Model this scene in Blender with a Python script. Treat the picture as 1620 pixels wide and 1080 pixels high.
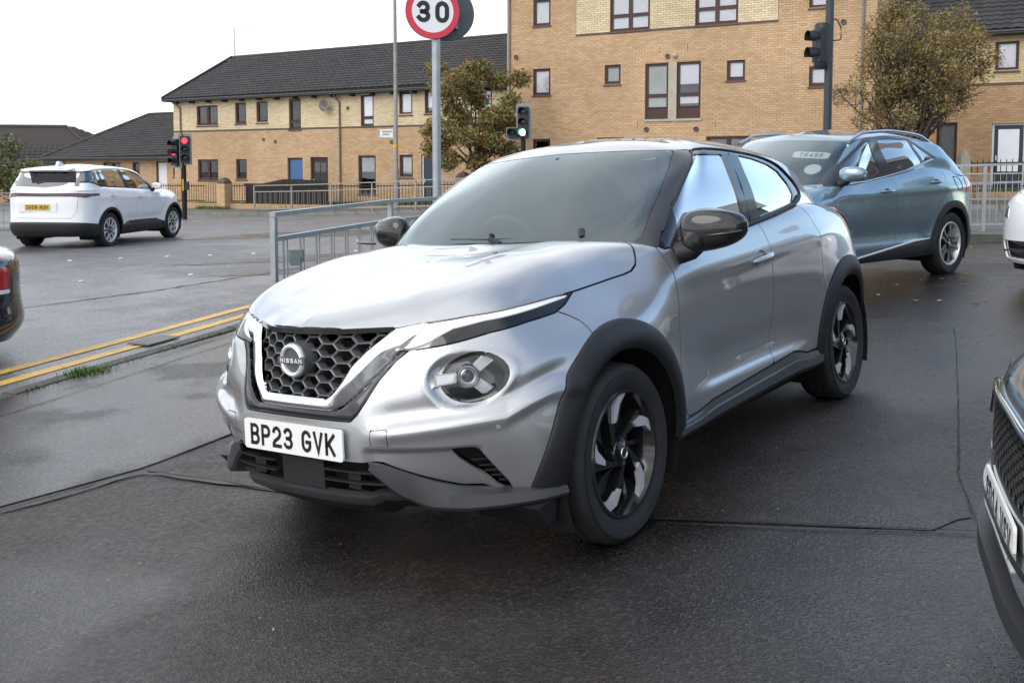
import bpy, bmesh, math, random
import numpy as np
from mathutils import Vector, Matrix
from mathutils.bvhtree import BVHTree
for o in list(bpy.data.objects): bpy.data.objects.remove(o)
random.seed(7); np.random.seed(7)
SC = bpy.context.scene
COL = SC.collection
R = math.radians
# ---------------------------------------------------------------- camera (eye level 1.5 m, tilted 4 degrees down, lens shift as in a cropped picture)
HC = 1.5; FPX = 1553.0; CYPX = 372.0; PITCH = 4.0
cam = bpy.data.cameras.new('camera'); cam_o = bpy.data.objects.new('camera', cam); COL.objects.link(cam_o)
cam.sensor_fit = 'HORIZONTAL'; cam.sensor_width = 36.0; cam.lens = 36.0 * FPX / 1620
cam.shift_y = (CYPX - 540) / 1620.0
cam.clip_start = .05; cam.clip_end = 2000
cam_o.location = (0, 0, HC); cam_o.rotation_euler = (R(90 - PITCH), 0, 0)
SC.camera = cam_o
# ---------------------------------------------------------------- sky, sun, exposure
SUN_EL, SUN_AZ = 38.0, 225.0          # azimuth clockwise from +Y (the view direction)
def make_world():
    w = bpy.data.worlds.new('World'); SC.world = w; w.use_nodes = True
    nt = w.node_tree; nt.nodes.clear(); N = nt.nodes.new; L = nt.links.new
    out = N('ShaderNodeOutputWorld'); bg = N('ShaderNodeBackground'); sky = N('ShaderNodeTexSky')
    sky.sky_type = 'NISHITA'; sky.sun_disc = False; sky.sun_elevation = R(SUN_EL); sky.sun_rotation = R(SUN_AZ)
    sky.air_density = 1.2; sky.dust_density = 1.0
    tc = N('ShaderNodeTexCoord')
    # clouds laid on a plane overhead: direction / height
    sep = N('ShaderNodeSeparateXYZ'); L(tc.outputs['Generated'], sep.inputs[0])
    mx = N('ShaderNodeMath'); mx.operation = 'MAXIMUM'; mx.inputs[1].default_value = .0; L(sep.outputs['Z'], mx.inputs[0])
    ad = N('ShaderNodeMath'); ad.operation = 'ADD'; ad.inputs[1].default_value = .16; L(mx.outputs[0], ad.inputs[0])
    dv = N('ShaderNodeVectorMath'); dv.operation = 'DIVIDE'; L(tc.outputs['Generated'], dv.inputs[0])
    cb = N('ShaderNodeCombineXYZ'); L(ad.outputs[0], cb.inputs[0]); L(ad.outputs[0], cb.inputs[1]); L(ad.outputs[0], cb.inputs[2]); L(cb.outputs[0], dv.inputs[1])
    mp = N('ShaderNodeMapping'); mp.inputs['Location'].default_value = (3.1, 7.7, 0.4); mp.inputs['Rotation'].default_value = (0, 0, R(-40)); L(dv.outputs[0], mp.inputs['Vector'])
    n1 = N('ShaderNodeTexNoise'); n1.inputs['Scale'].default_value = .55; n1.inputs['Detail'].default_value = 7; n1.inputs['Roughness'].default_value = .55; L(mp.outputs[0], n1.inputs['Vector'])
    # cloud cover thickens towards the left of the view and breaks up to the right
    dt = N('ShaderNodeVectorMath'); dt.operation = 'DOT_PRODUCT'; dt.inputs[1].default_value = (-.90, -.12, 0); L(tc.outputs['Generated'], dt.inputs[0])
    ma = N('ShaderNodeMath'); ma.operation = 'MULTIPLY_ADD'; ma.inputs[1].default_value = .20; L(dt.outputs['Value'], ma.inputs[0]); L(n1.outputs['Fac'], ma.inputs[2])
    r1 = N('ShaderNodeValToRGB'); r1.color_ramp.elements[0].position = .37; r1.color_ramp.elements[1].position = .55; L(ma.outputs[0], r1.inputs[0])
    n2 = N('ShaderNodeTexNoise'); n2.inputs['Scale'].default_value = 1.3; n2.inputs['Detail'].default_value = 5; L(mp.outputs[0], n2.inputs['Vector'])
    r2 = N('ShaderNodeValToRGB'); r2.color_ramp.elements[0].position = .3; r2.color_ramp.elements[1].position = .7
    r2.color_ramp.elements[0].color = (3.1, 3.3, 3.65, 1); r2.color_ramp.elements[1].color = (7.0, 7.15, 7.4, 1); L(n2.outputs['Fac'], r2.inputs[0])
    mix = N('ShaderNodeMix'); mix.data_type = 'RGBA'
    L(r1.outputs['Color'], mix.inputs[0]); L(sky.outputs[0], mix.inputs[6]); L(r2.outputs['Color'], mix.inputs[7])
    L(mix.outputs[2], bg.inputs['Color']); bg.inputs['Strength'].default_value = .15
    L(bg.outputs[0], out.inputs['Surface'])
make_world()
sun = bpy.data.lights.new('sun', 'SUN'); sun.energy = .8; sun.angle = R(45); sun.color = (1, .96, .9)
sun_o = bpy.data.objects.new('sun', sun); COL.objects.link(sun_o)
sun_o.rotation_euler = (R(90 - SUN_EL), 0, R(180 - SUN_AZ))
vs = SC.view_settings; vs.view_transform = 'Standard'; vs.look = 'None'; vs.gamma = 1; vs.exposure = .98; vs.use_curve_mapping = False
# ---------------------------------------------------------------- helpers: meshes, things, materials
def new_mesh(name, V, F):
    """V (n,3) array, F: (m,k) array or list of polygons"""
    me = bpy.data.meshes.new(name)
    V = np.asarray(V, np.float32)
    if isinstance(F, np.ndarray) and F.ndim == 2:
        k = F.shape[1]; m = len(F); idx = F.astype(np.int32).ravel(); st = np.arange(m, dtype=np.int32) * k
    else:
        ln = np.array([len(f) for f in F], np.int32); idx = np.array([i for f in F for i in f], np.int32); m = len(F)
        st = np.r_[0, np.cumsum(ln)[:-1]].astype(np.int32)
    me.vertices.add(len(V)); me.vertices.foreach_set('co', V.ravel())
    me.loops.add(len(idx)); me.loops.foreach_set('vertex_index', idx)
    me.polygons.add(m); me.polygons.foreach_set('loop_start', st)
    me.update(calc_edges=True); me.validate()
    return me
def obj(name, V, F, mat, parent=None, smooth=None):
    """link ONE mesh object; smooth = sharp-edge angle in degrees (None: flat)"""
    me = new_mesh(name, V, F)
    me.materials.append(mat)
    if smooth is not None:
        me.polygons.foreach_set('use_smooth', np.ones(len(me.polygons), bool))
        if smooth < 180: me.set_sharp_from_angle(angle=R(smooth))
    else: me.polygons.foreach_set('use_smooth', np.zeros(len(me.polygons), bool))
    o = bpy.data.objects.new(name, me); COL.objects.link(o)
    if parent is not None: o.parent = parent
    return o
def tag(o, label=None, cat=None, group=None, kind=None):
    if label: o['label'] = label
    if cat: o['category'] = cat
    if group: o['group'] = group
    if kind: o['kind'] = kind
    return o
def thing(name, label, cat, loc=(0, 0, 0), rz=0.0, group=None):
    o = bpy.data.objects.new(name, None); COL.objects.link(o); o.empty_display_size = .2
    o.location = loc; o.rotation_euler = (0, 0, rz)
    return tag(o, label, cat, group)
def link_copy(src, parent=None, loc=None, rot=None, name=None):
    c = src.copy(); COL.objects.link(c)
    if parent is not None: c.parent = parent
    if loc is not None: c.location = loc
    if rot is not None: c.rotation_euler = rot
    return c
def copy_tree(src, parent=None):
    c = src.copy(); COL.objects.link(c); c.parent = parent
    for ch in list(src.children): copy_tree(ch, c)
    return c
class MB:
    """collects simple solids into one mesh"""
    def __init__(s): s.V = []; s.F = []
    def add(s, V, F):
        n = len(s.V); s.V += [tuple(v) for v in V]; s.F += [tuple(i + n for i in f) for f in F]; return s
    def box(s, lo, hi, M=None):
        (a, b, c), (d, e, f) = lo, hi
        V = [(a,b,c),(d,b,c),(d,e,c),(a,e,c),(a,b,f),(d,b,f),(d,e,f),(a,e,f)]
        if M is not None: V = [M @ Vector(v) for v in V]
        return s.add(V, [(0,3,2,1),(4,5,6,7),(0,1,5,4),(1,2,6,5),(2,3,7,6),(3,0,4,7)])
    def bar(s, p, q, w, h, up=(0, 0, 1)):
        """box section w x h from p to q"""
        p = Vector(p); q = Vector(q); d = (q - p).normalized(); u = Vector(up); sd = d.cross(u)
        if sd.length < 1e-4: sd = d.cross(Vector((1, 0, 0)))
        sd.normalize(); u = sd.cross(d)
        V = []
        for c in (p, q):
            for a, b in ((-1,-1),(1,-1),(1,1),(-1,1)): V.append(c + sd*(a*w/2) + u*(b*h/2))
        return s.add(V, [(0,1,2,3),(7,6,5,4),(0,4,5,1),(1,5,6,2),(2,6,7,3),(3,7,4,0)])
    def tube(s, pts, r, n=10, cap=True):
        """round tube through pts; r a number or a list"""
        pts = [Vector(p) for p in pts]; rr = r if isinstance(r, (list, tuple)) else [r]*len(pts)
        ref = Vector((0,0,1)); V = []; F = []
        for i, p in enumerate(pts):
            d = (pts[min(i+1, len(pts)-1)] - pts[max(i-1, 0)]).normalized()
            a = d.cross(ref)
            if a.length < 1e-3: a = d.cross(Vector((1, 0, 0)))
            a.normalize(); b = a.cross(d)
            for k in range(n):
                t = 2*math.pi*k/n; V.append(p + (a*math.cos(t) + b*math.sin(t))*rr[i])
        for i in range(len(pts)-1):
            for k in range(n):
                k2 = (k+1) % n; F.append((i*n+k, i*n+k2, (i+1)*n+k2, (i+1)*n+k))
        if cap: F.append(tuple(range(n-1, -1, -1))); F.append(tuple((len(pts)-1)*n + k for k in range(n)))
        return s.add(V, F)
    def prism(s, poly, a, b, f):
        """polygon extruded between depths a and b; f(u, v, d) -> point"""
        n = len(poly); V = [f(u, v, a) for u, v in poly] + [f(u, v, b) for u, v in poly]
        F = [tuple(range(n-1, -1, -1)), tuple(range(n, 2*n))] + [(i, (i+1) % n, n+(i+1) % n, n+i) for i in range(n)]
        return s.add(V, F)
    def lathe(s, prof, n=32, axis='z', cen=(0,0,0), closed=False):
        """profile of (radius, height) turned round an axis"""
        V = []; m = len(prof); c = Vector(cen)
        for k in range(n):
            t = 2*math.pi*k/n; ct, st = math.cos(t), math.sin(t)
            for r, h in prof:
                v = {'z': (r*ct, r*st, h), 'y': (-r*st, h, r*ct), 'x': (h, r*ct, r*st)}[axis]
                V.append(c + Vector(v))
        F = []
        for k in range(n):
            k2 = (k+1) % n
            for i in range(m if closed else m-1):
                j = (i+1) % m; F.append((k*m+i, k2*m+i, k2*m+j, k*m+j))
        return s.add(V, F)
    def build(s, name, mat, parent=None, smooth=None, M=None):
        V = np.array([tuple(v) for v in s.V], float)
        if M is not None: V = np.array([tuple(M @ Vector(v)) for v in V])
        o = obj(name, V, s.F, mat, parent, smooth); fix_normals(o.data); return o
def fix_normals(me):
    bm = bmesh.new(); bm.from_mesh(me); bmesh.ops.recalc_face_normals(bm, faces=bm.faces); bm.to_mesh(me); me.update(); bm.free()

MATS = {}
def mat(name, col, rough=.5, metal=0.0, coat=0.0, spec=.5, noise=0.0, nscale=6.0, bump=0.0, bscale=60.0, emit=None, estr=0.0, trans=0.0, ior=1.45, alpha=1.0, rvar=0.0, coatr=.03):
    m = bpy.data.materials.new(name); m.use_nodes = True; nt = m.node_tree; N = nt.nodes.new; L = nt.links.new
    b = nt.nodes['Principled BSDF']; MATS[name] = m
    col = tuple(col) + (1,) if len(col) == 3 else col
    b.inputs['Base Color'].default_value = col; b.inputs['Roughness'].default_value = rough; b.inputs['Metallic'].default_value = metal
    b.inputs['Coat Weight'].default_value = coat; b.inputs['Coat Roughness'].default_value = coatr
    b.inputs['Specular IOR Level'].default_value = spec; b.inputs['IOR'].default_value = ior
    b.inputs['Transmission Weight'].default_value = trans; b.inputs['Alpha'].default_value = alpha
    if emit: b.inputs['Emission Color'].default_value = tuple(emit) + (1,); b.inputs['Emission Strength'].default_value = estr
    tc = None
    def coord():
        nonlocal tc
        if tc is None: tc = N('ShaderNodeTexCoord')
        return tc.outputs['Object']
    if noise or rvar:
        n = N('ShaderNodeTexNoise'); n.inputs['Scale'].default_value = nscale; n.inputs['Detail'].default_value = 6; n.inputs['Roughness'].default_value = .6; L(coord(), n.inputs['Vector'])
        if noise:
            mr = N('ShaderNodeMapRange'); mr.inputs['From Min'].default_value = .25; mr.inputs['From Max'].default_value = .75
            mr.inputs['To Min'].default_value = 1 - noise; mr.inputs['To Max'].default_value = 1 + noise; L(n.outputs['Fac'], mr.inputs['Value'])
            vm = N('ShaderNodeVectorMath'); vm.operation = 'SCALE'; vm.inputs[0].default_value = col[:3]; L(mr.outputs[0], vm.inputs['Scale']); L(vm.outputs[0], b.inputs['Base Color'])
        if rvar:
            mr = N('ShaderNodeMapRange'); mr.inputs['From Min'].default_value = .3; mr.inputs['From Max'].default_value = .7
            mr.inputs['To Min'].default_value = max(0, rough - rvar); mr.inputs['To Max'].default_value = min(1, rough + rvar); L(n.outputs['Fac'], mr.inputs['Value']); L(mr.outputs[0], b.inputs['Roughness'])
    if bump:
        n = N('ShaderNodeTexNoise'); n.inputs['Scale'].default_value = bscale; n.inputs['Detail'].default_value = 4; L(coord(), n.inputs['Vector'])
        bp = N('ShaderNodeBump'); bp.inputs['Strength'].default_value = bump; bp.inputs['Distance'].default_value = .004; L(n.outputs['Fac'], bp.inputs['Height']); L(bp.outputs[0], b.inputs['Normal'])
    return m
def glass_mat(name, tint, refl=1.0, rough=0.0, rcol=(1, 1, 1)):
    """thin window pane: clear tinted sheet with a Fresnel mirror on it"""
    m = bpy.data.materials.new(name); m.use_nodes = True; nt = m.node_tree; nt.nodes.clear(); N = nt.nodes.new; L = nt.links.new
    out = N('ShaderNodeOutputMaterial'); tr = N('ShaderNodeBsdfTransparent'); gl = N('ShaderNodeBsdfGlossy'); mx = N('ShaderNodeMixShader'); fr = N('ShaderNodeFresnel')
    tr.inputs['Color'].default_value = tuple(tint) + (1,); gl.inputs['Roughness'].default_value = rough; gl.inputs['Color'].default_value = tuple(rcol) + (1,); fr.inputs['IOR'].default_value = 1.5
    ml = N('ShaderNodeMath'); ml.operation = 'MULTIPLY'; ml.use_clamp = True; ml.inputs[1].default_value = refl; L(fr.outputs[0], ml.inputs[0])
    L(ml.outputs[0], mx.inputs[0]); L(tr.outputs[0], mx.inputs[1]); L(gl.outputs[0], mx.inputs[2]); L(mx.outputs[0], out.inputs['Surface'])
    MATS[name] = m; return m
# ---------------------------------------------------------------- surface kernel (numpy)
def _spl(t, P, tt):
    # C2 natural cubic spline through P (n,d) at knots t, evaluated at tt
    n = len(t); h = np.diff(t); A = np.zeros((n, n)); B = np.zeros((n, P.shape[1]))
    A[0, 0] = A[-1, -1] = 1.0
    for i in range(1, n - 1):
        A[i, i-1] = h[i-1]; A[i, i] = 2 * (h[i-1] + h[i]); A[i, i+1] = h[i]
        B[i] = 6 * ((P[i+1] - P[i]) / h[i] - (P[i] - P[i-1]) / h[i-1])
    M = np.linalg.solve(A, B)
    k = np.clip(np.searchsorted(t, tt) - 1, 0, n - 2); hk = h[k][:, None]
    a = ((t[k+1] - tt)[:, None]) / hk; b = 1 - a
    return a * P[k] + b * P[k+1] + ((a**3 - a) * M[k] + (b**3 - b) * M[k+1]) * hk**2 / 6

def sheet_grid(C, useg, vseg, smooth=12, sym=True):
    """C (cols,rows,3) control net of half a car body -> fine grid (nu,nv,3). useg/vseg: subdivisions per interval"""
    C = np.asarray(C, float); nc, nr, _ = C.shape
    def knots(D):
        d = np.linalg.norm(np.diff(D, axis=0), axis=-1); d = np.sqrt(np.mean(d**2, axis=1) + 1e-6)
        return np.r_[0, np.cumsum(d)]
    if sym:   # ghost columns mirrored through the centre plane
        m = np.array([1, -1, 1.0]); E = np.concatenate([C[2:0:-1] * m, C, C[-2:-4:-1] * m])
        tu = knots(E)
        ofs = 2
    else:
        E = C; tu = knots(E); ofs = 0
    us = np.concatenate([np.linspace(tu[ofs+i], tu[ofs+i+1], useg[i], endpoint=False) for i in range(nc-1)] + [[tu[ofs+nc-1]]])
    G = _spl(tu, E.reshape(len(E), -1), us).reshape(len(us), nr, 3)
    tv = knots(np.swapaxes(C, 0, 1))
    vs = np.concatenate([np.linspace(tv[i], tv[i+1], vseg[i], endpoint=False) for i in range(nr-1)] + [[tv[-1]]])
    G = np.swapaxes(G, 0, 1).reshape(nr, -1)
    G = _spl(tv, G, vs).reshape(len(vs), len(us), 3).swapaxes(0, 1).copy()
    for _ in range(smooth):
        if sym:
            m = np.array([1, -1, 1.0]); H = np.concatenate([G[1:2] * m, G, G[-2:-1] * m])
            G = .25 * H[:-2] + .5 * H[1:-1] + .25 * H[2:]
        else:
            G[1:-1] = .25 * G[:-2] + .5 * G[1:-1] + .25 * G[2:]
        G[:, 1:-1] = .25 * G[:, :-2] + .5 * G[:, 1:-1] + .25 * G[:, 2:]
    if sym: G[0, :, 1] = 0; G[-1, :, 1] = 0
    return G

def grid_normals(G):
    du = np.gradient(G, axis=0); dv = np.gradient(G, axis=1)
    n = np.cross(du, dv); n /= np.linalg.norm(n, axis=-1, keepdims=True) + 1e-12
    return n

class Sheet:
    """triangle sheet: A = (n,9) pos, normal, rest position ; F = (m,3)"""
    def __init__(s, A, F): s.A = A; s.F = F
    @property
    def P(s): return s.A[:, :3]
    @property
    def N(s): return s.A[:, 3:6]
    @property
    def R(s): return s.A[:, 6:9]
    @staticmethod
    def from_grid(G, flip=False):
        nu, nv, _ = G.shape; N = grid_normals(G)
        if flip: N = -N
        idx = np.arange(nu * nv).reshape(nu, nv)
        a, b, c, d = idx[:-1, :-1].ravel(), idx[1:, :-1].ravel(), idx[1:, 1:].ravel(), idx[:-1, 1:].ravel()
        F = np.concatenate([np.stack([a, b, c], 1), np.stack([a, c, d], 1)])
        if flip: F = F[:, ::-1]
        P = G.reshape(-1, 3)
        return Sheet(np.concatenate([P, N.reshape(-1, 3), P], 1), F)
    def copy(s): return Sheet(s.A.copy(), s.F.copy())
    def compact(s):
        u, inv = np.unique(s.F, return_inverse=True)
        return Sheet(s.A[u], inv.reshape(-1, 3))
    def clip(s, fld):
        """keep where fld(sheet) >= 0"""
        v = np.asarray(fld(s) if callable(fld) else fld, float).copy()
        v[np.abs(v) < 2e-5] = 2e-5
        ins = v > 0; F = s.F; k = ins[F].sum(1)
        keep = F[k == 3]; out = [keep]; A = s.A
        E0 = []; 
        part = F[(k == 1) | (k == 2)]
        if len(part):
            kk = ins[part].sum(1)
            one = kk == 1
            odd = np.where(one[:, None], ins[part], ~ins[part]).argmax(1)
            r = np.arange(len(part))
            a = part[r, odd]; b = part[r, (odd + 1) % 3]; c = part[r, (odd + 2) % 3]
            def cut(p, q):
                lo = np.minimum(p, q); hi = np.maximum(p, q)
                return lo.astype(np.int64) * (len(A) + 1) + hi
            kab = cut(a, b); kac = cut(a, c)
            uq, inv = np.unique(np.r_[kab, kac], return_inverse=True)
            lo = uq // (len(A) + 1); hi = uq % (len(A) + 1)
            t = (v[lo] / (v[lo] - v[hi]))[:, None]
            new = A[lo] * (1 - t) + A[hi] * t
            n0 = len(A); A = np.concatenate([A, new])
            iab = n0 + inv[:len(a)]; iac = n0 + inv[len(a):]
            o = one
            out.append(np.stack([a[o], iab[o], iac[o]], 1))
            o = ~one
            out.append(np.stack([iab[o], b[o], c[o]], 1)); out.append(np.stack([iab[o], c[o], iac[o]], 1))
        F = np.concatenate(out)
        F = F[(F[:, 0] != F[:, 1]) & (F[:, 1] != F[:, 2]) & (F[:, 0] != F[:, 2])]
        if len(F) == 0: return Sheet(A[:0], F)
        return Sheet(A, F).compact()
    def offset(s, d):
        A = s.A.copy(); d = np.asarray(d(s) if callable(d) else d, float)
        A[:, :3] += A[:, 3:6] * (d[:, None] if d.ndim else d)
        return Sheet(A, s.F)
    def renormal(s):
        """recompute vertex normals from the (displaced) triangles"""
        P = s.P; a, b, c = P[s.F[:, 0]], P[s.F[:, 1]], P[s.F[:, 2]]
        fn = np.cross(b - a, c - a); N = np.zeros_like(P)
        for k in range(3): np.add.at(N, s.F[:, k], fn)
        N /= np.linalg.norm(N, axis=1, keepdims=True) + 1e-12
        A = s.A.copy(); A[:, 3:6] = N
        return Sheet(A, s.F)
    def mirror(s):
        A = s.A.copy(); A[:, [1, 4, 7]] *= -1
        return Sheet(A, s.F[:, ::-1])
    def both(s):
        """join with the mirrored half, welding the seam at y = 0"""
        n = len(s.A); m = s.mirror()
        seam = np.abs(s.A[:, 1]) < 1e-4
        mp = np.where(seam, np.arange(n), np.arange(n) + n)
        A = np.concatenate([s.A, m.A]); A[:n][seam, 1] = 0; A[:n][seam, 4] = 0
        return Sheet(A, np.concatenate([s.F, mp[m.F]])).compact()
    def boundary(s):
        F = s.F; e = np.concatenate([F[:, [0, 1]], F[:, [1, 2]], F[:, [2, 0]]])
        key = np.sort(e, 1); key = key[:, 0].astype(np.int64) * (len(s.A) + 1) + key[:, 1]
        u, i, c = np.unique(key, return_index=True, return_counts=True)
        return e[i[c == 1]]
    def arrays(s, rim=0.0, seam=True, rimfun=None):
        """verts, tris, with a rim of depth `rim` turned inwards along the border (own vertices: a sharp edge)"""
        V = s.P; T = s.F
        if rim:
            e = s.boundary()
            if seam: e = e[~((np.abs(V[e[:, 0], 1]) < 1e-4) & (np.abs(V[e[:, 1], 1]) < 1e-4))]
            u, inv = np.unique(e, return_inverse=True); e2 = inv.reshape(-1, 2)
            top = V[u]; bot = V[u] - s.N[u] * rim
            n0 = len(V); k = len(u)
            V = np.concatenate([V, top, bot])
            a, b = e2[:, 0] + n0, e2[:, 1] + n0
            T = np.concatenate([T, np.stack([b, a, a + k], 1), np.stack([b, a + k, b + k], 1)])
        return V, T

def sd_poly(p, poly):
    """signed distance to a closed polygon, positive inside"""
    poly = np.asarray(poly, float); q = np.roll(poly, -1, 0)
    d2 = np.full(len(p), 1e18); wn = np.zeros(len(p), int)
    for a, b in zip(poly, q):
        e = b - a; w = p - a; L = e @ e + 1e-18
        t = np.clip((w @ e) / L, 0, 1); dd = w - t[:, None] * e
        d2 = np.minimum(d2, (dd * dd).sum(1))
        cr = e[0] * w[:, 1] - e[1] * w[:, 0]
        wn += ((a[1] <= p[:, 1]) & (b[1] > p[:, 1]) & (cr > 0)).astype(int)
        wn -= ((a[1] > p[:, 1]) & (b[1] <= p[:, 1]) & (cr < 0)).astype(int)
    d = np.sqrt(d2)
    return np.where(wn != 0, d, -d)
def sd_line(p, pts):
    """unsigned distance to an open polyline"""
    pts = np.asarray(pts, float); d2 = np.full(len(p), 1e18)
    for a, b in zip(pts[:-1], pts[1:]):
        e = b - a; w = p - a; t = np.clip((w @ e) / (e @ e + 1e-18), 0, 1); dd = w - t[:, None] * e
        d2 = np.minimum(d2, (dd * dd).sum(1))
    return np.sqrt(d2)
def chaikin(poly, n=2, closed=True, w=.25):
    P = np.asarray(poly, float)
    for _ in range(n):
        if closed:
            Q = np.roll(P, -1, 0); P = np.stack([P * (1-w) + Q * w, P * w + Q * (1-w)], 1).reshape(-1, P.shape[1])
        else:
            Q = np.stack([P[:-1] * (1-w) + P[1:] * w, P[:-1] * w + P[1:] * (1-w)], 1).reshape(-1, P.shape[1])
            P = np.concatenate([P[:1], Q, P[-1:]])
    return P
def sstep(a, b, x):
    t = np.clip((x - a) / (b - a), 0, 1); return t * t * (3 - 2 * t)
SIDE = lambda s: s.R[:, [0, 2]]
FRONT = lambda s: s.R[:, [1, 2]]
PLAN = lambda s: s.R[:, [0, 1]]
def inside(proj, poly, gap=0.0): return lambda s: sd_poly(proj(s), poly) - gap
def outside(proj, poly, gap=0.0): return lambda s: -sd_poly(proj(s), poly) - gap
# ---------------------------------------------------------------- the ground: one smooth height field through levelled points
def lot_plane(x, y): return .0245 + .0612*(x + .248) - .02333*(y - 4.16)
_gp = [(x, y, lot_plane(x, y) - .03 + .11*max(0., min(1., (x-1.5)/2.5))*max(0., min(1., (y-6.0)/3.5))) for x in (-1.2, .5, 2.2, 4.0, 5.6) for y in (-4, 0, 3.0, 5.2, 7.5, 9.5, 11.5) if not (x < 0 and y > 6) and not (x < 1 and y > 9)]
_gp += [(8.0, 2.0, .45), (9.0, 8.0, .36), (7.3, 13.5, .26), (3.0, 14.5, .06), (0.0, 13.0, -.05), (-.6, 11.2, -.06), (-1.16, 9.36, -.045), (-1.8, 7.3, -.07), (-2.0, 4.6, -.10), (-2.6, 2.0, -.10), (-2.75, 9.3, -.09), (-3.5, 6.9, -.12), (-4.5, 3.5, -.14),
        (-5.5, 8.5, -.13), (-6.0, 12.0, -.11), (-4.5, 15.0, -.08), (-7.9, 19.0, -.11), (-7.5, 21.7, -.12), (-9.5, 19.2, -.11), (-13, 16, -.12), (-11, 26, -.18), (-10.4, 39.6, -.36), (-5.2, 37, -.20), (-13.5, 42, -.42), (-20, 48, -.5), (-12.5, 36, -.38), (-7.0, 30, -.2),
        (0.0, 34, .08), (4.0, 30.0, .20), (8.0, 26, .32), (12, 24, .42), (16, 22, .50), (14.75, 29, .60), (1, 22, .0), (8.2, 17.2, .26), (12, 14, .38),
        (-40, 60, -1.0), (0, 70, -.2), (40, 60, 1.0), (60, 20, 2.0), (-60, 20, -1.2), (-60, -20, -1.0), (0, -25, .2), (50, -25, 2.0), (-15, -5, -.3), (-20, 30, -.35)]
_gp = np.array(_gp)
def _tps(d2): return .5*d2*np.log(d2 + 1e-9)
def _fit():
    P = _gp[:, :2]; n = len(P); K = _tps(((P[:, None]-P[None])**2).sum(-1)) + np.eye(n)*.02
    A = np.zeros((n+3, n+3)); A[:n, :n] = K; A[:n, n] = 1; A[:n, n+1:] = P; A[n, :n] = 1; A[n+1:, :n] = P.T
    return np.linalg.solve(A, np.r_[_gp[:, 2], 0, 0, 0])
_gw = _fit()
def gza(X, Y):
    X = np.asarray(X, float).ravel(); Y = np.asarray(Y, float).ravel(); P = _gp[:, :2]; n = len(P); out = np.empty(len(X))
    for i in range(0, len(X), 4000):
        q = np.stack([X[i:i+4000], Y[i:i+4000]], 1)
        out[i:i+4000] = _tps(((q[:, None]-P[None])**2).sum(-1)) @ _gw[:n] + _gw[n] + q @ _gw[n+1:]
    return out
def gz(x, y): return float(gza([x], [y])[0])
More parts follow.
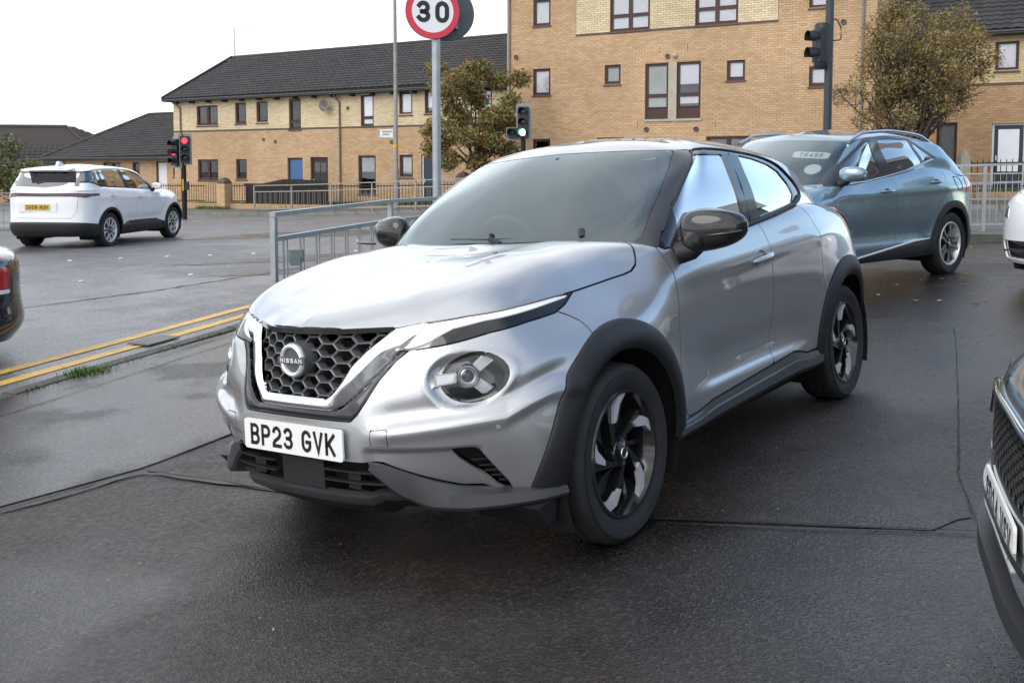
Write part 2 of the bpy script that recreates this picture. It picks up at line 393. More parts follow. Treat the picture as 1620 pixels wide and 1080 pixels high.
# ---- materials
def ground_mat(name, col, colwet, wetbias, scale, rough_dry=.75, rough_wet=.10, agg=.4, bump=.5, tint=None, spec=.5):
    """tarmac: aggregate speckle, damp film in broad patches"""
    m = bpy.data.materials.new(name); m.use_nodes = True; nt = m.node_tree; N = nt.nodes.new; L = nt.links.new; b = nt.nodes['Principled BSDF']; MATS[name] = m
    tc = N('ShaderNodeTexCoord'); co = tc.outputs['Object']
    def noise(s, d=5, r=.55):
        n = N('ShaderNodeTexNoise'); n.inputs['Scale'].default_value = s; n.inputs['Detail'].default_value = d; n.inputs['Roughness'].default_value = r; L(co, n.inputs['Vector']); return n.outputs['Fac']
    def ramp(v, a, b_, c0=0.0, c1=1.0):
        mr = N('ShaderNodeMapRange'); mr.interpolation_type = 'SMOOTHSTEP'; mr.inputs['From Min'].default_value = a; mr.inputs['From Max'].default_value = b_; mr.inputs['To Min'].default_value = c0; mr.inputs['To Max'].default_value = c1; L(v, mr.inputs['Value']); return mr.outputs[0]
    def math_(op, a, b_):
        n = N('ShaderNodeMath'); n.operation = op
        for i, v in enumerate((a, b_)):
            if isinstance(v, (int, float)): n.inputs[i].default_value = v
            else: L(v, n.inputs[i])
        return n.outputs[0]
    wet = ramp(noise(scale, 4), wetbias-.12, wetbias+.12)
    vor = N('ShaderNodeTexVoronoi'); vor.inputs['Scale'].default_value = 95; L(co, vor.inputs['Vector'])
    vor2 = N('ShaderNodeTexVoronoi'); vor2.inputs['Scale'].default_value = 210; L(co, vor2.inputs['Vector'])
    sep = N('ShaderNodeSeparateColor'); L(vor.outputs['Color'], sep.inputs[0])
    stone = ramp(sep.outputs[0], .72, .98)
    mott = math_('MULTIPLY', ramp(noise(3.5, 6, .65), .3, .7, .70, 1.25), ramp(noise(1.1, 5, .6), .56, .70, 1.0, .62))
    fine = ramp(noise(55, 4, .7), .3, .7, .7, 1.3)
    mx = N('ShaderNodeMix'); mx.data_type = 'RGBA'; L(wet, mx.inputs[0]); mx.inputs[6].default_value = tuple(col)+(1,); mx.inputs[7].default_value = tuple(colwet)+(1,)
    vm = N('ShaderNodeVectorMath'); vm.operation = 'SCALE'; L(mx.outputs[2], vm.inputs[0]); L(math_('MULTIPLY', mott, fine), vm.inputs['Scale'])
    st = N('ShaderNodeMix'); st.data_type = 'RGBA'; L(math_('MULTIPLY', stone, agg), st.inputs[0]); L(vm.outputs[0], st.inputs[6]); st.inputs[7].default_value = (col[0]*3.2+.02, col[1]*3.0+.02, col[2]*2.8+.02, 1)
    last = st.outputs[2]
    if tint:      # rusty brown blush where grit has worn
        t = N('ShaderNodeMix'); t.data_type = 'RGBA'; L(ramp(noise(.55, 3), .52, .70, 0, .55), t.inputs[0]); L(last, t.inputs[6]); t.inputs[7].default_value = tuple(tint)+(1,); last = t.outputs[2]
    L(last, b.inputs['Base Color'])
    rg = math_('MULTIPLY', ramp(wet, 0, 1, rough_dry, rough_wet), ramp(noise(38, 4, .7), .3, .7, .75, 1.2))
    L(rg, b.inputs['Roughness'])
    h = math_('ADD', math_('MULTIPLY', vor.outputs['Distance'], 1.0), math_('MULTIPLY', vor2.outputs['Distance'], .5))
    bp = N('ShaderNodeBump'); bp.inputs['Distance'].default_value = .004; L(h, bp.inputs['Height']); L(ramp(wet, 0, 1, bump, bump*.55), bp.inputs['Strength']); L(bp.outputs[0], b.inputs['Normal'])
    b.inputs['Specular IOR Level'].default_value = spec
    return m
M_ROAD = ground_mat('road_asphalt', (.115, .116, .122), (.080, .081, .086), .50, .28, .62, .32, .7, .55)
M_LOT = ground_mat('forecourt_tarmac', (.031, .0265, .0245), (.018, .0165, .016), .50, .36, .60, .22, .32, .80, tint=(.043, .030, .024))
M_WETPATCH = ground_mat('wet_asphalt', (.034, .034, .036), (.020, .020, .022), .46, 1.1, .48, .12, .35, .70)
M_PAVE = ground_mat('pavement_tarmac', (.10, .098, .095), (.06, .06, .06), .58, .6, .75, .35, .5, .5)
M_KERB = mat('kerb_concrete', (.20, .19, .17), .8, noise=.3, nscale=5, bump=.4, bscale=80)
M_KERBD = mat('kerb_mossy', (.085, .085, .07), .85, noise=.4, nscale=6, bump=.4, bscale=80)
M_YELLOW = mat('yellow_road_paint', (.60, .36, .07), .55, noise=.30, nscale=14, bump=.35, bscale=140)
M_WHITEP = mat('white_road_paint', (.55, .55, .54), .6, noise=.2, nscale=9)
M_CRACK = mat('crack_dirt', (.018, .017, .015), .9, noise=.4, nscale=8)
M_SILT = mat('pale_silt', (.062, .056, .05), .6, noise=.5, nscale=12)
M_IRON = mat('cast_iron', (.05, .05, .052), .5, .4, noise=.2)
M_EARTH = mat('soil', (.07, .055, .04), .9, noise=.3, nscale=3)
def sheet_from_poly(name, poly, lift, m, res=.35, parent=None, kind='structure'):
    """a sheet over a plan polygon that follows the ground"""
    poly = np.asarray(poly, float); lo = poly.min(0); hi = poly.max(0)
    nx = max(2, int((hi[0]-lo[0])/res)+2); ny = max(2, int((hi[1]-lo[1])/res)+2)
    X, Y = np.meshgrid(np.linspace(lo[0], hi[0], nx), np.linspace(lo[1], hi[1], ny), indexing='ij')
    G = np.stack([X, Y, np.zeros_like(X)], -1); s = Sheet.from_grid(G)
    s = s.clip(lambda q: sd_poly(q.R[:, :2], poly)); P = s.P.copy(); P[:, 2] = gza(P[:, 0], P[:, 1]) + lift
    o = obj(name, P, s.F, m, parent, 180)
    if parent is None and kind: o['kind'] = kind
    return o
def strip(name, line, w, lift, m, parent=None, jitter=0.0, taper=False):
    """a flat band along a plan polyline, laid on the ground"""
    L_ = np.asarray(line, float); seg = np.linalg.norm(np.diff(L_, axis=0), axis=1); t = np.r_[0, np.cumsum(seg)]; n = max(2, int(t[-1]/.12))
    tt = np.linspace(0, t[-1], n); P = np.stack([np.interp(tt, t, L_[:, 0]), np.interp(tt, t, L_[:, 1])], 1)
    D = np.gradient(P, axis=0); D /= np.linalg.norm(D, axis=1, keepdims=True); Nn = np.stack([-D[:, 1], D[:, 0]], 1)
    rs = np.random.RandomState(int(abs(L_.sum())*1000) % 9999)
    if jitter: P = P + Nn*np.cumsum(rs.randn(n)*jitter*.3)[:, None]*.5 + Nn*rs.randn(n)[:, None]*jitter*.4
    ww = np.full(n, w) * (1 + (rs.rand(n)-.5)*(1.0 if jitter else 0))
    if taper: ww = ww*np.clip(np.minimum(tt, t[-1]-tt)/.3 + .15, 0, 1)
    A = P + Nn*ww[:, None]/2; B = P - Nn*ww[:, None]/2; V = np.concatenate([A, B]); Z = gza(V[:, 0], V[:, 1]) + lift
    F = np.array([(i, i+1, n+i+1, n+i) for i in range(n-1)])[:, ::-1]
    return obj(name, np.c_[V, Z], F, m, parent, 180)
# ---- road: the sheet under everything, out to the horizon
def build_ground():
    xs = np.r_[-400, -200, -110, np.linspace(-60, 60, 121), 110, 200, 400]; ys = np.r_[-300, -120, -60, np.linspace(-25, 75, 101), 120, 220, 400]
    X, Y = np.meshgrid(xs, ys, indexing='ij'); Z = gza(np.clip(X, -60, 60), np.clip(Y, -25, 75)).reshape(X.shape)
    s = Sheet.from_grid(np.stack([X, Y, Z], -1)); o = obj('road', s.P, s.F, M_ROAD, None, 180); tag(o, kind='structure')
    o['label'] = 'grey worn asphalt road and junction'
    # forecourt
    LOT = [(-2.65, 9.15), (-2.05, 11.4), (-1.2, 13.2), (0.2, 14.6), (2.5, 15.6), (7.6, 15.9), (14, 14.4), (16, 6), (14, -8), (-8.5, -8), (-5.75, -.5), (-4.6, 3.3), (-3.42, 6.9)]
    lot = sheet_from_poly('forecourt', LOT, .030, M_LOT, .30); lot['label'] = 'damp dark tarmac forecourt'
    # raised wet panel towards the road and the thin tarmac layers on the forecourt
    def px(x, y): return (x, y)
    p1 = sheet_from_poly('tarmac_patch', [(-1.93, 5.03), (-1.70, 5.55), (-1.35, 6.3), (-.7, 7.6), (-1.0, 9.6), (-1.9, 10.6), (-2.55, 8.9), (-3.1, 7.2), (-3.5, 5.6), (-3.3, 4.4), (-2.5, 4.30)], .036, M_WETPATCH, .15, lot)
    p2 = sheet_from_poly('tarmac_patch', [(-1.90, 4.98), (-1.0, 4.50), (.2, 4.20), (.2, 7.2), (-.68, 7.55), (-1.32, 6.25)], .034, M_LOT, .2, lot)
    p3 = sheet_from_poly('tarmac_patch', [(.55, 3.87), (1.70, 3.52), (1.95, 4.2), (3.07, 6.68), (3.7, 8.2), (1.0, 9.0), (.2, 7.2), (.2, 4.0)], .034, M_LOT, .2, lot)
    for nm, ln, w, m in (('crack', [(-2.55, 4.28), (-2.28, 4.43), (-2.1, 4.75), (-1.92, 5.0), (-1.45, 4.76), (-1.0, 4.50), (-.6, 4.38)], .008, M_CRACK),
                         ('crack', [(-1.92, 5.02), (-1.70, 5.55), (-1.33, 6.28)], .008, M_CRACK),
                         ('crack', [(.35, 3.95), (.61, 3.85), (1.1, 3.70), (1.72, 3.51), (2.1, 3.40)], .007, M_CRACK),
                         ('joint', [(1.72, 3.52), (1.93, 4.15), (2.45, 5.3), (3.07, 6.68), (3.55, 7.8)], .004, M_CRACK),
                         ('joint', [(-3.3, 6.0), (-2.9, 7.2), (-2.35, 8.9)], .007, M_CRACK)):
        strip(nm, ln, w, .0405, m, lot, .005 if nm == 'joint' else .010, True)
    strip('silt_line', [(-2.40, 4.32), (-2.2, 4.50), (-2.02, 4.78), (-1.88, 4.94), (-1.5, 4.75), (-1.2, 4.60)], .03, .039, M_SILT, lot, .02, True)
    strip('silt_line', [(.62, 3.80), (1.0, 3.68), (1.4, 3.57), (1.8, 3.46)], .010, .0395, M_SILT, lot, .012, True)
    # kerb stones along the road
    path = np.array([(-8.4, -9.0), (-5.88, -.5), (-4.73, 3.3), (-3.53, 6.9), (-2.77, 9.3), (-2.2, 11.3), (-1.4, 13.3), (-.1, 14.9), (2.4, 15.9), (5.0, 16.2)])
    path = chaikin(path, 2, False); seg = np.linalg.norm(np.diff(path, axis=0), axis=1); t = np.r_[0, np.cumsum(seg)]
    n = int(t[-1]/.92); kerb = bpy.data.objects.new('kerb', None); COL.objects.link(kerb); tag(kerb, 'low worn concrete kerb along the forecourt edge', None, None, 'structure')
    mb = MB(); mb.box((-.452, -.065, -.16), (.452, .065, .0)); base = None
    for i in range(n):
        a, b = (i+.5)*.92, 0; c = np.array([np.interp(a, t, path[:, 0]), np.interp(a, t, path[:, 1])]); d = np.array([np.interp(a+.3, t, path[:, 0])-np.interp(a-.3, t, path[:, 0]), np.interp(a+.3, t, path[:, 1])-np.interp(a-.3, t, path[:, 1])])
        up = .026 if c[1] < 12 else .06
        if base is None: base = mb.build('kerb_stone', M_KERBD, kerb); o = base; 
        else: o = link_copy(base, kerb)
        dz = gz(c[0]+d[0]*.7, c[1]+d[1]*.7)-gz(c[0]-d[0]*.7, c[1]-d[1]*.7)
        o.location = (c[0], c[1], gz(*c)+up+random.uniform(-.008, .006)); o.rotation_euler = (random.uniform(-.02, .02), -math.atan2(dz, np.linalg.norm(d)*1.4), math.atan2(d[1], d[0]))
    # footway behind the guard rail
    # double yellow lines
    for k, off in ((0, .38), (1, .70)):
        D = np.gradient(path, axis=0); D /= np.linalg.norm(D, axis=1, keepdims=True); Nn = np.stack([-D[:, 1], D[:, 0]], 1); ln = path + Nn*off
        ln = ln[(ln[:, 1] > -6) & (ln[:, 1] < 14)]
        o = strip('yellow_line', ln, .13, .006, M_YELLOW, None); tag(o, kind='structure'); o['label'] = ('inner' if k == 0 else 'outer')+' yellow no-parking line painted along the kerb'
    # drain cover by the yellow lines, lane studs
    c = (-3.28, 8.9)
    mb = MB(); mb.box((-.22, -.12, 0), (.22, .12, .012))
    dc = mb.build('drain_cover', M_KERB, None, M=Matrix.Translation((c[0], c[1], gz(*c)+.012)) @ Matrix.Rotation(R(73), 4, 'Z')); tag(dc, 'small pale drain cover beside the double yellow lines', 'drain cover')
    for a, b in [((-6.6, 13.1), None), ((-6.0, 13.6), None), ((-5.4, 17.5), None), ((-6.1, 17.3), None), ((-6.8, 17.0), None), ((-7.5, 16.6), None), ((-4.7, 14.3), None), ((-4.7, 17.8), None), ((-2.9, 18.2), None)]:
        mb = MB(); mb.lathe([(0, .016), (.030, .014), (.042, .004), (.044, 0)], 12, 'z'); o = mb.build('road_stud', M_WHITEP, None, 40, Matrix.Translation((a[0], a[1], gz(*a)+.003))); tag(o, 'small white road stud in the line across the asphalt', 'road stud', 'white studs across the road')
    strip('road_crack', [(-6.4, 10.2), (-5.5, 11.2), (-4.6, 12.5), (-3.6, 14.4), (-3.2, 15.4)], .03, .006, M_CRACK, o0 := bpy.data.objects['road'], .02, True)
    # smooth pale repair patches on the road
    for pts in ([(-5.6, 15.6), (-3.2, 16.4), (-1.5, 17.4), (-1.8, 18.4), (-4.0, 17.3)], [(-4.6, 13.9), (-2.6, 14.6), (-1.9, 15.8), (-3.4, 15.2)], [(-7.5, 21.5), (-2, 23), (-1, 25.5), (-6, 24)]):
        sheet_from_poly('repair_patch', pts, .005, M_WETPATCH, .3, o0)
    # far footway with its kerb
    U_ = np.array([.86892, -.49495]); N_ = np.array([-.49495, -.86892]); P0 = np.array([-4.12, 40.0])
    def fp(u, d): q = P0 + U_*u + N_*d; return (float(q[0]), float(q[1]))
    fw = sheet_from_poly('far_pavement', [fp(-26, 5.4), fp(26, 5.4), fp(26, 2.6), fp(-26, 2.6)], .11, M_PAVE, .8); fw['label'] = 'far pavement in front of the brick houses'
    gr = sheet_from_poly('garden_ground', [fp(-26, 2.6), fp(26, 2.6), fp(26, -12), fp(-26, -12)], .13, M_EARTH, 1.0); gr['label'] = 'garden soil behind the railings'
    k2 = bpy.data.objects.new('kerb', None); COL.objects.link(k2); tag(k2, 'concrete kerb of the far pavement', None, None, 'structure')
    b2 = None; mb = MB(); mb.box((-.452, -.065, -.16), (.452, .065, .0))
    for i in range(56):
        c = fp(-26+.92*(i+.5), 5.45)
        if b2 is None: b2 = mb.build('kerb_stone', M_KERB, k2); o = b2
        else: o = link_copy(b2, k2)
        o.location = (c[0], c[1], gz(*c)+.115); o.rotation_euler = (0, 0, math.atan2(U_[1], U_[0]))
    # pavement beyond the forecourt on the right
    pv = sheet_from_poly('side_pavement', [(4.9, 16.1), (7.6, 16.0), (14, 14.55), (22, 12), (23, 15), (15, 17.6), (8, 19.2), (5, 18.9)], .15, M_PAVE, .4); pv['label'] = 'grey pavement behind the parked grey crossover'
    k3 = bpy.data.objects.new('kerb', None); COL.objects.link(k3); tag(k3, 'dark kerb between forecourt and right-hand pavement', None, None, 'structure'); b3 = None
    pts = chaikin(np.array([(4.6, 16.2), (7.6, 15.95), (14, 14.5), (22, 12)]), 1, False); sg = np.r_[0, np.cumsum(np.linalg.norm(np.diff(pts, axis=0), axis=1))]
    for i in range(int(sg[-1]/.92)):
        a = (i+.5)*.92; c = (np.interp(a, sg, pts[:, 0]), np.interp(a, sg, pts[:, 1])); d = (np.interp(a+.2, sg, pts[:, 0])-np.interp(a-.2, sg, pts[:, 0]), np.interp(a+.2, sg, pts[:, 1])-np.interp(a-.2, sg, pts[:, 1]))
        if b3 is None: mb = MB(); mb.box((-.452, -.065, -.16), (.452, .065, .0)); b3 = mb.build('kerb_stone', M_KERBD, k3); o = b3
        else: o = link_copy(b3, k3)
        o.location = (c[0], c[1], gz(*c)+.16); o.rotation_euler = (0, 0, math.atan2(d[1], d[0]))
build_ground()
# ---------------------------------------------------------------- brick houses across the road
FU = Vector((.86892, -.49495, 0)); FN = Vector((-.49495, -.86892, 0)); FP = Vector((-4.12, 40.0, 0))
def fpt(u, d, z): return FP + FU*u + FN*d + Vector((0, 0, z))
FROT = math.atan2(FU.y, FU.x)
def brick_mat(name, c0, c1, c2):
    m = bpy.data.materials.new(name); m.use_nodes = True; nt = m.node_tree; N = nt.nodes.new; L = nt.links.new; b = nt.nodes['Principled BSDF']
    ge = N('ShaderNodeNewGeometry'); oi = N('ShaderNodeObjectInfo'); ad = N('ShaderNodeMath'); ad.operation = 'ADD'; L(ge.outputs['Random Per Island'], ad.inputs[0]); L(oi.outputs['Random'], ad.inputs[1])
    fr = N('ShaderNodeMath'); fr.operation = 'FRACT'; L(ad.outputs[0], fr.inputs[0])
    rp = N('ShaderNodeValToRGB'); e = rp.color_ramp.elements; e[0].color = tuple(c0)+(1,); e[1].color = tuple(c2)+(1,); k = e.new(.5); k.color = tuple(c1)+(1,); L(fr.outputs[0], rp.inputs[0])
    tc = N('ShaderNodeTexCoord'); n = N('ShaderNodeTexNoise'); n.inputs['Scale'].default_value = .5; n.inputs['Detail'].default_value = 6; 
    gp = N('ShaderNodeNewGeometry'); L(gp.outputs['Position'], n.inputs['Vector'])
    mr = N('ShaderNodeMapRange'); mr.inputs['From Min'].default_value = .3; mr.inputs['From Max'].default_value = .7; mr.inputs['To Min'].default_value = .86; mr.inputs['To Max'].default_value = 1.10; L(n.outputs['Fac'], mr.inputs['Value'])
    vm = N('ShaderNodeVectorMath'); vm.operation = 'SCALE'; L(rp.outputs[0], vm.inputs[0]); L(mr.outputs[0], vm.inputs['Scale']); L(vm.outputs[0], b.inputs['Base Color']); b.inputs['Roughness'].default_value = .85
    MATS[name] = m; return m
M_BRICK = brick_mat('buff_brick', (.47, .305, .170), (.52, .35, .205), (.57, .395, .24))
M_BRICKC = brick_mat('cream_brick', (.60, .485, .31), (.67, .55, .36), (.72, .61, .41))
M_BRICKR = brick_mat('brown_buff_brick', (.40, .245, .13), (.46, .29, .16), (.50, .33, .19))
M_BRICKRC = brick_mat('pale_cream_brick', (.52, .41, .22), (.58, .46, .25), (.62, .51, .30))
M_MORTAR = mat('mortar', (.36, .255, .155), .9, noise=.15, nscale=8)
M_MORTARC = mat('mortar_pale', (.40, .31, .17), .9, noise=.15, nscale=8)
M_TILE = brick_mat('roof_tile', (.028, .027, .027), (.036, .034, .034), (.046, .043, .042))
M_RIDGE = mat('ridge_tile', (.06, .055, .05), .85, noise=.2)
M_FRAME = mat('brown_window_frame', (.055, .022, .020), .45, noise=.15)
M_WHITEF = mat('white_frame', (.72, .72, .70), .45)
M_GUTTER = mat('grey_gutter', (.17, .18, .19), .5, noise=.15)
M_PIPE = mat('brown_pipe', (.16, .13, .12), .5, noise=.15)
M_STRING = mat('dark_string_course', (.12, .085, .07), .85, noise=.2)
M_BLIND = mat('pale_blind', (.84, .83, .88), .8, noise=.05, nscale=3)
M_CURT = mat('grey_curtain', (.45, .46, .45), .85, noise=.12, nscale=5)
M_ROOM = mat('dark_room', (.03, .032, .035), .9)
M_BLUE = mat('blue_door', (.055, .13, .30), .45, noise=.08)
M_DOORB = mat('dark_brown_door', (.035, .020, .020), .45)
M_DOORN = mat('navy_door', (.03, .045, .07), .4)
M_SOFFIT = mat('soffit_dark', (.05, .04, .035), .8)
M_CONC = mat('pale_concrete', (.42, .37, .29), .85, noise=.15, nscale=4)
G_HOUSE = glass_mat('house_glass', (.95, .96, .96), 1.5)
CAMP = Vector((0, 0, HC))
def merge_boxes(items):
    """items: (centre(3), half(3)) in facade axes -> V, F of open-backed boxes"""
    A = np.array([c for c, h in items]); H = np.array([h for c, h in items]); n = len(A)
    cor = np.array([(-1,-1,-1),(1,-1,-1),(1,1,-1),(-1,1,-1),(-1,-1,1),(1,-1,1),(1,1,1),(-1,1,1)], float)
    V = (A[:, None] + cor[None]*H[:, None]).reshape(-1, 3)
    q = np.array([(4,5,6,7)[::1],(0,1,5,4),(1,2,6,5),(2,3,7,6),(3,0,4,7),(3,2,1,0)]); F = (q[None] + (np.arange(n)*8)[:, None, None]).reshape(-1, 4)
    return V, F
def brick_wall(parent, u0, u1, z0, z1, d, openings, mt, mort, indiv=0, B=.225, Hc=.075, top=None, wall_depth=.25, mname='wall'):
    """stretcher-bond wall built brick by brick; openings (u0,u1,z0,z1). Facade axes u, d (outwards), z"""
    J = .011; items = []; row = 0; z = z0
    while z < z1 - .02:
        zc = z + Hc/2; off = (B/2 if row % 2 else 0); lim0, lim1 = u0, u1
        if top is not None:
            lim0, lim1 = top(zc)
        cuts = sorted([(a, b) for a, b, c, e in openings if c < zc < e])
        k = math.floor((lim0 - off)/B)
        u = k*B + off
        while u < lim1:
            segs = [(max(u, lim0), min(u+B, lim1))]
            for a, b in cuts:
                ns = []
                for s, t in segs:
                    if b <= s or a >= t: ns.append((s, t))
                    else:
                        if a - s > .03: ns.append((s, a))
                        if t - b > .03: ns.append((b, t))
                segs = ns
            for s, t in segs:
                if t - s > .03: items.append(((( s+t)/2, d - .03, zc), ((t-s)/2 - J/2, .036 + random.uniform(-.0015, .0015), Hc/2 - J/2)))
            u += B
        z += Hc; row += 1
    dist = [(fpt(*c) - CAMP).length for c, h in items]; order = np.argsort(dist); ind = set(order[:indiv].tolist())
    rest = [it for i, it in enumerate(items) if i not in ind]
    W = Matrix.Translation(FP) @ Matrix.Rotation(FROT, 4, 'Z') @ Matrix.Diagonal((1, -1, 1, 1))
    def tow(V): V = np.asarray(V); return np.array([FP.x, FP.y, 0]) + V[:, :1]*np.array(FU)[None] + V[:, 1:2]*np.array(FN)[None] + V[:, 2:3]*np.array((0, 0, 1.0))[None]
    # mortar backing with holes: strips between openings
    zs = sorted(set([z0, z1] + [v for o in openings for v in o[2:4] if z0 < v < z1])); mb = MB()
    bk = []
    for za, zb in zip(zs[:-1], zs[1:]):
        zm = (za+zb)/2; cuts = sorted([(a, b) for a, b, c, e in openings if c < zm < e]); cur = u0
        if top is not None: l0, l1 = top(zm); 
        else: l0, l1 = u0, u1
        cur = l0
        for a, b in cuts:
            if a > cur: bk.append((((cur+a)/2, d - wall_depth/2 - .002, zm), ((a-cur)/2, wall_depth/2 - .002, (zb-za)/2)))
            cur = max(cur, b)
        if l1 > cur: bk.append((((cur+l1)/2, d - wall_depth/2 - .002, zm), ((l1-cur)/2, wall_depth/2 - .002, (zb-za)/2)))
    V, F = merge_boxes(bk); w = obj(mname, tow(V), F, mort, parent); fix_normals(w.data)
    V, F = merge_boxes(rest); b = obj('brick', tow(V), F, mt, w); tag(b, kind='stuff'); fix_normals(b.data)
    base = None
    for i in order[:indiv]:
        c, h = items[i]
        if base is None:
            V, F = merge_boxes([((0, 0, 0), (.5, .5, .5))]); me = new_mesh('brick', V, F); fix_normals(me); me.polygons.foreach_set('use_smooth', np.zeros(len(me.polygons), bool)); me.materials.append(mt); base = me
        o = bpy.data.objects.new('brick', base); COL.objects.link(o); o.parent = w
        p = fpt(*c); o.location = p; o.rotation_euler = (0, 0, FROT); o.scale = (h[0]*2, h[1]*2, h[2]*2)
    return w
def fbox(mb, u0, u1, d0, d1, z0, z1):
    V = [fpt(u, d, z) for z in (z0, z1) for u, d in ((u0, d0), (u1, d0), (u1, d1), (u0, d1))]
    return mb.add(V, [(0,3,2,1),(4,5,6,7),(0,1,5,4),(1,2,6,5),(2,3,7,6),(3,0,4,7)])
def window(parent, u0, u1, z0, z1, d, style='single', blind=None, fm=None, sill=True, fw=.062):
    fm = fm or M_FRAME; mb = MB(); a, b = d - .13, d - .06
    fbox(mb, u0, u0+fw, a, b, z0, z1); fbox(mb, u1-fw, u1, a, b, z0, z1); fbox(mb, u0+fw, u1-fw, a, b, z1-fw, z1); fbox(mb, u0+fw, u1-fw, a, b, z0, z0+fw*1.3)
    panes = [(u0+fw, u1-fw, z0+fw*1.3, z1-fw)]
    if style in ('double', 'doubletransom'):
        um = (u0+u1)/2; fbox(mb, um-fw*.7, um+fw*.7, a-.002, b+.004, z0+fw*1.3, z1-fw); (p,) = panes; panes = [(p[0], um-fw*.7, p[2], p[3]), (um+fw*.7, p[1], p[2], p[3])]
    if style in ('transom', 'doubletransom', 'panel'):
        zt = z0 + (z1-z0)*(.27 if style != 'panel' else .42); np_ = []
        for p in panes: fbox(mb, p[0], p[1], a-.001, b+.003, zt-fw*.6, zt+fw*.6); np_ += [(p[0], p[1], p[2], zt-fw*.6), (p[0], p[1], zt+fw*.6, p[3])]
        panes = np_
        if style == 'panel':
            zp = z0 + (z1-z0)*.19; fbox(mb, u0+fw, u1-fw, a, b-.01, z0+fw, zp); panes = [(p[0], p[1], max(p[2], zp+.02), p[3]) for p in panes]
    # sash bead inside each light
    for p in panes:
        t = .022
        fbox(mb, p[0], p[0]+t, a+.01, b+.012, p[2], p[3]); fbox(mb, p[1]-t, p[1], a+.01, b+.012, p[2], p[3]); fbox(mb, p[0]+t, p[1]-t, a+.01, b+.012, p[3]-t, p[3]); fbox(mb, p[0]+t, p[1]-t, a+.01, b+.012, p[2], p[2]+t)
    w = mb.build('window', fm, parent)
    for p in panes:
        mb = MB(); fbox(mb, p[0]+.03, p[1]-.03, a+.030, a+.036, p[2]+.03, p[3]-.03); mb.build('pane', G_HOUSE, w)
        if blind is not None:
            frac = blind[1]
            zt = p[3]; zb = p[3] - (p[3]-p[2])*frac
            mb = MB(); fbox(mb, p[0]+.001, p[1]-.001, a+.006, a+.012, zb+.001, zt-.001); mb.build('curtain', blind[0], w)
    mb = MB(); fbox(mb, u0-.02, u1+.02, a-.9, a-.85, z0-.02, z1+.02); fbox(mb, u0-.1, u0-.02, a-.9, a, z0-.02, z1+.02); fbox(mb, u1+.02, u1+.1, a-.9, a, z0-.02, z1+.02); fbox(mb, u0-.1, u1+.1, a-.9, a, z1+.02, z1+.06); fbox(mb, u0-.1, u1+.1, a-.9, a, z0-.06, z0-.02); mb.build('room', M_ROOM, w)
    if sill: mb = MB(); fbox(mb, u0-.04, u1+.04, d-.12, d+.045, z0-.055, z0-.001); mb.build('sill', M_STRING, w)
    return w
def door(parent, u0, u1, z0, z1, d, m, fm=None, glazed=False, letter=False):
    mb = MB(); a, b = d-.14, d-.07; f = .06
    fbox(mb, u0, u0+f, a, b, z0, z1); fbox(mb, u1-f, u1, a, b, z0, z1); fbox(mb, u0+f, u1-f, a, b, z1-f, z1); fr = mb.build('door_frame', fm or M_FRAME, parent)
    mb = MB(); fbox(mb, u0+f, u1-f, a+.0, a+.045, z0+.02, z1-f); dr = mb.build('door', m, parent)
    if glazed:
        for s in ((.14, .46), (.54, .86)):
            w_ = u1-u0-2*f; mb = MB(); fbox(mb, u0+f+w_*s[0], u0+f+w_*s[1], a+.044, a+.052, z0+(z1-z0)*.48, z1-f-.18); mb.build('pane', G_HOUSE, dr); 
            mb = MB(); fbox(mb, u0+f+w_*s[0], u0+f+w_*s[1], a+.0435, a+.0465, z0+(z1-z0)*.48, z1-f-.18); mb.build('pane_backing', M_ROOM, dr)
    for s in ((.12, .46), (.54, .88)):
        w_ = u1-u0-2*f; mb = MB(); fbox(mb, u0+f+w_*s[0], u0+f+w_*s[1], a+.044, a+.053, z0+.18, z0+(z1-z0)*.40); mb.build('panel', m, dr)
    if letter: mb = MB(); fbox(mb, (u0+u1)/2-.13, (u0+u1)/2+.13, a+.045, a+.06, z0+(z1-z0)*.44, z0+(z1-z0)*.44+.05); mb.build('letter_plate', M_WHITEF, dr)
    mb = MB(); fbox(mb, u0+f+.05, u0+f+.08, a+.045, a+.10, z0+.95, z0+1.10); mb.build('handle', M_WHITEF, dr)
    mb = MB(); fbox(mb, u0, u1, a-.06, a-.02, z0, z1); mb.build('door_backing', M_ROOM, dr)
    return dr
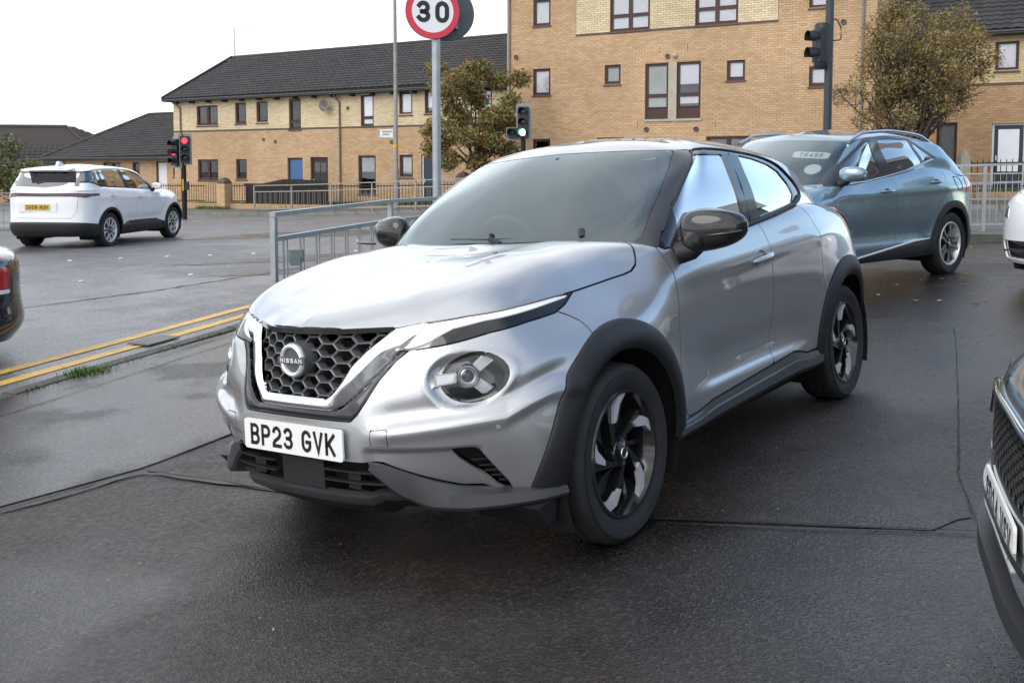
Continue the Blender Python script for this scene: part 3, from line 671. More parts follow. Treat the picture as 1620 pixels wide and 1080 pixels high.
def tile_roof(parent, corners, indiv=0, tw=.30, th=.30, name='roof'):
    """pitched plane: corners eaveL, eaveR, ridgeR, ridgeL (Vectors); courses of pantiles, each tile its own piece"""
    A, B, C, D = [Vector(c) for c in corners]; eu = (B-A).normalized(); nrm = eu.cross(D-A).normalized(); 
    if nrm.z < 0: nrm = -nrm
    ev = nrm.cross(eu); ev = ev if ev.z > 0 else -ev
    LEN = (B-A).length; HT = (D-A).dot(ev); h2 = (C-A).dot(ev)
    r0 = (D-A).dot(eu); r1 = (C-A).dot(eu)
    base = obj(name, [A - nrm*.01, B - nrm*.01, C - nrm*.01, D - nrm*.01, A - nrm*.12, B - nrm*.12, C - nrm*.12, D - nrm*.12], [(0,1,2,3),(7,6,5,4),(0,4,5,1),(2,6,7,3),(1,5,6,2),(3,7,4,0)], M_SOFFIT, parent); fix_normals(base.data)
    # one tile: wave across, lip at the foot
    nu = 6; prof = [(i/nu, .028*(.5-.5*math.cos(2*math.pi*i/nu*1.0)) ) for i in range(nu+1)]
    TV = []
    for y, lift in ((0, .034), (1.06, .004)):
        for x, h in prof: TV.append((x*tw, y*th, h + lift))
    for x, h in prof: TV.append((x*tw, 0, h + lift*0 + .004))
    TF = [(i, i+1, nu+2+i, nu+1+i) for i in range(nu)] + [(2*(nu+1)+i, 2*(nu+1)+i+1, i+1, i) for i in range(nu)]
    TV = np.array(TV); pos = []
    rows = int(HT/th)
    for j in range(rows):
        v = j*th; t = v/HT; a = r0*t; b = LEN + (r1-LEN)*t
        k0 = math.ceil(a/tw - .3); k1 = math.floor(b/tw + .3)
        for k in range(k0, k1): pos.append((k*tw, v))
    E = np.array([tuple(eu), tuple(ev), tuple(nrm)])
    P3 = np.array([tuple(A + eu*u + ev*v) for u, v in pos])
    order = np.argsort(np.linalg.norm(P3 - np.array(CAMP), axis=1)); rest = order[indiv:]
    if len(rest):
        L0 = TV @ E; V = (P3[rest][:, None] + L0[None]).reshape(-1, 3); F = (np.array(TF)[None] + (np.arange(len(rest))*len(TV))[:, None, None]).reshape(-1, 4)
        o = obj('roof_tile', V, F, M_TILE, base, 50); tag(o, kind='stuff')
    if indiv:
        me = new_mesh('roof_tile', TV @ E, np.array(TF)); me.materials.append(M_TILE); me.polygons.foreach_set('use_smooth', np.ones(len(me.polygons), bool)); me.set_sharp_from_angle(angle=R(50))
        for i in order[:indiv]:
            o = bpy.data.objects.new('roof_tile', me); COL.objects.link(o); o.parent = base; o.location = P3[i]
    return base
def gutter(parent, u0, u1, d, z):
    mb = MB(); V = []; F = []
    for u in (u0, u1):
        for k in range(7): a = math.pi + math.pi*k/6; V.append(fpt(u, d + .055*math.cos(a), z + .055*math.sin(a) + .03))
    F = [(k, k+1, 8+k, 7+k) for k in range(6)]; mb.add(V, F); fbox(mb, u0, u1, d-.075, d-.055, z-.06, z+.035); mb.build('gutter', M_GUTTER, parent, 60)
def pipe(parent, u, d, z0, z1, m=None, swan=True):
    mb = MB(); pts = [fpt(u, d+.06, z0), fpt(u, d+.06, z1-.45 if swan else z1)]
    if swan: pts += [fpt(u-.02, d+.07, z1-.38), fpt(u-.10, d+.30, z1-.12), fpt(u-.12, d+.36, z1)]
    mb.tube(pts, .036, 8); mb.build('downpipe', m or M_PIPE, parent, 60)
def vent(parent, u, d, z, w=.14): mb = MB(); fbox(mb, u-w/2, u+w/2, d, d+.03, z-w/2, z+w/2); mb.build('air_vent', M_STRING, parent)

def terrace_left():
    h = thing('terraced_house', 'long two-storey buff brick terrace with cream upper floor and blue door, left of centre', 'house', fpt(-4.5, 0, -.2))
    h.location = (0, 0, 0)
    up = [(-12.16,-10.81,3.38,4.33,'double'),(-9.70,-9.04,3.43,4.37,'single'),(-8.40,-7.73,3.44,4.40,'single'),(-6.48,-5.81,3.10,4.42,'transom'),(-2.52,-1.86,3.17,4.48,'transom'),(-0.54,0.10,3.59,4.51,'single'),(0.72,1.40,3.61,4.52,'single'),(3.2,3.85,3.6,4.52,'single')]
    lo = [(-12.16,-10.85,0.86,1.82,'double'),(-9.71,-9.06,0.91,1.86,'single'),(-2.68,-1.78,0.35,1.95,'single'),(-0.55,0.10,1.05,1.97,'single')]
    drs = [(-6.61,-5.75,-.15,1.87,M_BLUE,None,False),(-5.30,-4.33,-.15,1.90,M_DOORB,None,True),(0.53,1.25,-.1,1.97,M_DOORN,M_WHITEF,False)]
    op = [(a, b, c, d) for a, b, c, d, *_ in up+lo] + [(a, b, c, d) for a, b, c, d, *_ in drs]
    brick_wall(h, -13.72, 4.9, -.5, 3.10, 0, op, M_BRICK, M_MORTAR)
    brick_wall(h, -13.72, 4.9, 3.175, 4.70, 0, op, M_BRICKC, M_MORTARC)
    mb = MB(); cur = -13.72
    for a, b in ((-6.48,-5.81), (4.9, 4.9)): fbox(mb, cur, a, -.2, .02, 3.10, 3.175); cur = b
    mb.build('string_course', M_STRING, h)
    bl = [(M_CURT, .0), (M_ROOM, 0), (M_BLIND, .95), (M_CURT, .35), (M_BLIND, 1), (M_BLIND, 1), (M_BLIND, .8), (M_BLIND, 1)]
    for (a, b, c, d, st), q in zip(up, bl): window(h, a, b, c, d, 0, st, q if q[1] else None)
    for (a, b, c, d, st), q in zip(lo, [(M_CURT, 1), (M_CURT, .95), (M_CURT, 0), (M_CURT, .9)]): window(h, a, b, c, d, 0, st, q if q[1] else None)
    for a, b, c, d, m, fm, gl in drs: door(h, a, b, c, d, 0, m, fm, gl, gl)
    # roof: eaves overhang .35, hipped left end
    ze = 4.66; ov = .38; rise = 2.40; run = 4.4
    e0, e1 = fpt(-14.05, ov, ze), fpt(4.95, ov, ze + .10); g0, g1 = fpt(-14.30, -run, ze+rise), fpt(4.95, -run, ze+rise+.10)
    tile_roof(h, (e0, e1, g1, g0), 300)
    tile_roof(h, (fpt(4.95, -2*run-ov, ze+.10), fpt(-14.30, -2*run-ov, ze), g0, g1), 0)
    mb = MB(); mb.tube([g0, g1], .09, 8); mb.build('ridge', M_RIDGE, h, 60); mb = MB(); mb.bar(e0 + Vector((0, 0, .0)), g0, .06, .20); mb.build('verge', M_RIDGE, h, 60)
    gutter(h, -14.05, 4.9, ov+.06, ze-.06)
    mb = MB(); fbox(mb, -14.0, 4.9, -.1, ov, ze-.14, ze-.06); mb.build('soffit', M_SOFFIT, h)
    for k in range(18): mb = MB(); u = -13.4 + k*1.05; fbox(mb, u, u+.09, .0, ov-.02, ze-.24, ze-.14); mb.build('rafter_end', M_SOFFIT, h)
    pipe(h, -3.62, 0, -.1, ze-.05); pipe(h, -13.2, 0, -.1, ze-.05)
    mb = MB(); c = fpt(-4.25, .30, 4.08); Q = Matrix.Translation(c) @ FN.to_track_quat('Z', 'Y').to_matrix().to_4x4()
    mb.lathe([(0, -.06), (.14, -.03), (.25, .03), (.26, .03), (.14, -.04), (0, -.075)], 24, 'z'); mb.build('satellite_dish', M_PIPE, h, 60, Q)
    mb = MB(); mb.tube([fpt(-4.25, 0, 3.95), fpt(-4.25, .2, 3.98), c], .02, 6); mb.tube([c - Vector((0, 0, .2)), c + FN*.28 - Vector((0, 0, .12))], .012, 6); mb.build('dish_arm', M_PIPE, h, 60)
    for u, z in ((-7.3, 2.6), (-3.2, 3.95), (-.95, 2.5), (-8.0, 2.7)): vent(h, u, .006, z, .13)
    mb = MB(); t = fpt(-14.1, -run, ze+rise); mb.tube([t, t + Vector((0, 0, 1.5))], .018, 6); mb.tube([t + Vector((0, 0, 1.45)), t + FU*1.15 + Vector((0, 0, 1.45))], .010, 6)
    for k in range(8): c = t + FU*(.15+.12*k) + Vector((0, 0, 1.45)); mb.tube([c - Vector((0, 0, .10)), c + Vector((0, 0, .10))], .005, 5)
    mb.build('aerial', M_GUTTER, h)
    # gable wall towards the bungalow
    mb = MB(); V = [fpt(-13.72, -.25, -.5), fpt(-13.72, -8.8, -.5), fpt(-13.72, -8.8, 4.8), fpt(-13.72, -.25, 4.8), fpt(-13.47, -.25, -.5), fpt(-13.47, -8.8, -.5), fpt(-13.47, -8.8, 4.8), fpt(-13.47, -.25, 4.8)]
    mb.add(V, [(0,1,2,3),(4,5,6,7),(0,4,7,3),(1,5,6,2),(3,2,6,7)]); mb.build('gable_wall', M_BRICK, h)
    return h
def flats():
    h = thing('apartment_building', 'tall buff brick block of flats with cream brick panel behind the crossover', 'building'); d = .55
    wins = [(5.96,6.67,6.63,7.58,'single',(M_BLIND,1)),(5.95,6.67,4.11,5.07,'single',(M_BLIND,1)),(8.84,9.45,4.38,5.07,'single',(M_CURT,.9)),(10.38,11.23,3.14,5.04,'panel',(M_CURT,1)),(11.53,12.38,3.14,5.04,'panel',(M_BLIND,.68)),
            (9.04,10.53,6.22,8.23,'doubletransom',(M_BLIND,1)),(12.17,13.63,6.22,8.23,'doubletransom',(M_BLIND,1)),(13.28,13.89,4.34,5.01,'single',(M_BLIND,.9)),(15.97,16.60,4.03,4.67,'single',(M_BLIND,.9)),(15.93,16.56,6.50,7.38,'single',(M_BLIND,1)),
            (8.55,9.6,1.0,2.52,'double',None),(12.6,14.1,1.0,2.50,'double',None),(5.95,6.67,1.5,2.5,'single',None)]
    op = [w[:4] for w in wins]
    H = 9.0
    brick_wall(h, 4.84, 18.0, .2, 6.15, d, op, M_BRICK, M_MORTAR, 300)
    brick_wall(h, 4.84, 7.70, 6.15, H, d, op, M_BRICK, M_MORTAR); brick_wall(h, 14.96, 18.0, 6.15, H, d, op, M_BRICK, M_MORTAR)
    brick_wall(h, 7.71, 14.95, 6.225, H, d, op, M_BRICKC, M_MORTARC)
    mb = MB(); fbox(mb, 7.70, 14.96, d-.2, d+.02, 6.15, 6.222); mb.build('string_course', M_STRING, h)
    for a, b, c, e, st, bl in wins: window(h, a, b, c, e, d, st, bl)
    mb = MB(); fbox(mb, 11.23, 11.53, d-.1, d+.015, 3.12, 5.05); mb.build('window_mullion', M_CONC, h)
    mb = MB(); fbox(mb, 10.33, 12.43, d-.1, d+.05, 3.05, 3.125); mb.build('window_ledge', M_CONC, h)
    pipe(h, 4.97, d, .4, 8.9, M_GUTTER, False); pipe(h, 17.6, d, .4, 8.9, M_GUTTER, False)
    for u, z in ((5.25, 5.55), (17.0, 6.0), (10.45, 2.78), (12.25, 2.76), (11.2, 5.26)):
        mb = MB(); mb.lathe([(.0, .02), (.055, .02), (.075, .05), (.085, .05), (.085, 0)], 16, 'z'); c = fpt(u, d+.005, z); mb.build('flue', M_STRING, h, 40, Matrix.Translation(c) @ FN.to_track_quat('Z', 'Y').to_matrix().to_4x4())
    mb = MB(); mb.lathe([(0, .10), (.05, .09), (.09, .05), (.10, 0)], 16, 'z'); mb.build('flue_cowl', M_CONC, h, 60, Matrix.Translation(fpt(11.47, d+.005, 5.27)) @ FN.to_track_quat('Z', 'Y').to_matrix().to_4x4())
    for u, z in ((10.9, 5.5), (11.9, 5.52), (10.1, 2.95), (12.9, 2.9)): mb = MB(); fbox(mb, u, u+.012, d+.002, d+.012, z-.12, z+.12); mb.build('wall_tie', M_STRING, h)
    # side walls and roof
    mb = MB(); fbox(mb, 4.84, 5.1, -9, d-.27, .2, H); mb.build('side_wall', M_BRICK, h); mb = MB(); fbox(mb, 17.75, 18.0, -9, d-.27, .2, H); mb.build('side_wall', M_BRICK, h)
    tile_roof(h, (fpt(4.5, d+.4, H), fpt(18.3, d+.4, H), fpt(18.3, -4, H+3), fpt(4.5, -4, H+3)), 0); gutter(h, 4.5, 18.3, d+.46, H-.05)
    return h
def terrace_right():
    h = thing('terraced_house', 'brown brick terrace with dark tiled roof and navy glazed door at right edge', 'house')
    wins = [(21.27,21.90,4.32,5.20,'single',(M_BLIND,1)),(24.0,24.63,4.32,5.20,'single',(M_BLIND,1)),(19.72,20.30,.9,2.83,'single',(M_CURT,1)),(23.4,24.2,1.0,2.7,'single',None)]
    drs = [(21.25,22.15,.72,2.78,M_DOORN,M_WHITEF)]
    op = [w[:4] for w in wins] + [w[:4] for w in drs]
    brick_wall(h, 18.0, 26.0, .3, 3.90, 0, op, M_BRICKR, M_MORTAR, 300); brick_wall(h, 18.0, 26.0, 3.975, 5.5, 0, op, M_BRICKRC, M_MORTARC)
    mb = MB(); fbox(mb, 18.0, 26.0, -.2, .02, 3.90, 3.972); mb.build('string_course', M_STRING, h)
    for a, b, c, e, st, bl in wins: window(h, a, b, c, e, 0, st, bl)
    door(h, 21.25, 22.15, .72, 2.78, 0, M_DOORN, M_WHITEF)
    mb = MB(); fbox(mb, 21.42, 21.98, -.085, -.075, 1.35, 2.6); mb.build('door_blind', M_BLIND, h)
    tile_roof(h, (fpt(18.1, .38, 5.5), fpt(26.2, .38, 5.5), fpt(26.2, -4.4, 8.6), fpt(18.1, -4.4, 8.6)), 300); gutter(h, 18.1, 26.1, .44, 5.44)
    mb = MB(); fbox(mb, 18.0, 26.1, -.1, .38, 5.36, 5.44); mb.build('soffit', M_SOFFIT, h)
    return h
def bungalow():
    h = thing('bungalow', 'low brick bungalow with wide dark tiled roof joined to the left end of the terrace', 'house'); d = -.6
    op = [(-15.7,-14.95,-.3,1.74),(-14.5,-13.85,1.0,1.74),(-19.6,-18.3,.9,1.72),(-17.4,-16.9,1.2,1.72)]
    brick_wall(h, -22.6, -13.75, -.7, 2.0, d, op, M_BRICK, M_MORTAR)
    window(h, *op[1], d); window(h, *op[2], d, 'double'); window(h, *op[3], d); door(h, *op[0], d, M_WHITEF)
    tile_roof(h, (fpt(-24.0, d+.5, 1.90), fpt(-13.75, d+.5, 2.05), fpt(-13.75, d-4.4, 4.36), fpt(-21.3, d-4.4, 4.34)), 0); gutter(h, -24.0, -13.8, d+.56, 1.92)
    mb = MB(); mb.tube([fpt(-24, d+.5, 1.95), fpt(-21.3, d-4.4, 4.39), fpt(-13.75, d-4.4, 4.41)], .09, 8); mb.build('ridge', M_RIDGE, h, 60)
    mb = MB(); fbox(mb, -22.6, -22.35, d-8, d-.27, -.7, 2.0); mb.build('side_wall', M_BRICK, h)
    return h
def far_house():
    h = thing('far_house', 'brown brick house with hipped dark roof at far left behind the white car', 'house')
    def P(x, y, z): return Vector((x, y, z))
    a, b = P(-44, 56, 1.5), P(-24.2, 59.5, 1.45); c, e = P(-28.0, 62.0, 4.0), P(-40, 60.0, 4.0)
    tile_roof(h, (a, b, c, e), 0); tile_roof(h, (b, P(-21.5, 67, 1.4), c + Vector((.2, .3, 0)), c), 0)
    mb = MB(); mb.tube([b, c, e], .11, 8); mb.build('ridge', M_RIDGE, h, 60)
    mb = MB(); mb.add([P(-43.5, 56.6, -1.2), P(-24.8, 60.0, -1.2), P(-24.8, 60.0, 1.5), P(-43.5, 56.6, 1.5), P(-43.5, 57.0, -1.2), P(-24.8, 60.4, -1.2), P(-24.8, 60.4, 1.5), P(-43.5, 57.0, 1.5)], [(0,1,2,3),(7,6,5,4),(0,4,5,1),(1,5,6,2),(2,6,7,3),(3,7,4,0)]); mb.build('wall', M_BRICKR, h)
    return h
terrace_left(); flats(); terrace_right(); bungalow(); far_house()

def showroom():
    """the dealer's own building beside the forecourt: out of the frame, mirrored in the cars"""
    h = thing('showroom_building', 'dark grey showroom beside the forecourt, mirrored in the silver crossover doors', 'building')
    x0 = 14.2; zb = .2; MW = mat('showroom_cladding', (.07, .072, .078), .6, noise=.1); MS = mat('showroom_fascia', (.30, .31, .33), .5)
    mb = MB(); mb.box((x0, -14, zb-.5), (x0+9, 13.5, 4.2)); mb.build('wall', MW, h)
    mb = MB(); mb.box((x0-.12, -14.1, 4.2), (x0+9.1, 13.6, 5.0)); mb.build('fascia', MS, h)
    for k in range(9):
        y = -13+k*2.9; mb = MB(); mb.box((x0-.03, y, .7), (x0-.002, y+2.3, 3.4)); w = mb.build('window', M_GUTTER, h); mb = MB(); mb.box((x0-.04, y+.08, .78), (x0-.032, y+2.22, 3.32)); mb.build('pane', mat('showroom_glass', (.02, .022, .025), .05, coat=.5) if k == 0 else MATS['showroom_glass'], w)
showroom()
# ---------------------------------------------------------------- control nets of the silver crossover (metres; x forward from the front axle, y to its left)
def _col(rows): return [tuple(map(float, r)) for r in rows]
def hero_net():
    Z = (.24, .29, .36, .47, .58, .70, .82)
    C = []
    def front(xs, ys, zs, tail):
        C.append([(x, y, z) for x, y, z in zip(xs, ys, zs)] + tail)
    front((.74,.83,.85,.860,.858,.845,.825), (0,)*7, Z, [(.80,0,.905),(.74,0,.94),(.66,0,.965),(.55,0,.995)])
    front((.735,.825,.845,.855,.852,.828,.795), (.17,.18,.19,.2,.2,.195,.19), Z, [(.765,.185,.905),(.70,.17,.945),(.60,.1,.985),(.47,0,1.012)])
    front((.68,.78,.810,.824,.822,.78,.725), (.35,.37,.38,.385,.385,.37,.36), Z, [(.675,.346,.905),(.615,.32,.96),(.52,.18,1.003),(.38,0,1.03)])
    front((.59,.68,.715,.740,.748,.715,.685), (.50,.53,.545,.558,.562,.545,.525), Z, [(.615,.485,.925),(.545,.435,.995),(.42,.24,1.03),(.28,0,1.045)])
    front((.51,.59,.635,.660,.674,.645,.61), (.60,.635,.645,.662,.672,.652,.632), Z, [(.545,.595,.935),(.47,.52,1.03),(.31,.28,1.055),(.18,0,1.06)])
    front((.43,.50,.535,.560,.572,.545,.50), (.71,.745,.76,.782,.788,.77,.735), Z, [(.43,.685,.945),(.345,.585,1.06),(.20,.3,1.078),(.08,0,1.073)])
    front((.36,.39,.41,.415,.41,.375,.325), (.79,.84,.855,.865,.862,.845,.81), Z, [(.23,.712,.958),(.17,.605,1.092),(.08,.32,1.097),(-.03,0,1.083)])
    def side(x, ys, zs, tail): C.append([(x, y, z) for y, z in zip(ys, zs)] + tail)
    zs = (.22,.28,.36,.47,.58,.71,.84)
    side(.0, (.83,.865,.88,.888,.888,.882,.845), zs, [(0,.725,.972),(-.02,.62,1.108),(-.06,.34,1.108),(-.15,0,1.10)])
    side(-.33, (.83,.86,.872,.88,.883,.882,.858), (.22,.28,.36,.47,.59,.73,.87), [(-.345,.745,1.01),(-.34,.645,1.122),(-.36,.36,1.12),(-.37,0,1.115)])
    side(-.46, (.82,.85,.86,.868,.872,.874,.857), (.22,.28,.36,.47,.60,.745,.90), [(-.465,.768,1.065),(-.46,.68,1.125),(-.47,.36,1.085),(-.48,0,1.07)])
    side(-.60, (.82,.848,.856,.857,.862,.869,.858), (.22,.28,.36,.47,.60,.755,.925), [(-.60,.80,1.068),(-.60,.71,1.10),(-.6,.36,1.05),(-.6,0,1.04)])
    side(-1.0, (.82,.845,.852,.850,.854,.865,.858), (.22,.28,.36,.47,.60,.77,.95), [(-1.0,.805,1.088),(-1.0,.70,1.09),(-1.0,.36,1.05),(-1.0,0,1.04)])
    side(-1.5, (.82,.845,.852,.850,.856,.868,.86), (.22,.28,.36,.47,.60,.785,.97), [(-1.5,.805,1.12),(-1.5,.70,1.11),(-1.5,.36,1.06),(-1.5,0,1.04)])
    side(-1.95, (.82,.85,.862,.868,.875,.884,.868), (.22,.28,.36,.47,.61,.80,1.0), [(-1.95,.805,1.158),(-1.95,.70,1.14),(-1.95,.36,1.07),(-1.95,0,1.05)])
    side(-2.3, (.82,.855,.872,.885,.895,.900,.872), (.22,.28,.36,.47,.62,.82,1.03), [(-2.3,.79,1.185),(-2.3,.68,1.16),(-2.3,.34,1.08),(-2.3,0,1.06)])
    side(-2.64, (.82,.85,.87,.885,.896,.898,.86), (.22,.28,.36,.47,.63,.83,1.03), [(-2.64,.775,1.16),(-2.64,.65,1.14),(-2.62,.33,1.09),(-2.6,0,1.07)])
    side(-2.95, (.78,.82,.84,.855,.865,.862,.82), (.25,.31,.39,.49,.64,.83,1.01), [(-2.93,.745,1.12),(-2.9,.62,1.12),(-2.85,.32,1.10),(-2.8,0,1.08)])
    def rear(xs, ys, tail): C.append([(x, y, z) for x, y, z in zip(xs, ys, (.25,.32,.40,.50,.64,.83,1.0))] + tail)
    rear((-3.08,-3.14,-3.17,-3.18,-3.17,-3.14,-3.10), (.70,.74,.76,.77,.77,.75,.715), [(-3.06,.66,1.08),(-3.0,.56,1.10),(-2.95,.3,1.09),(-2.9,0,1.08)])
    rear((-3.2,-3.27,-3.30,-3.31,-3.30,-3.25,-3.19), (.43,.45,.46,.46,.46,.45,.43), [(-3.13,.40,1.08),(-3.07,.34,1.10),(-3.02,.2,1.09),(-2.96,0,1.08)])
    rear((-3.23,-3.30,-3.33,-3.34,-3.33,-3.28,-3.22), (0,)*7, [(-3.16,0,1.08),(-3.11,0,1.095),(-3.06,0,1.09),(-3.0,0,1.08)])
    return C
def hero_green():
    D = [
     [(-.30,0,1.03),(-.40,0,1.105),(-.61,0,1.258),(-.83,0,1.412),(-1.02,0,1.532),(-1.12,0,1.570),(-1.22,0,1.590)],
     [(-.31,.3,1.03),(-.41,.31,1.11),(-.62,.29,1.26),(-.84,.27,1.412),(-1.03,.25,1.528),(-1.14,.17,1.573),(-1.28,0,1.597)],
     [(-.36,.60,1.03),(-.455,.585,1.118),(-.66,.55,1.27),(-.88,.51,1.408),(-1.07,.475,1.516),(-1.18,.30,1.570),(-1.36,0,1.602)],
     [(-.44,.735,1.03),(-.515,.71,1.125),(-.70,.675,1.272),(-.92,.63,1.403),(-1.11,.585,1.50),(-1.22,.38,1.565),(-1.45,0,1.605)],
     [(-.52,.795,1.03),(-.61,.78,1.115),(-.79,.745,1.262),(-.99,.70,1.40),(-1.19,.645,1.490),(-1.28,.42,1.563),(-1.55,0,1.606)],
     [(-.60,.80,1.03),(-.70,.787,1.110),(-.87,.752,1.258),(-1.05,.704,1.392),(-1.215,.646,1.494),(-1.30,.42,1.565),(-1.58,0,1.606)],
     [(-.93,.80,1.03),(-.98,.79,1.108),(-1.07,.754,1.26),(-1.17,.704,1.393),(-1.27,.644,1.500),(-1.35,.42,1.569),(-1.63,0,1.606)],
     [(-1.35,.81,1.05),(-1.35,.795,1.125),(-1.35,.757,1.27),(-1.35,.705,1.40),(-1.36,.64,1.508),(-1.42,.42,1.573),(-1.72,0,1.606)],
     [(-1.7,.81,1.06),(-1.7,.795,1.14),(-1.7,.757,1.28),(-1.7,.705,1.40),(-1.7,.64,1.498),(-1.72,.42,1.568),(-1.95,0,1.601)],
     [(-2.1,.80,1.1),(-2.1,.785,1.18),(-2.1,.75,1.285),(-2.1,.70,1.375),(-2.1,.635,1.462),(-2.1,.42,1.535),(-2.2,0,1.575)],
     [(-2.45,.77,1.1),(-2.45,.755,1.185),(-2.45,.725,1.262),(-2.45,.685,1.335),(-2.45,.625,1.412),(-2.44,.41,1.49),(-2.45,0,1.545)],
     [(-2.95,.70,1.06),(-2.83,.66,1.13),(-2.73,.63,1.20),(-2.65,.60,1.27),(-2.57,.565,1.345),(-2.56,.36,1.44),(-2.57,0,1.51)],
     [(-3.06,.4,1.06),(-2.96,.38,1.13),(-2.87,.36,1.20),(-2.78,.34,1.28),(-2.69,.32,1.36),(-2.66,.2,1.43),(-2.64,0,1.485)],
     [(-3.08,0,1.06),(-2.98,0,1.13),(-2.89,0,1.20),(-2.80,0,1.28),(-2.71,0,1.37),(-2.69,0,1.43),(-2.68,0,1.475)]]
    return D
# ---------------------------------------------------------------- car library: paints, stroke lettering, wheels
def PAINT(n, c, metal=.85, rough=.32):
    m = mat(n, c, rough, metal, coat=1.0, rvar=.03, nscale=2.0); m.node_tree.nodes['Principled BSDF'].inputs['Coat IOR'].default_value = 1.85; return m
M_SILVER = PAINT('silver_paint', (.40, .405, .415), .70, .33)
M_GLOSSBLK = mat('gloss_black', (.012, .012, .013), .12, 0, coat=.6, rvar=.05)
M_PILLAR = mat('pillar_black', (.035, .034, .036), .22, 0, coat=.4)
M_CLAD = mat('black_cladding', (.012, .012, .0135), .50, 0, noise=.12, nscale=9, bump=.25, bscale=900)
M_CLADGREY = mat('grey_skid_plastic', (.040, .041, .044), .42, .1, noise=.08, nscale=9)
M_SILL = mat('dark_sill', (.05, .055, .06), .30, .1, coat=.3)
M_RUBBER = mat('tyre_rubber', (.022, .022, .023), .72, 0, noise=.25, nscale=14, bump=.3, bscale=120)
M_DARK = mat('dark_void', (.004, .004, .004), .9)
M_INT = mat('cabin_trim', (.05, .05, .052), .7, noise=.15)
M_SEAT = mat('seat_cloth', (.05, .05, .053), .85, noise=.2, nscale=20)
M_CHROME = mat('chrome', (.82, .83, .85), .06, 1.0)
M_CHROMED = mat('lamp_chrome', (.62, .63, .66), .18, 1.0)
M_MACH = mat('machined_alloy', (.66, .67, .69), .35, .35)
M_RIMBLK = mat('rim_black', (.014, .014, .015), .18, .2, coat=.5)
M_DISC = mat('brake_disc', (.20, .19, .18), .45, .7)
M_PLATEW = mat('plate_white', (.80, .80, .79), .35, 0, coat=.3)
M_PLATEY = mat('plate_yellow', (.62, .40, .03), .35, 0, coat=.3)
M_INK = mat('plate_ink', (.012, .012, .014), .4)
M_RED = mat('red_lens', (.42, .015, .02), .12, 0, coat=1.0)
M_LENSW = mat('white_lens', (.75, .76, .78), .1, .0, coat=1.0)
M_LENSGREY = mat('lamp_inner', (.24, .25, .26), .22, .6)
M_DRL = mat('daytime_lamp_lens', (.85, .86, .88), .25, 0, coat=1.0, emit=(1, 1, 1), estr=.35)
G_SCREEN = glass_mat('windscreen_glass', (.66, .74, .73), 2.3, 0, (.86, .97, 1.0))
G_SIDE = glass_mat('side_glass', (.42, .47, .46), 5.0)
G_DARK = glass_mat('privacy_glass', (.10, .11, .12), 5.0)
G_LENS = glass_mat('lamp_lens', (.93, .94, .95), 1.2)
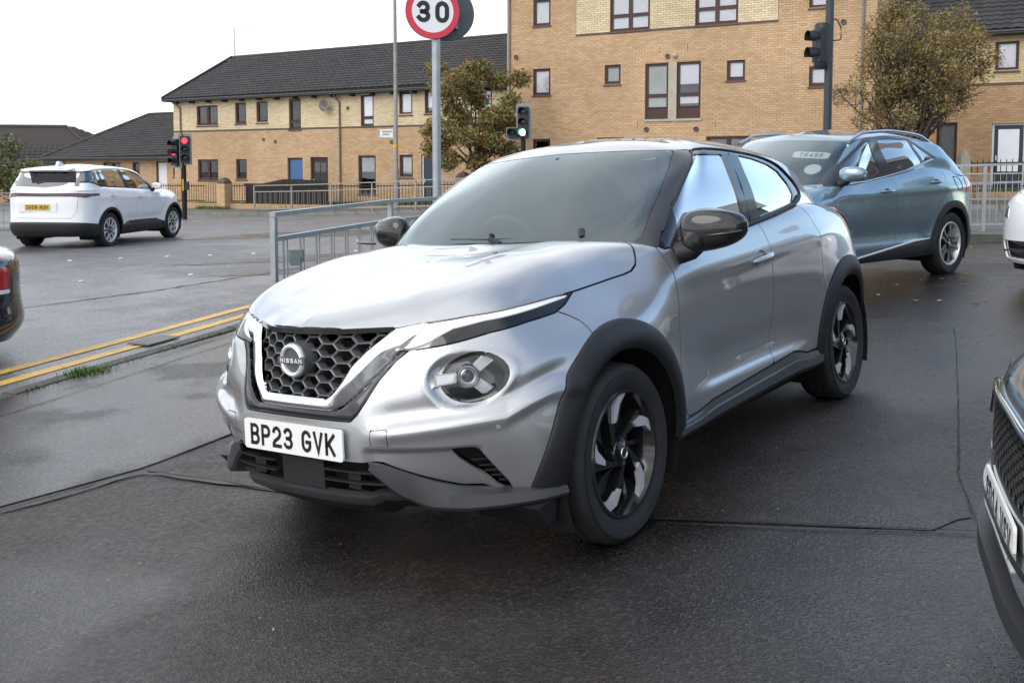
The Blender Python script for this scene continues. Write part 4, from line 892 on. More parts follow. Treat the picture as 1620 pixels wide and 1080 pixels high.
# stroke lettering: glyphs on a 1 x 1.58 cell, lists of polylines
def _arc(cx, cy, rx, ry, a0, a1, n=9):
    return [(cx + rx*math.cos(R(a0 + (a1-a0)*i/n)), cy + ry*math.sin(R(a0 + (a1-a0)*i/n))) for i in range(n+1)]
H_ = 1.58
GL = {
 'B': [[(.0,0),(0,H_),(.55,H_)] + _arc(.55,1.2,.38,.38,90,-90,6) + [(0,.82)], [(.55,.82)] + _arc(.58,.41,.42,.41,90,-90,6) + [(0,0)]],
 'P': [[(0,0),(0,H_),(.58,H_)] + _arc(.58,1.16,.42,.42,90,-90,7) + [(0,.74)]],
 'V': [[(0,H_),(.5,0),(1,H_)]], 'K': [[(0,0),(0,H_)], [(1,H_),(.02,.62)], [(.32,.86),(1,0)]],
 'G': [_arc(.5,1.08,.5,.5,25,180,8) + _arc(.5,.5,.5,.5,180,350,9) + [(1,.72),(.55,.72)]],
 '2': [_arc(.5,1.1,.48,.48,160,-15,9) + [(.75,.72),(.2,.42),(0,.2),(0,0),(1,0)]],
 '3': [_arc(.5,1.18,.46,.40,155,-90,9) + [(.35,.78)], [(.5,.78)] + _arc(.5,.39,.5,.39,90,-155,9)],
 '0': [_arc(.5,1.08,.5,.5,0,180,10) + _arc(.5,.5,.5,.5,180,360,10) + [(1,1.08)]],
 '1': [[(.15,1.3),(.55,H_),(.55,0)]],
 'T': [[(0,H_),(1,H_)], [(.5,H_),(.5,0)]],
 '6': [_arc(.5,1.1,.48,.48,25,180,7) + [(.0,.5)] + _arc(.5,.47,.5,.47,180,530,14)],
 '9': [_arc(.5,.48,.48,.48,205,360,7) + [(1,1.08)] + _arc(.5,1.11,.5,.47,0,350,14)],
 '4': [[(.72,0),(.72,H_),(0,.45),(1,.45)]],
 '5': [[(.92,H_),(.12,H_),(.06,.92)] + _arc(.5,.52,.48,.52,130,-155,10)],
 'S': [_arc(.5,1.18,.46,.40,20,200,8) + _arc(.5,.39,.5,.39,70,-160,8)],
 'N': [[(0,0),(0,H_),(1,0),(1,H_)]], 'I': [[(.5,0),(.5,H_)]], 'A': [[(0,0),(.5,H_),(1,0)], [(.2,.5),(.8,.5)]],
 'U': [[(0,H_),(0,.5)] + _arc(.5,.5,.5,.5,180,360,8) + [(1,H_)]], 'R': [[(0,0),(0,H_),(.58,H_)] + _arc(.58,1.16,.42,.42,90,-90,7) + [(0,.74)], [(.5,.74),(1,0)]],
 'E': [[(1,0),(0,0),(0,H_),(1,H_)], [(0,.8),(.8,.8)]], 'L': [[(0,H_),(0,0),(1,0)]], 'M': [[(0,0),(0,H_),(.5,.6),(1,H_),(1,0)]],
 'W': [[(0,H_),(.25,0),(.5,1),(.75,0),(1,H_)]], 'D': [[(0,0),(0,H_),(.5,H_)] + _arc(.5,1.0,.5,.58,90,0,6) + _arc(.5,.58,.5,.58,0,-90,6) + [(0,0)]],
 'O': [_arc(.5,1.08,.5,.5,0,180,10) + _arc(.5,.5,.5,.5,180,360,10) + [(1,1.08)]], 'C': [_arc(.5,1.08,.5,.5,25,180,8) + _arc(.5,.5,.5,.5,180,335,9)],
 'H': [[(0,0),(0,H_)], [(1,0),(1,H_)], [(0,.8),(1,.8)]], 'Y': [[(0,H_),(.5,.8),(1,H_)], [(.5,.8),(.5,0)]], '8': [_arc(.5,1.2,.42,.38,-90,270,14), _arc(.5,.42,.5,.42,90,450,14)],
}
def letters(text, cellw, cellh, stroke, gap, space=None, flat=.0):
    """list of (polygon) quads as 2-D ribbons, centred on 0,0; returns verts2d, faces"""
    V = []; F = []; x = 0; adv = cellw + gap
    widths = [(space if c == ' ' else (cellw*(.25 if c == 'I' else 1))) for c in text]
    tot = sum(widths) + gap * (len(text) - 1); x = -tot/2
    for c, w in zip(text, widths):
        if c != ' ':
            iw = max(w - stroke, 1e-4); ih = cellh - stroke
            for pl in GL[c]:
                P = [np.array((x + stroke/2 + p[0]*iw if c != 'I' else x + w/2, -cellh/2 + stroke/2 + p[1]/H_*ih)) for p in pl]
                Q = [P[0]]
                for p in P[1:]:
                    if np.linalg.norm(p - Q[-1]) > 1e-5: Q.append(p)
                P = Q; n = len(P); base = len(V); closed = np.linalg.norm(P[0]-P[-1]) < stroke*.3
                for i, p in enumerate(P):
                    if closed and i in (0, n-1): d0 = P[-1]-P[-2]; d1 = P[1]-P[0]
                    else: d0 = p - P[i-1] if i > 0 else P[1]-P[0]; d1 = P[i+1]-p if i < n-1 else d0
                    d0 = d0/(np.linalg.norm(d0)+1e-9); d1 = d1/(np.linalg.norm(d1)+1e-9)
                    n0 = np.array((-d0[1], d0[0])); n1 = np.array((-d1[1], d1[0])); m = n0+n1; m /= np.linalg.norm(m)+1e-9
                    k = stroke/2/max(.42, m@n0)
                    e = p.copy()
                    if not closed and i == 0: e = p - d1*stroke*.5
                    if not closed and i == n-1: e = p + d0*stroke*.5
                    V += [e + m*k, e - m*k]
                for i in range(n-1): a = base+2*i; F.append((a, a+1, a+3, a+2))
        x += w + gap
    return np.array(V), F
def lettering(name, text, cellw, cellh, stroke, gap, space, f, mt, parent, depth=0.0):
    """f(u,v,d) -> 3-D point. Raised lettering with a little depth"""
    V, F = letters(text, cellw, cellh, stroke, gap, space); n = len(V)
    # separate strokes a hair apart in depth so that crossing strokes never share a plane
    P = [f(u, v, depth) for u, v in V]
    return obj(name, np.array([tuple(p) for p in P]), F, mt, parent)
def number_plate(parent, text, M, w=.52, h=.111, mt=None, frame=None, name='number_plate'):
    """plate in its own x (right) / z (up) plane facing -y, M places it"""
    b = .012; pts = []
    for cx, cz, a0 in ((w/2-b, h/2-b, 0), (-w/2+b, h/2-b, 90), (-w/2+b, -h/2+b, 180), (w/2-b, -h/2+b, 270)):
        pts += [(cx + b*math.cos(R(a0+a)), cz + b*math.sin(R(a0+a))) for a in (0, 30, 60, 90)]
    mb = MB(); mb.prism(pts, -.004, .004, lambda u, v, d: M @ Vector((u, d, v)))
    p = mb.build(name, mt or M_PLATEW, parent)
    if text:
        nn = len(text.replace(' ', ''))
        lettering('lettering', text, .050*h/.111, .079*h/.111, .0135*h/.111, .0105*h/.111, .026*h/.111, lambda u, v, d: M @ Vector((u, d, v)), M_INK, p, -.0052)
    return p
# ---- wheels
def tyre_mesh(r, w, rim):
    hw = w/2
    prof = [(rim-.005, -hw*.80), (rim+.012, -hw*.90), ((r+rim)/2, -hw*1.02), (r-.035, -hw*.99), (r-.014, -hw*.90), (r-.002, -hw*.72)]
    for y in (-.40, -.06, .30):   # tread with three grooves
        g = hw*.07
        prof += [(r, y*hw*1.05 - g), (r-.008, y*hw*1.05 - g*.8), (r-.008, y*hw*1.05 + g*.8), (r, y*hw*1.05 + g)]
    prof += [(r-.002, hw*.72), (r-.014, hw*.90), (r-.026, hw*.965), (r-.029, hw*.985), (r-.036, hw*.995), ((r+rim)/2+.02, hw*1.03), ((r+rim)/2-.01, hw*1.02), (rim+.018, hw*.93), (rim+.010, hw*.90), (rim-.004, hw*.86), (rim-.012, hw*.70)]
    return prof
def disc_pt(a, r): return (-r*math.sin(R(a)), r*math.cos(R(a)))     # clockwise from the top, seen from outside on the left-hand side
def make_wheel(style, r, w, rim, parent, pos, side, rot=0.0, mtalloy=None, steer=0.0):
    """wheel (empty-less: tyre is the part, rim its sub-parts). side +1 left, -1 right"""
    Rm = Matrix.Translation(Vector(pos)) @ Matrix.Rotation(R(steer), 4, 'Z') @ Matrix.Diagonal((1, side, 1, 1))
    hw = w/2
    mb = MB(); mb.lathe(tyre_mesh(r, w, rim), 72, 'y'); ty = mb.build('wheel', M_RUBBER, parent, 50, Rm)
    mb = MB(); mb.lathe([(rim+.002, hw*.86), (rim-.004, hw*.93), (rim-.014, hw*.92), (rim-.020, hw*.80), (rim-.045, hw*.30), (rim-.05, -hw*.7)], 72, 'y')
    mb.build('rim', M_RIMBLK if style in ('hook', 'twin') else M_MACH, ty, 40, Rm)
    mb = MB(); mb.lathe([(.0, hw*.05), (rim*.70, hw*.05), (rim*.70, -.0), (0, 0)], 40, 'y'); mb.build('brake_disc', M_DISC, ty, 40, Rm)
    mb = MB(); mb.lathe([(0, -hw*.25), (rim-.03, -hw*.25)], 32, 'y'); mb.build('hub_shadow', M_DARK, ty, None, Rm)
    yf = hw*.80      # face of the spokes
    def plate(poly, y0, y1, mb): mb.prism([disc_pt(a, q) for a, q in poly], y0, y1, lambda u, v, d: Vector((u, d, v)))
    n = 5
    if style == 'hook':
        for k in range(n):
            a0 = rot + 72*k
            mb = MB()   # black spoke: leans with the hook, widening to the rim
            plate([(a0-58, .052), (a0-20, rim*.50), (a0-10, rim*.80), (a0+2, rim*.985), (a0-14, rim*.985), (a0-30, rim*.80), (a0-36, rim*.55), (a0-90, .05)], yf-.055, yf-.012, mb)
            plate([(a0-110, .05), (a0-58, rim*.45), (a0-52, rim*.97), (a0-60, rim*.97), (a0-66, rim*.45), (a0-140, .05)], yf-.075, yf-.035, mb)
            mb.build('spoke', M_RIMBLK, ty, 30, Rm)
            mb = MB()   # machined hook
            plate([(a0-28, rim*.56), (a0-20, rim*.55), (a0-6, rim*.78), (a0+8, rim*.95)] + [(a0+8+t, rim*.962) for t in (8, 18, 28, 38)] + [(a0+48, rim*.985)] + [(a0+8+t, rim*.992) for t in (38, 28, 18, 8, 0)] + [(a0-4, rim*.992), (a0-19, rim*.80)], yf-.02, yf+.001, mb)
            mb.build('machined_blade', mtalloy or M_MACH, ty, 30, Rm)
    elif style == 'twin':      # five split spokes with dark pockets
        for k in range(n):
            a0 = rot + 72*k
            for s in (-1, 1):
                mb = MB(); plate([(a0+s*4, .06), (a0+s*10, rim*.5), (a0+s*7, rim*.98), (a0+s*15, rim*.98), (a0+s*21, rim*.55), (a0+s*26, .055)][::s], yf-.05, yf-.004, mb); mb.build('spoke', mtalloy or M_MACH, ty, 30, Rm)
            mb = MB(); plate([(a0-22, .05), (a0-8, rim*.6), (a0-7, rim*.97), (a0+7, rim*.97), (a0+8, rim*.6), (a0+22, .05)], yf-.06, yf-.02, mb); mb.build('spoke', M_RIMBLK, ty, 30, Rm)
    else:                      # plain five spokes with a forked face
        for k in range(n):
            a0 = rot + 72*k
            mb = MB(); plate([(a0-30, .06), (a0-15, rim*.5), (a0-19, rim*.985), (a0+19, rim*.985), (a0+15, rim*.5), (a0+30, .06)], yf-.05, yf-.012, mb); mb.build('spoke', M_RIMBLK, ty, 30, Rm)
            for s in (-1, 1):
                mb = MB(); plate([(a0+s*12, .08), (a0+s*6, rim*.6), (a0+s*13, rim*.985), (a0+s*21, rim*.985), (a0+s*16, rim*.6), (a0+s*30, .08)][::s], yf-.02, yf+.0, mb); mb.build('spoke', mtalloy or M_MACH, ty, 30, Rm)
    mb = MB(); mb.lathe([(.0, yf+.004), (.026, yf+.004), (.030, yf), (.052, yf-.008), (.062, yf-.03), (.06, yf-.07)], 28, 'y'); hc = mb.build('hub_cap', M_RIMBLK, ty, 40, Rm)
    mb = MB(); mb.lathe([(.016, yf+.003), (.019, yf+.007), (.023, yf+.007), (.025, yf+.003)], 24, 'y'); mb.build('hub_emblem', M_CHROMED, ty, 40, Rm)
    return ty
def add_sheet(name, s, m, parent, rim=.012, smooth=60, seam=True):
    V, T = s.arrays(rim, seam); return obj(name, V, T, m, parent, smooth)
def pair(name, s, m, parent, rim=.012, smooth=60, sub=None):
    a = add_sheet(name, s, m, parent, rim, smooth); b = add_sheet(name, s.mirror(), m, parent, rim, smooth); return a, b
# ---------------------------------------------------------------- the silver crossover in the foreground
CAR_R = [[-0.58883, 0.80595, -0.06104], [-0.80808, -0.58862, 0.02328], [-0.01717, 0.06304, 0.99786]]
CAR_T = [-0.24765, 4.16158, -1.47550]
def hero_car():
    root = thing('parked_car', 'silver crossover with black wheel arches, plate BP23 GVK, large in the middle', 'car')
    M = Matrix(CAR_R).to_4x4(); M.translation = Vector(CAR_T) + Vector((0, 0, HC)); root.matrix_world = M
    WB = 2.636; AX = ((0, .335, .40, .505), (-WB, .335, .405, .518))
    useg = [26, 26, 24, 22, 22, 20, 24, 22, 10, 10, 18, 22, 20, 16, 16, 16, 12, 10, 8]; vseg = [6, 8, 12, 12, 13, 13, 12, 14, 10, 10]
    G0 = sheet_grid(hero_net(), useg, vseg, smooth=26)
    v7 = sum(vseg[:7]); mk = np.zeros(G0.shape[:2]); mk[:, v7+3:-1] = 1; mk *= (G0[:, :, 0] > -.55)*(G0[:, :, 2] > .9); mk[0] = 0
    for _ in range(70):      # fair the bonnet
        A4 = G0.copy(); A4[1:-1, 1:-1] = .25*(G0[:-2, 1:-1] + G0[2:, 1:-1] + G0[1:-1, :-2] + G0[1:-1, 2:]); G0 += .6*mk[..., None]*(A4 - G0)
    s = Sheet.from_grid(G0)
    bv0 = BVHTree.FromPolygons(s.P.tolist(), s.F.tolist())
    def fx(y, z): h = bv0.ray_cast(Vector((2, abs(y), z)), Vector((-1, 0, 0))); return h[0].x if h[0] else .7
    def sy(x, z): h = bv0.ray_cast(Vector((x, 2, z)), Vector((0, -1, 0))); return h[0].y if h[0] else .85
    LAMP_IN = chaikin([(.557,.736),(.576,.785),(.620,.815),(.674,.817),(.720,.790),(.748,.754),(.754,.711),(.732,.676),(.679,.654),(.619,.663),(.575,.694)], 1)
    LAMP_OUT = chaikin([(.515,.723),(.522,.772),(.562,.814),(.636,.830),(.705,.811),(.756,.768),(.765,.729),(.750,.679),(.705,.645),(.641,.630),(.578,.645),(.535,.680)], 1)
    # ---- pressed shapes: flares, door scallop, bumper ridge, lamp bowl
    x, y, z = s.R.T; d = np.zeros(len(x))
    for cx, cz, ri, ro in AX:
        r = np.hypot(x - cx, z - cz); d += .014 * np.exp(-((r - .46) / .09)**2) * sstep(.6, .75, y)
    mid = sstep(-.50, -.85, x) * sstep(-2.15, -1.75, x)
    lowf = .40 + .03 * sstep(-.6, -1.9, x)
    d += mid * (-.020 * np.exp(-((z - .545) / .085)**2) + .016 * sstep(.47, .42, z)) * sstep(.7, .8, y)
    d += .010 * np.exp(-((z - (.93 - .03 * x)) / .045)**2) * sstep(-.3, -.7, x) * sstep(-2.7, -2.2, x) * sstep(.7, .8, y)
    zr = np.interp(y, [.30, .42, .605, .763, .84], [.545, .557, .580, .602, .66])
    dz = z - zr; fr = sstep(.30, .44, y) * sstep(.25, .40, x)
    d += fr * (.014 * np.exp(-(dz / .026)**2) - .016 * np.exp(-((dz - .065) / .038)**2))
    inset = sstep(.508, .492, z) * sstep(.31, .36, y) * sstep(.30, .40, x) * sstep(.70, .66, y)
    d -= .022 * inset
    lo = sd_poly(FRONT(s), LAMP_OUT); front = x > .35
    d -= np.where(front, (.026 * sstep(0, .034, lo)) * (.30 + .70 * sstep(.74, .56, y + .5 * (z - .73))), 0)
    d += np.where(front, .003 * np.exp(-(lo / .008)**2), 0)
    # hood: two soft pressed ribs
    hoodz = (z > .93) & (x > -.45)
    yc = .30 + .10 * (.8 - x)
    d += np.where(hoodz, .003 * np.exp(-((y - yc) / .06)**2) * sstep(.72, .5, x), 0)
    seam = np.abs(y) < 1e-5
    s = s.offset(d).renormal(); s.A[seam, 4] = 0
    n = s.A[:, 3:6]; n /= np.linalg.norm(n, axis=1, keepdims=True)
    # ---- outlines (car coordinates)
    HOOD = [(.797,-.1),(.797,0),(.786,.105),(.764,.186),(.726,.27),(.680,.351),(.650,.423),(.622,.489),(.552,.590),(.47,.652),(.394,.690),(.261,.713),(.087,.728),(-.117,.731),(-.272,.741),(-.325,.750),(-.368,.750),(-.402,.731),(-.485,.687),(-.62,.60),(-.62,-.1)]
    HOODS = [(1.2,.86),(.75,.885),(.678,.899),(.648,.908),(.621,.916),(.552,.930),(.47,.939),(.394,.946),(.261,.953),(.087,.962),(-.117,.975),(-.272,.988),(-.325,.998),(-.366,1.020),(-.400,1.062),(-.455,1.115),(-.62,1.2),(-.62,1.6),(1.2,1.6)]
    def fhood(q):
        k = sstep(.60, .68, q.R[:, 0]); return k*sd_poly(PLAN(q), HOOD) + (1-k)*sd_poly(SIDE(q), HOODS)
    HIN = lambda gap: (lambda q: fhood(q)-gap)
    HOUT = lambda gap: (lambda q: -fhood(q)-gap)
    DRL = [(.628,.945),(.535,.970),(.394,.978),(.261,.980),(.085,.964),(.176,.926),(.255,.905),(.40,.893),(.536,.874),(.620,.851),(.682,.836),(.722,.821)]
    V_OUT = [(-.1,.594),(.275,.594),(.300,.618),(.325,.660),(.359,.733),(.404,.794),(.458,.839),(.50,.845),(.52,.905),(.52,1.05),(-.1,1.05)]
    V_CH = [(-.1,.627),(.205,.627),(.235,.640),(.288,.685),(.340,.745),(.406,.822),(.487,.917),(.487,1.05),(-.1,1.05)]
    V_IN = [(-.1,.668),(.155,.668),(.180,.682),(.213,.728),(.244,.785),(.284,.833),(.351,.896),(.37,1.05),(-.1,1.05)]
    BUMP = [(.242,.91),(.30,.97),(.9,1.02),(1.2,.9),(1.2,.05),(.08,.05),(.10,.5),(.158,.801),(.161,.834),(.171,.864),(.202,.889)]
    VENT = chaikin([(.594,.497),(.634,.503),(.676,.501),(.692,.484),(.748,.341),(.712,.343)], 1)
    LOWLINE = [(-.1,.456),(.352,.456),(.386,.454),(.50,.405),(.610,.357),(.698,.347),(.804,.345),(.95,.340),(.95,-.1),(-.1,-.1)]
    LOWAP = [(-.1,.446),(.318,.446),(.345,.434),(.440,.335),(-.1,.335)]
    SILL = [(-.36,.345),(-.641,.349),(-.789,.375),(-1.516,.402),(-1.792,.419),(-1.90,.402),(-1.987,.382),(-2.30,.372),(-2.30,.20),(-.36,.20)]
    FDOOR = [(-.512,1.20),(-.518,1.053),(-.527,.976),(-.508,.864),(-.495,.751),(-.485,.60),(-.50,.42),(-.56,.352),(-.641,.353),(-.789,.379),(-1.516,.406),(-1.53,.45),(-1.556,.57),(-1.560,.812),(-1.556,.978),(-1.541,1.111),(-1.53,1.30)]
    RDOOR = [(-1.53,1.30),(-1.541,1.111),(-1.556,.978),(-1.560,.812),(-1.556,.57),(-1.53,.45),(-1.516,.406),(-1.792,.423),(-1.90,.406),(-1.99,.386),(-2.25,.386),(-2.25,.66),(-2.22,.80),(-2.235,.90),(-2.24,1.02),(-2.20,1.12),(-2.15,1.20),(-2.12,1.3)]
    TAIL = [(-2.78,1.115),(-2.95,1.135),(-3.4,1.09),(-3.4,.93),(-3.1,.95),(-2.98,1.01),(-2.90,1.065)]
    GAP = .0032
    def arch(k, rr): c = AX[k]; return lambda q: np.hypot(q.R[:, 0]-c[0], q.R[:, 2]-c[1]) - rr
    X = lambda q: q.R[:, 0]; Y = lambda q: q.R[:, 1]; Z = lambda q: q.R[:, 2]
    # ---- hood
    hood = s.clip(lambda q: X(q)+.60).clip(HIN(GAP)).clip(lambda q: Z(q)-.88)
    ho = add_sheet('bonnet', hood.both(), M_SILVER, root, .016, 180)
    shell = s.clip(HOUT(GAP)).clip(lambda q: np.maximum.reduce([Y(q)-.72, X(q)+.50, -2.80-X(q)])).clip(lambda q: np.maximum(Z(q)-.305, X(q)-.30))
    # cladding rings
    for k in (0, 1):
        c = AX[k]
        ring = s.clip(arch(k, c[2])).clip(lambda q: -(arch(k, c[3])(q))).clip(lambda q: Y(q)-.70).clip(lambda q: Z(q)-(.335 if k == 0 else .33) + np.where(X(q) < c[0], .03, 0)*1.0)
        rr = arch(k, 0)(ring); t = (c[3]-rr)/(c[3]-c[2])
        ring = ring.offset(.004 + .016*np.sqrt(np.clip(t*1.6, 0, 1)) - .012*np.clip((t-.72)/.28, 0, 1)**2).renormal()
        pair('wheel_arch_trim', ring, M_CLAD, root, .03, 50)
        shell = shell.clip(arch(k, c[3]+.001))
    # ---- bumper
    bump = shell.clip(inside(SIDE, BUMP, GAP)).clip(lambda q: np.maximum(-sd_poly(SIDE(q), DRL)-GAP, .36-Y(q)))
    bump = bump.clip(outside(FRONT, V_OUT, GAP*.5)).clip(outside(FRONT, LAMP_IN)).clip(lambda q: np.maximum(-sd_poly(FRONT(q), VENT), .3-X(q))).clip(outside(FRONT, LOWLINE, .001))
    TOW = [(.357,.514),(.420,.515),(.419,.573),(.356,.571)]
    tow = bump.clip(inside(FRONT, TOW, .0015)); b2 = bump.clip(outside(FRONT, TOW, .0012))
    bo = add_sheet('front_bumper', Sheet(np.concatenate([b2.both().A, tow.mirror().A]), np.concatenate([b2.both().F, tow.mirror().F + len(b2.both().A)])), M_SILVER, root, .014, 180)
    add_sheet('tow_eye_cover', tow, M_SILVER, bo, .006, 60)
    for yy, zz in ((.749, .569), (-.749, .569)):
        c = Vector((fx(.742, .572), yy*.742/.749, .572)); nn = Vector((.66, .75*(1 if yy > 0 else -1), 0)).normalized()
        Q = Matrix.Translation(c + nn*.0035) @ nn.to_track_quat('Z', 'Y').to_matrix().to_4x4()
        mb = MB(); mb.lathe([(0, .004), (.0085, .004), (.0095, 0), (.0095, -.02)], 18, 'z'); mb.build('parking_sensor', M_SILVER, bo, 40, Q)
    # dark inner skin just behind the panels
    inn = s.clip(lambda q: np.maximum.reduce([Y(q)-.72, X(q)+.62, -2.75-X(q)]))
    for k in (0, 1): inn = inn.clip(arch(k, AX[k][2]+.012))
    inn = inn.clip(outside(FRONT, LAMP_OUT)).clip(outside(FRONT, V_OUT)).clip(lambda q: Z(q)-.31).clip(lambda q: np.maximum(.46-.0-Y(q)+0*Z(q), np.maximum(Z(q)-.47, .3-X(q)))*1.0 if False else np.maximum(Z(q)-.47, .45-X(q)))
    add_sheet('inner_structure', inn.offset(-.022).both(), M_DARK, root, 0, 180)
    # ---- fenders, doors, quarters
    fend = shell.clip(outside(SIDE, BUMP, GAP)).clip(outside(SIDE, FDOOR, GAP)).clip(lambda q: X(q)+.80).clip(lambda q: np.maximum(-sd_poly(SIDE(q), DRL)-GAP, .36-Y(q))).clip(outside(SIDE, SILL, .002)).clip(lambda q: Y(q)-.60)
    pair('front_wing', fend, M_SILVER, root, .014, 180)
    fd = shell.clip(inside(SIDE, FDOOR, GAP)); rd = shell.clip(inside(SIDE, RDOOR, GAP))
    FDL, FDR = pair('front_door', fd, M_SILVER, root, .014, 180)
    pair('rear_door', rd, M_SILVER, root, .014, 180)
    qt = shell.clip(outside(SIDE, RDOOR, GAP)).clip(outside(SIDE, SILL, .002)).clip(lambda q: -2.05-X(q)).clip(lambda q: np.maximum(-sd_poly(SIDE(q), TAIL)-.002, .45-Y(q)))
    qa = qt.clip(lambda q: Z(q)-.62-GAP + 0*.1*X(q)); qb = qt.clip(lambda q: .62-GAP-Z(q)).clip(lambda q: -WB-.3-X(q))
    qc = qa.clip(lambda q: X(q)+3.08); qd = qa.clip(lambda q: -3.084-X(q))
    pair('rear_quarter_panel', qc, M_SILVER, root, .014, 180); add_sheet('tailgate', qd.both(), M_SILVER, root, .014, 180)
    add_sheet('rear_bumper', qb.both(), M_CLAD, root, .014, 180)
    pair('tail_lamp', shell.clip(inside(SIDE, TAIL, .001)).clip(lambda q: Y(q)-.45).offset(.006), M_RED, root, .014, 60)
    xs_ = np.linspace(-.43, -2.16, 90); tz = np.interp(-xs_, [.36,.56,.641,.789,1.516,1.792,1.90,1.987,2.30], [.345,.346,.350,.375,.402,.419,.402,.382,.372])
    for sg in (1, -1):
        V = []; F = []; n_ = 8
        for xx, tt in zip(xs_, tz):
            yb_ = sy(xx, tt) - .004; st = tt-.340
            for dy, zz in ((-.006, tt+.004), (.018, tt-.004), (.025, tt-.012-.35*st), (.026, tt-.016-.35*st), (.034, tt-.020-.36*st), (.036, .300+.25*st), (.012, .275+.2*st), (-.10, .262+.1*st)): V.append((xx, sg*(yb_+dy), zz))
        for i in range(len(xs_)-1):
            for k in range(n_-1): F.append((i*n_+k, (i+1)*n_+k, (i+1)*n_+k+1, i*n_+k+1))
        F += [tuple(range(n_)), tuple((len(xs_)-1)*n_+k for k in range(n_))]
        o = obj('sill_trim', V, F, M_SILL, root, 28); fix_normals(o.data)
    # ---- front face: black V, chrome V, honeycomb, lower grille
    nose = s.clip(HOUT(GAP)).clip(lambda q: X(q)-.40)
    bv = nose.clip(inside(FRONT, V_OUT, GAP*.5)).clip(outside(FRONT, V_CH)).clip(lambda q: np.maximum(-sd_poly(SIDE(q), DRL)-.001, .36-Y(q)))
    e = np.minimum(sd_poly(FRONT(bv), V_OUT), -sd_poly(FRONT(bv), V_CH))
    add_sheet('grille_surround', bv.offset(-.006 + .006*sstep(0, .012, e)).renormal().both(), M_GLOSSBLK, root, .02, 60)
    ch = nose.clip(inside(FRONT, V_CH, .001)).clip(outside(FRONT, V_IN)).clip(lambda q: .93-Z(q))
    e1 = sd_poly(FRONT(ch), V_CH); e2 = -sd_poly(FRONT(ch), V_IN)
    add_sheet('chrome_trim', ch.offset(-.002 + .012*np.sqrt(np.clip(e1/.010, 0, 1)) - .014*np.clip(1-e2/.020, 0, 1)**1.5 - .034*sstep(.88, .80, Z(ch))*sstep(.16, .23, Y(ch))*np.clip(1-e1/.055, 0, 1)).renormal().both(), M_CHROME, root, .05, 60)
    bk = nose.clip(inside(FRONT, V_IN, -.01)); add_sheet('grille_backing', bk.offset(-.075).both(), M_DARK, root, 0, 180)
    # honeycomb
    w, h = .086, .0445; VV = []; FF = []
    for i in range(-7, 8):
        for j in range(-4, 5):
            cy, cz = i*.75*w, .785 + j*h + (h/2 if i % 2 else 0)
            if sd_poly(np.array([[abs(cy), cz]]), V_IN)[0] < -.05: continue
            out = [(cy + w/2*math.cos(R(60*k)), cz + h/2/.866*math.sin(R(60*k))) for k in range(6)]
            inn_ = [(cy + (w/2-.0050)*math.cos(R(60*k)), cz + (h/2/.866-.0036)*math.sin(R(60*k))) for k in range(6)]
            n0 = len(VV)
            for ring_, dep in ((out, .022), (inn_, .020), (inn_, .052)):
                for a, b in ring_: VV.append((fx(a, min(max(b, .60), .90)) - dep, a, b))
            for k in range(6):
                l = (k+1) % 6; o, i1, i2 = n0, n0+6, n0+12
                FF += [(o+k, o+l, i1+l), (o+k, i1+l, i1+k), (i1+k, i1+l, i2+l), (i1+k, i2+l, i2+k)]
    VV = np.array(VV); hx = Sheet(np.concatenate([VV, VV*0, VV], 1), np.array(FF))
    hx = hx.clip(lambda q: sd_poly(np.stack([np.abs(q.R[:, 1]), q.R[:, 2]], 1), V_IN) + .004).clip(lambda q: .905-q.R[:, 2])
    M_GR = mat('grille_plastic', (.10, .103, .107), .30, .1, coat=.3)
    obj('honeycomb_grille', hx.P, hx.F, M_GR, root, None)
    # top lip of the grille under the bonnet edge
    mb = MB(); pl = [(fx(yy, .895)-.012, yy, .895) for yy in np.linspace(-.35, .35, 25)]
    for a, b in zip(pl[:-1], pl[1:]): mb.bar(a, b, .03, .018)
    mb.build('grille_top_rail', M_GLOSSBLK, root, 30)
    # emblem
    ex = fx(0, .795)
    mb = MB(); mb.lathe([(.0, .012), (.058, .012), (.064, .006), (.066, -.05), (.0, -.05)], 40, 'x', (ex, 0, .795)); em = mb.build('emblem', M_GR, root, 40)
    mb = MB()
    for a0, a1 in ((14, 166), (194, 346)):
        V = []; F = []; nseg = 26
        for i in range(nseg+1):
            a = R(a0 + (a1-a0)*i/nseg)
            for rr, dx in ((.044, .010), (.046, .020), (.052, .024), (.058, .020), (.060, .010)): V.append((ex+dx, rr*math.cos(a), .795+rr*math.sin(a)))
        for i in range(nseg):
            for k in range(4): F.append((i*5+k, i*5+k+1, i*5+6+k, i*5+5+k))
        mb.add(V, F)
    mb.build('emblem_ring', mat('emblem_silver', (.80, .81, .82), .25, .35), em, 40)
    mb = MB(); mb.box((ex+.010, -.071, .795-.0125), (ex+.020, .071, .795+.0125)); mb.build('emblem_bar', M_GR, em)
    lettering('emblem_lettering', 'NISSAN', .0165, .0165, .0036, .0055, .01, lambda u, v, dd: Vector((ex+.0215, u, .795+v)), M_PLATEW, em)
    # lower grille
    Tt = [(.340,.458),(.395,.450),(.47,.420),(.54,.390),(.61,.362),(.70,.351),(.78,.347),(.850,.345)]
    Tm = [(.345,.446),(.402,.424),(.468,.384),(.540,.352),(.61,.338),(.70,.336),(.78,.336),(.850,.336)]; pm = [.002,.006,.012,.026,.036,.040,.040,.034]
    Tb = [(.338,.436),(.385,.398),(.440,.345),(.515,.308),(.61,.297),(.70,.300),(.78,.306),(.850,.314)]; pb_ = [.004,.010,.022,.040,.050,.052,.050,.042]
    tt = np.linspace(0, 7, 57); ii = np.arange(8.0)
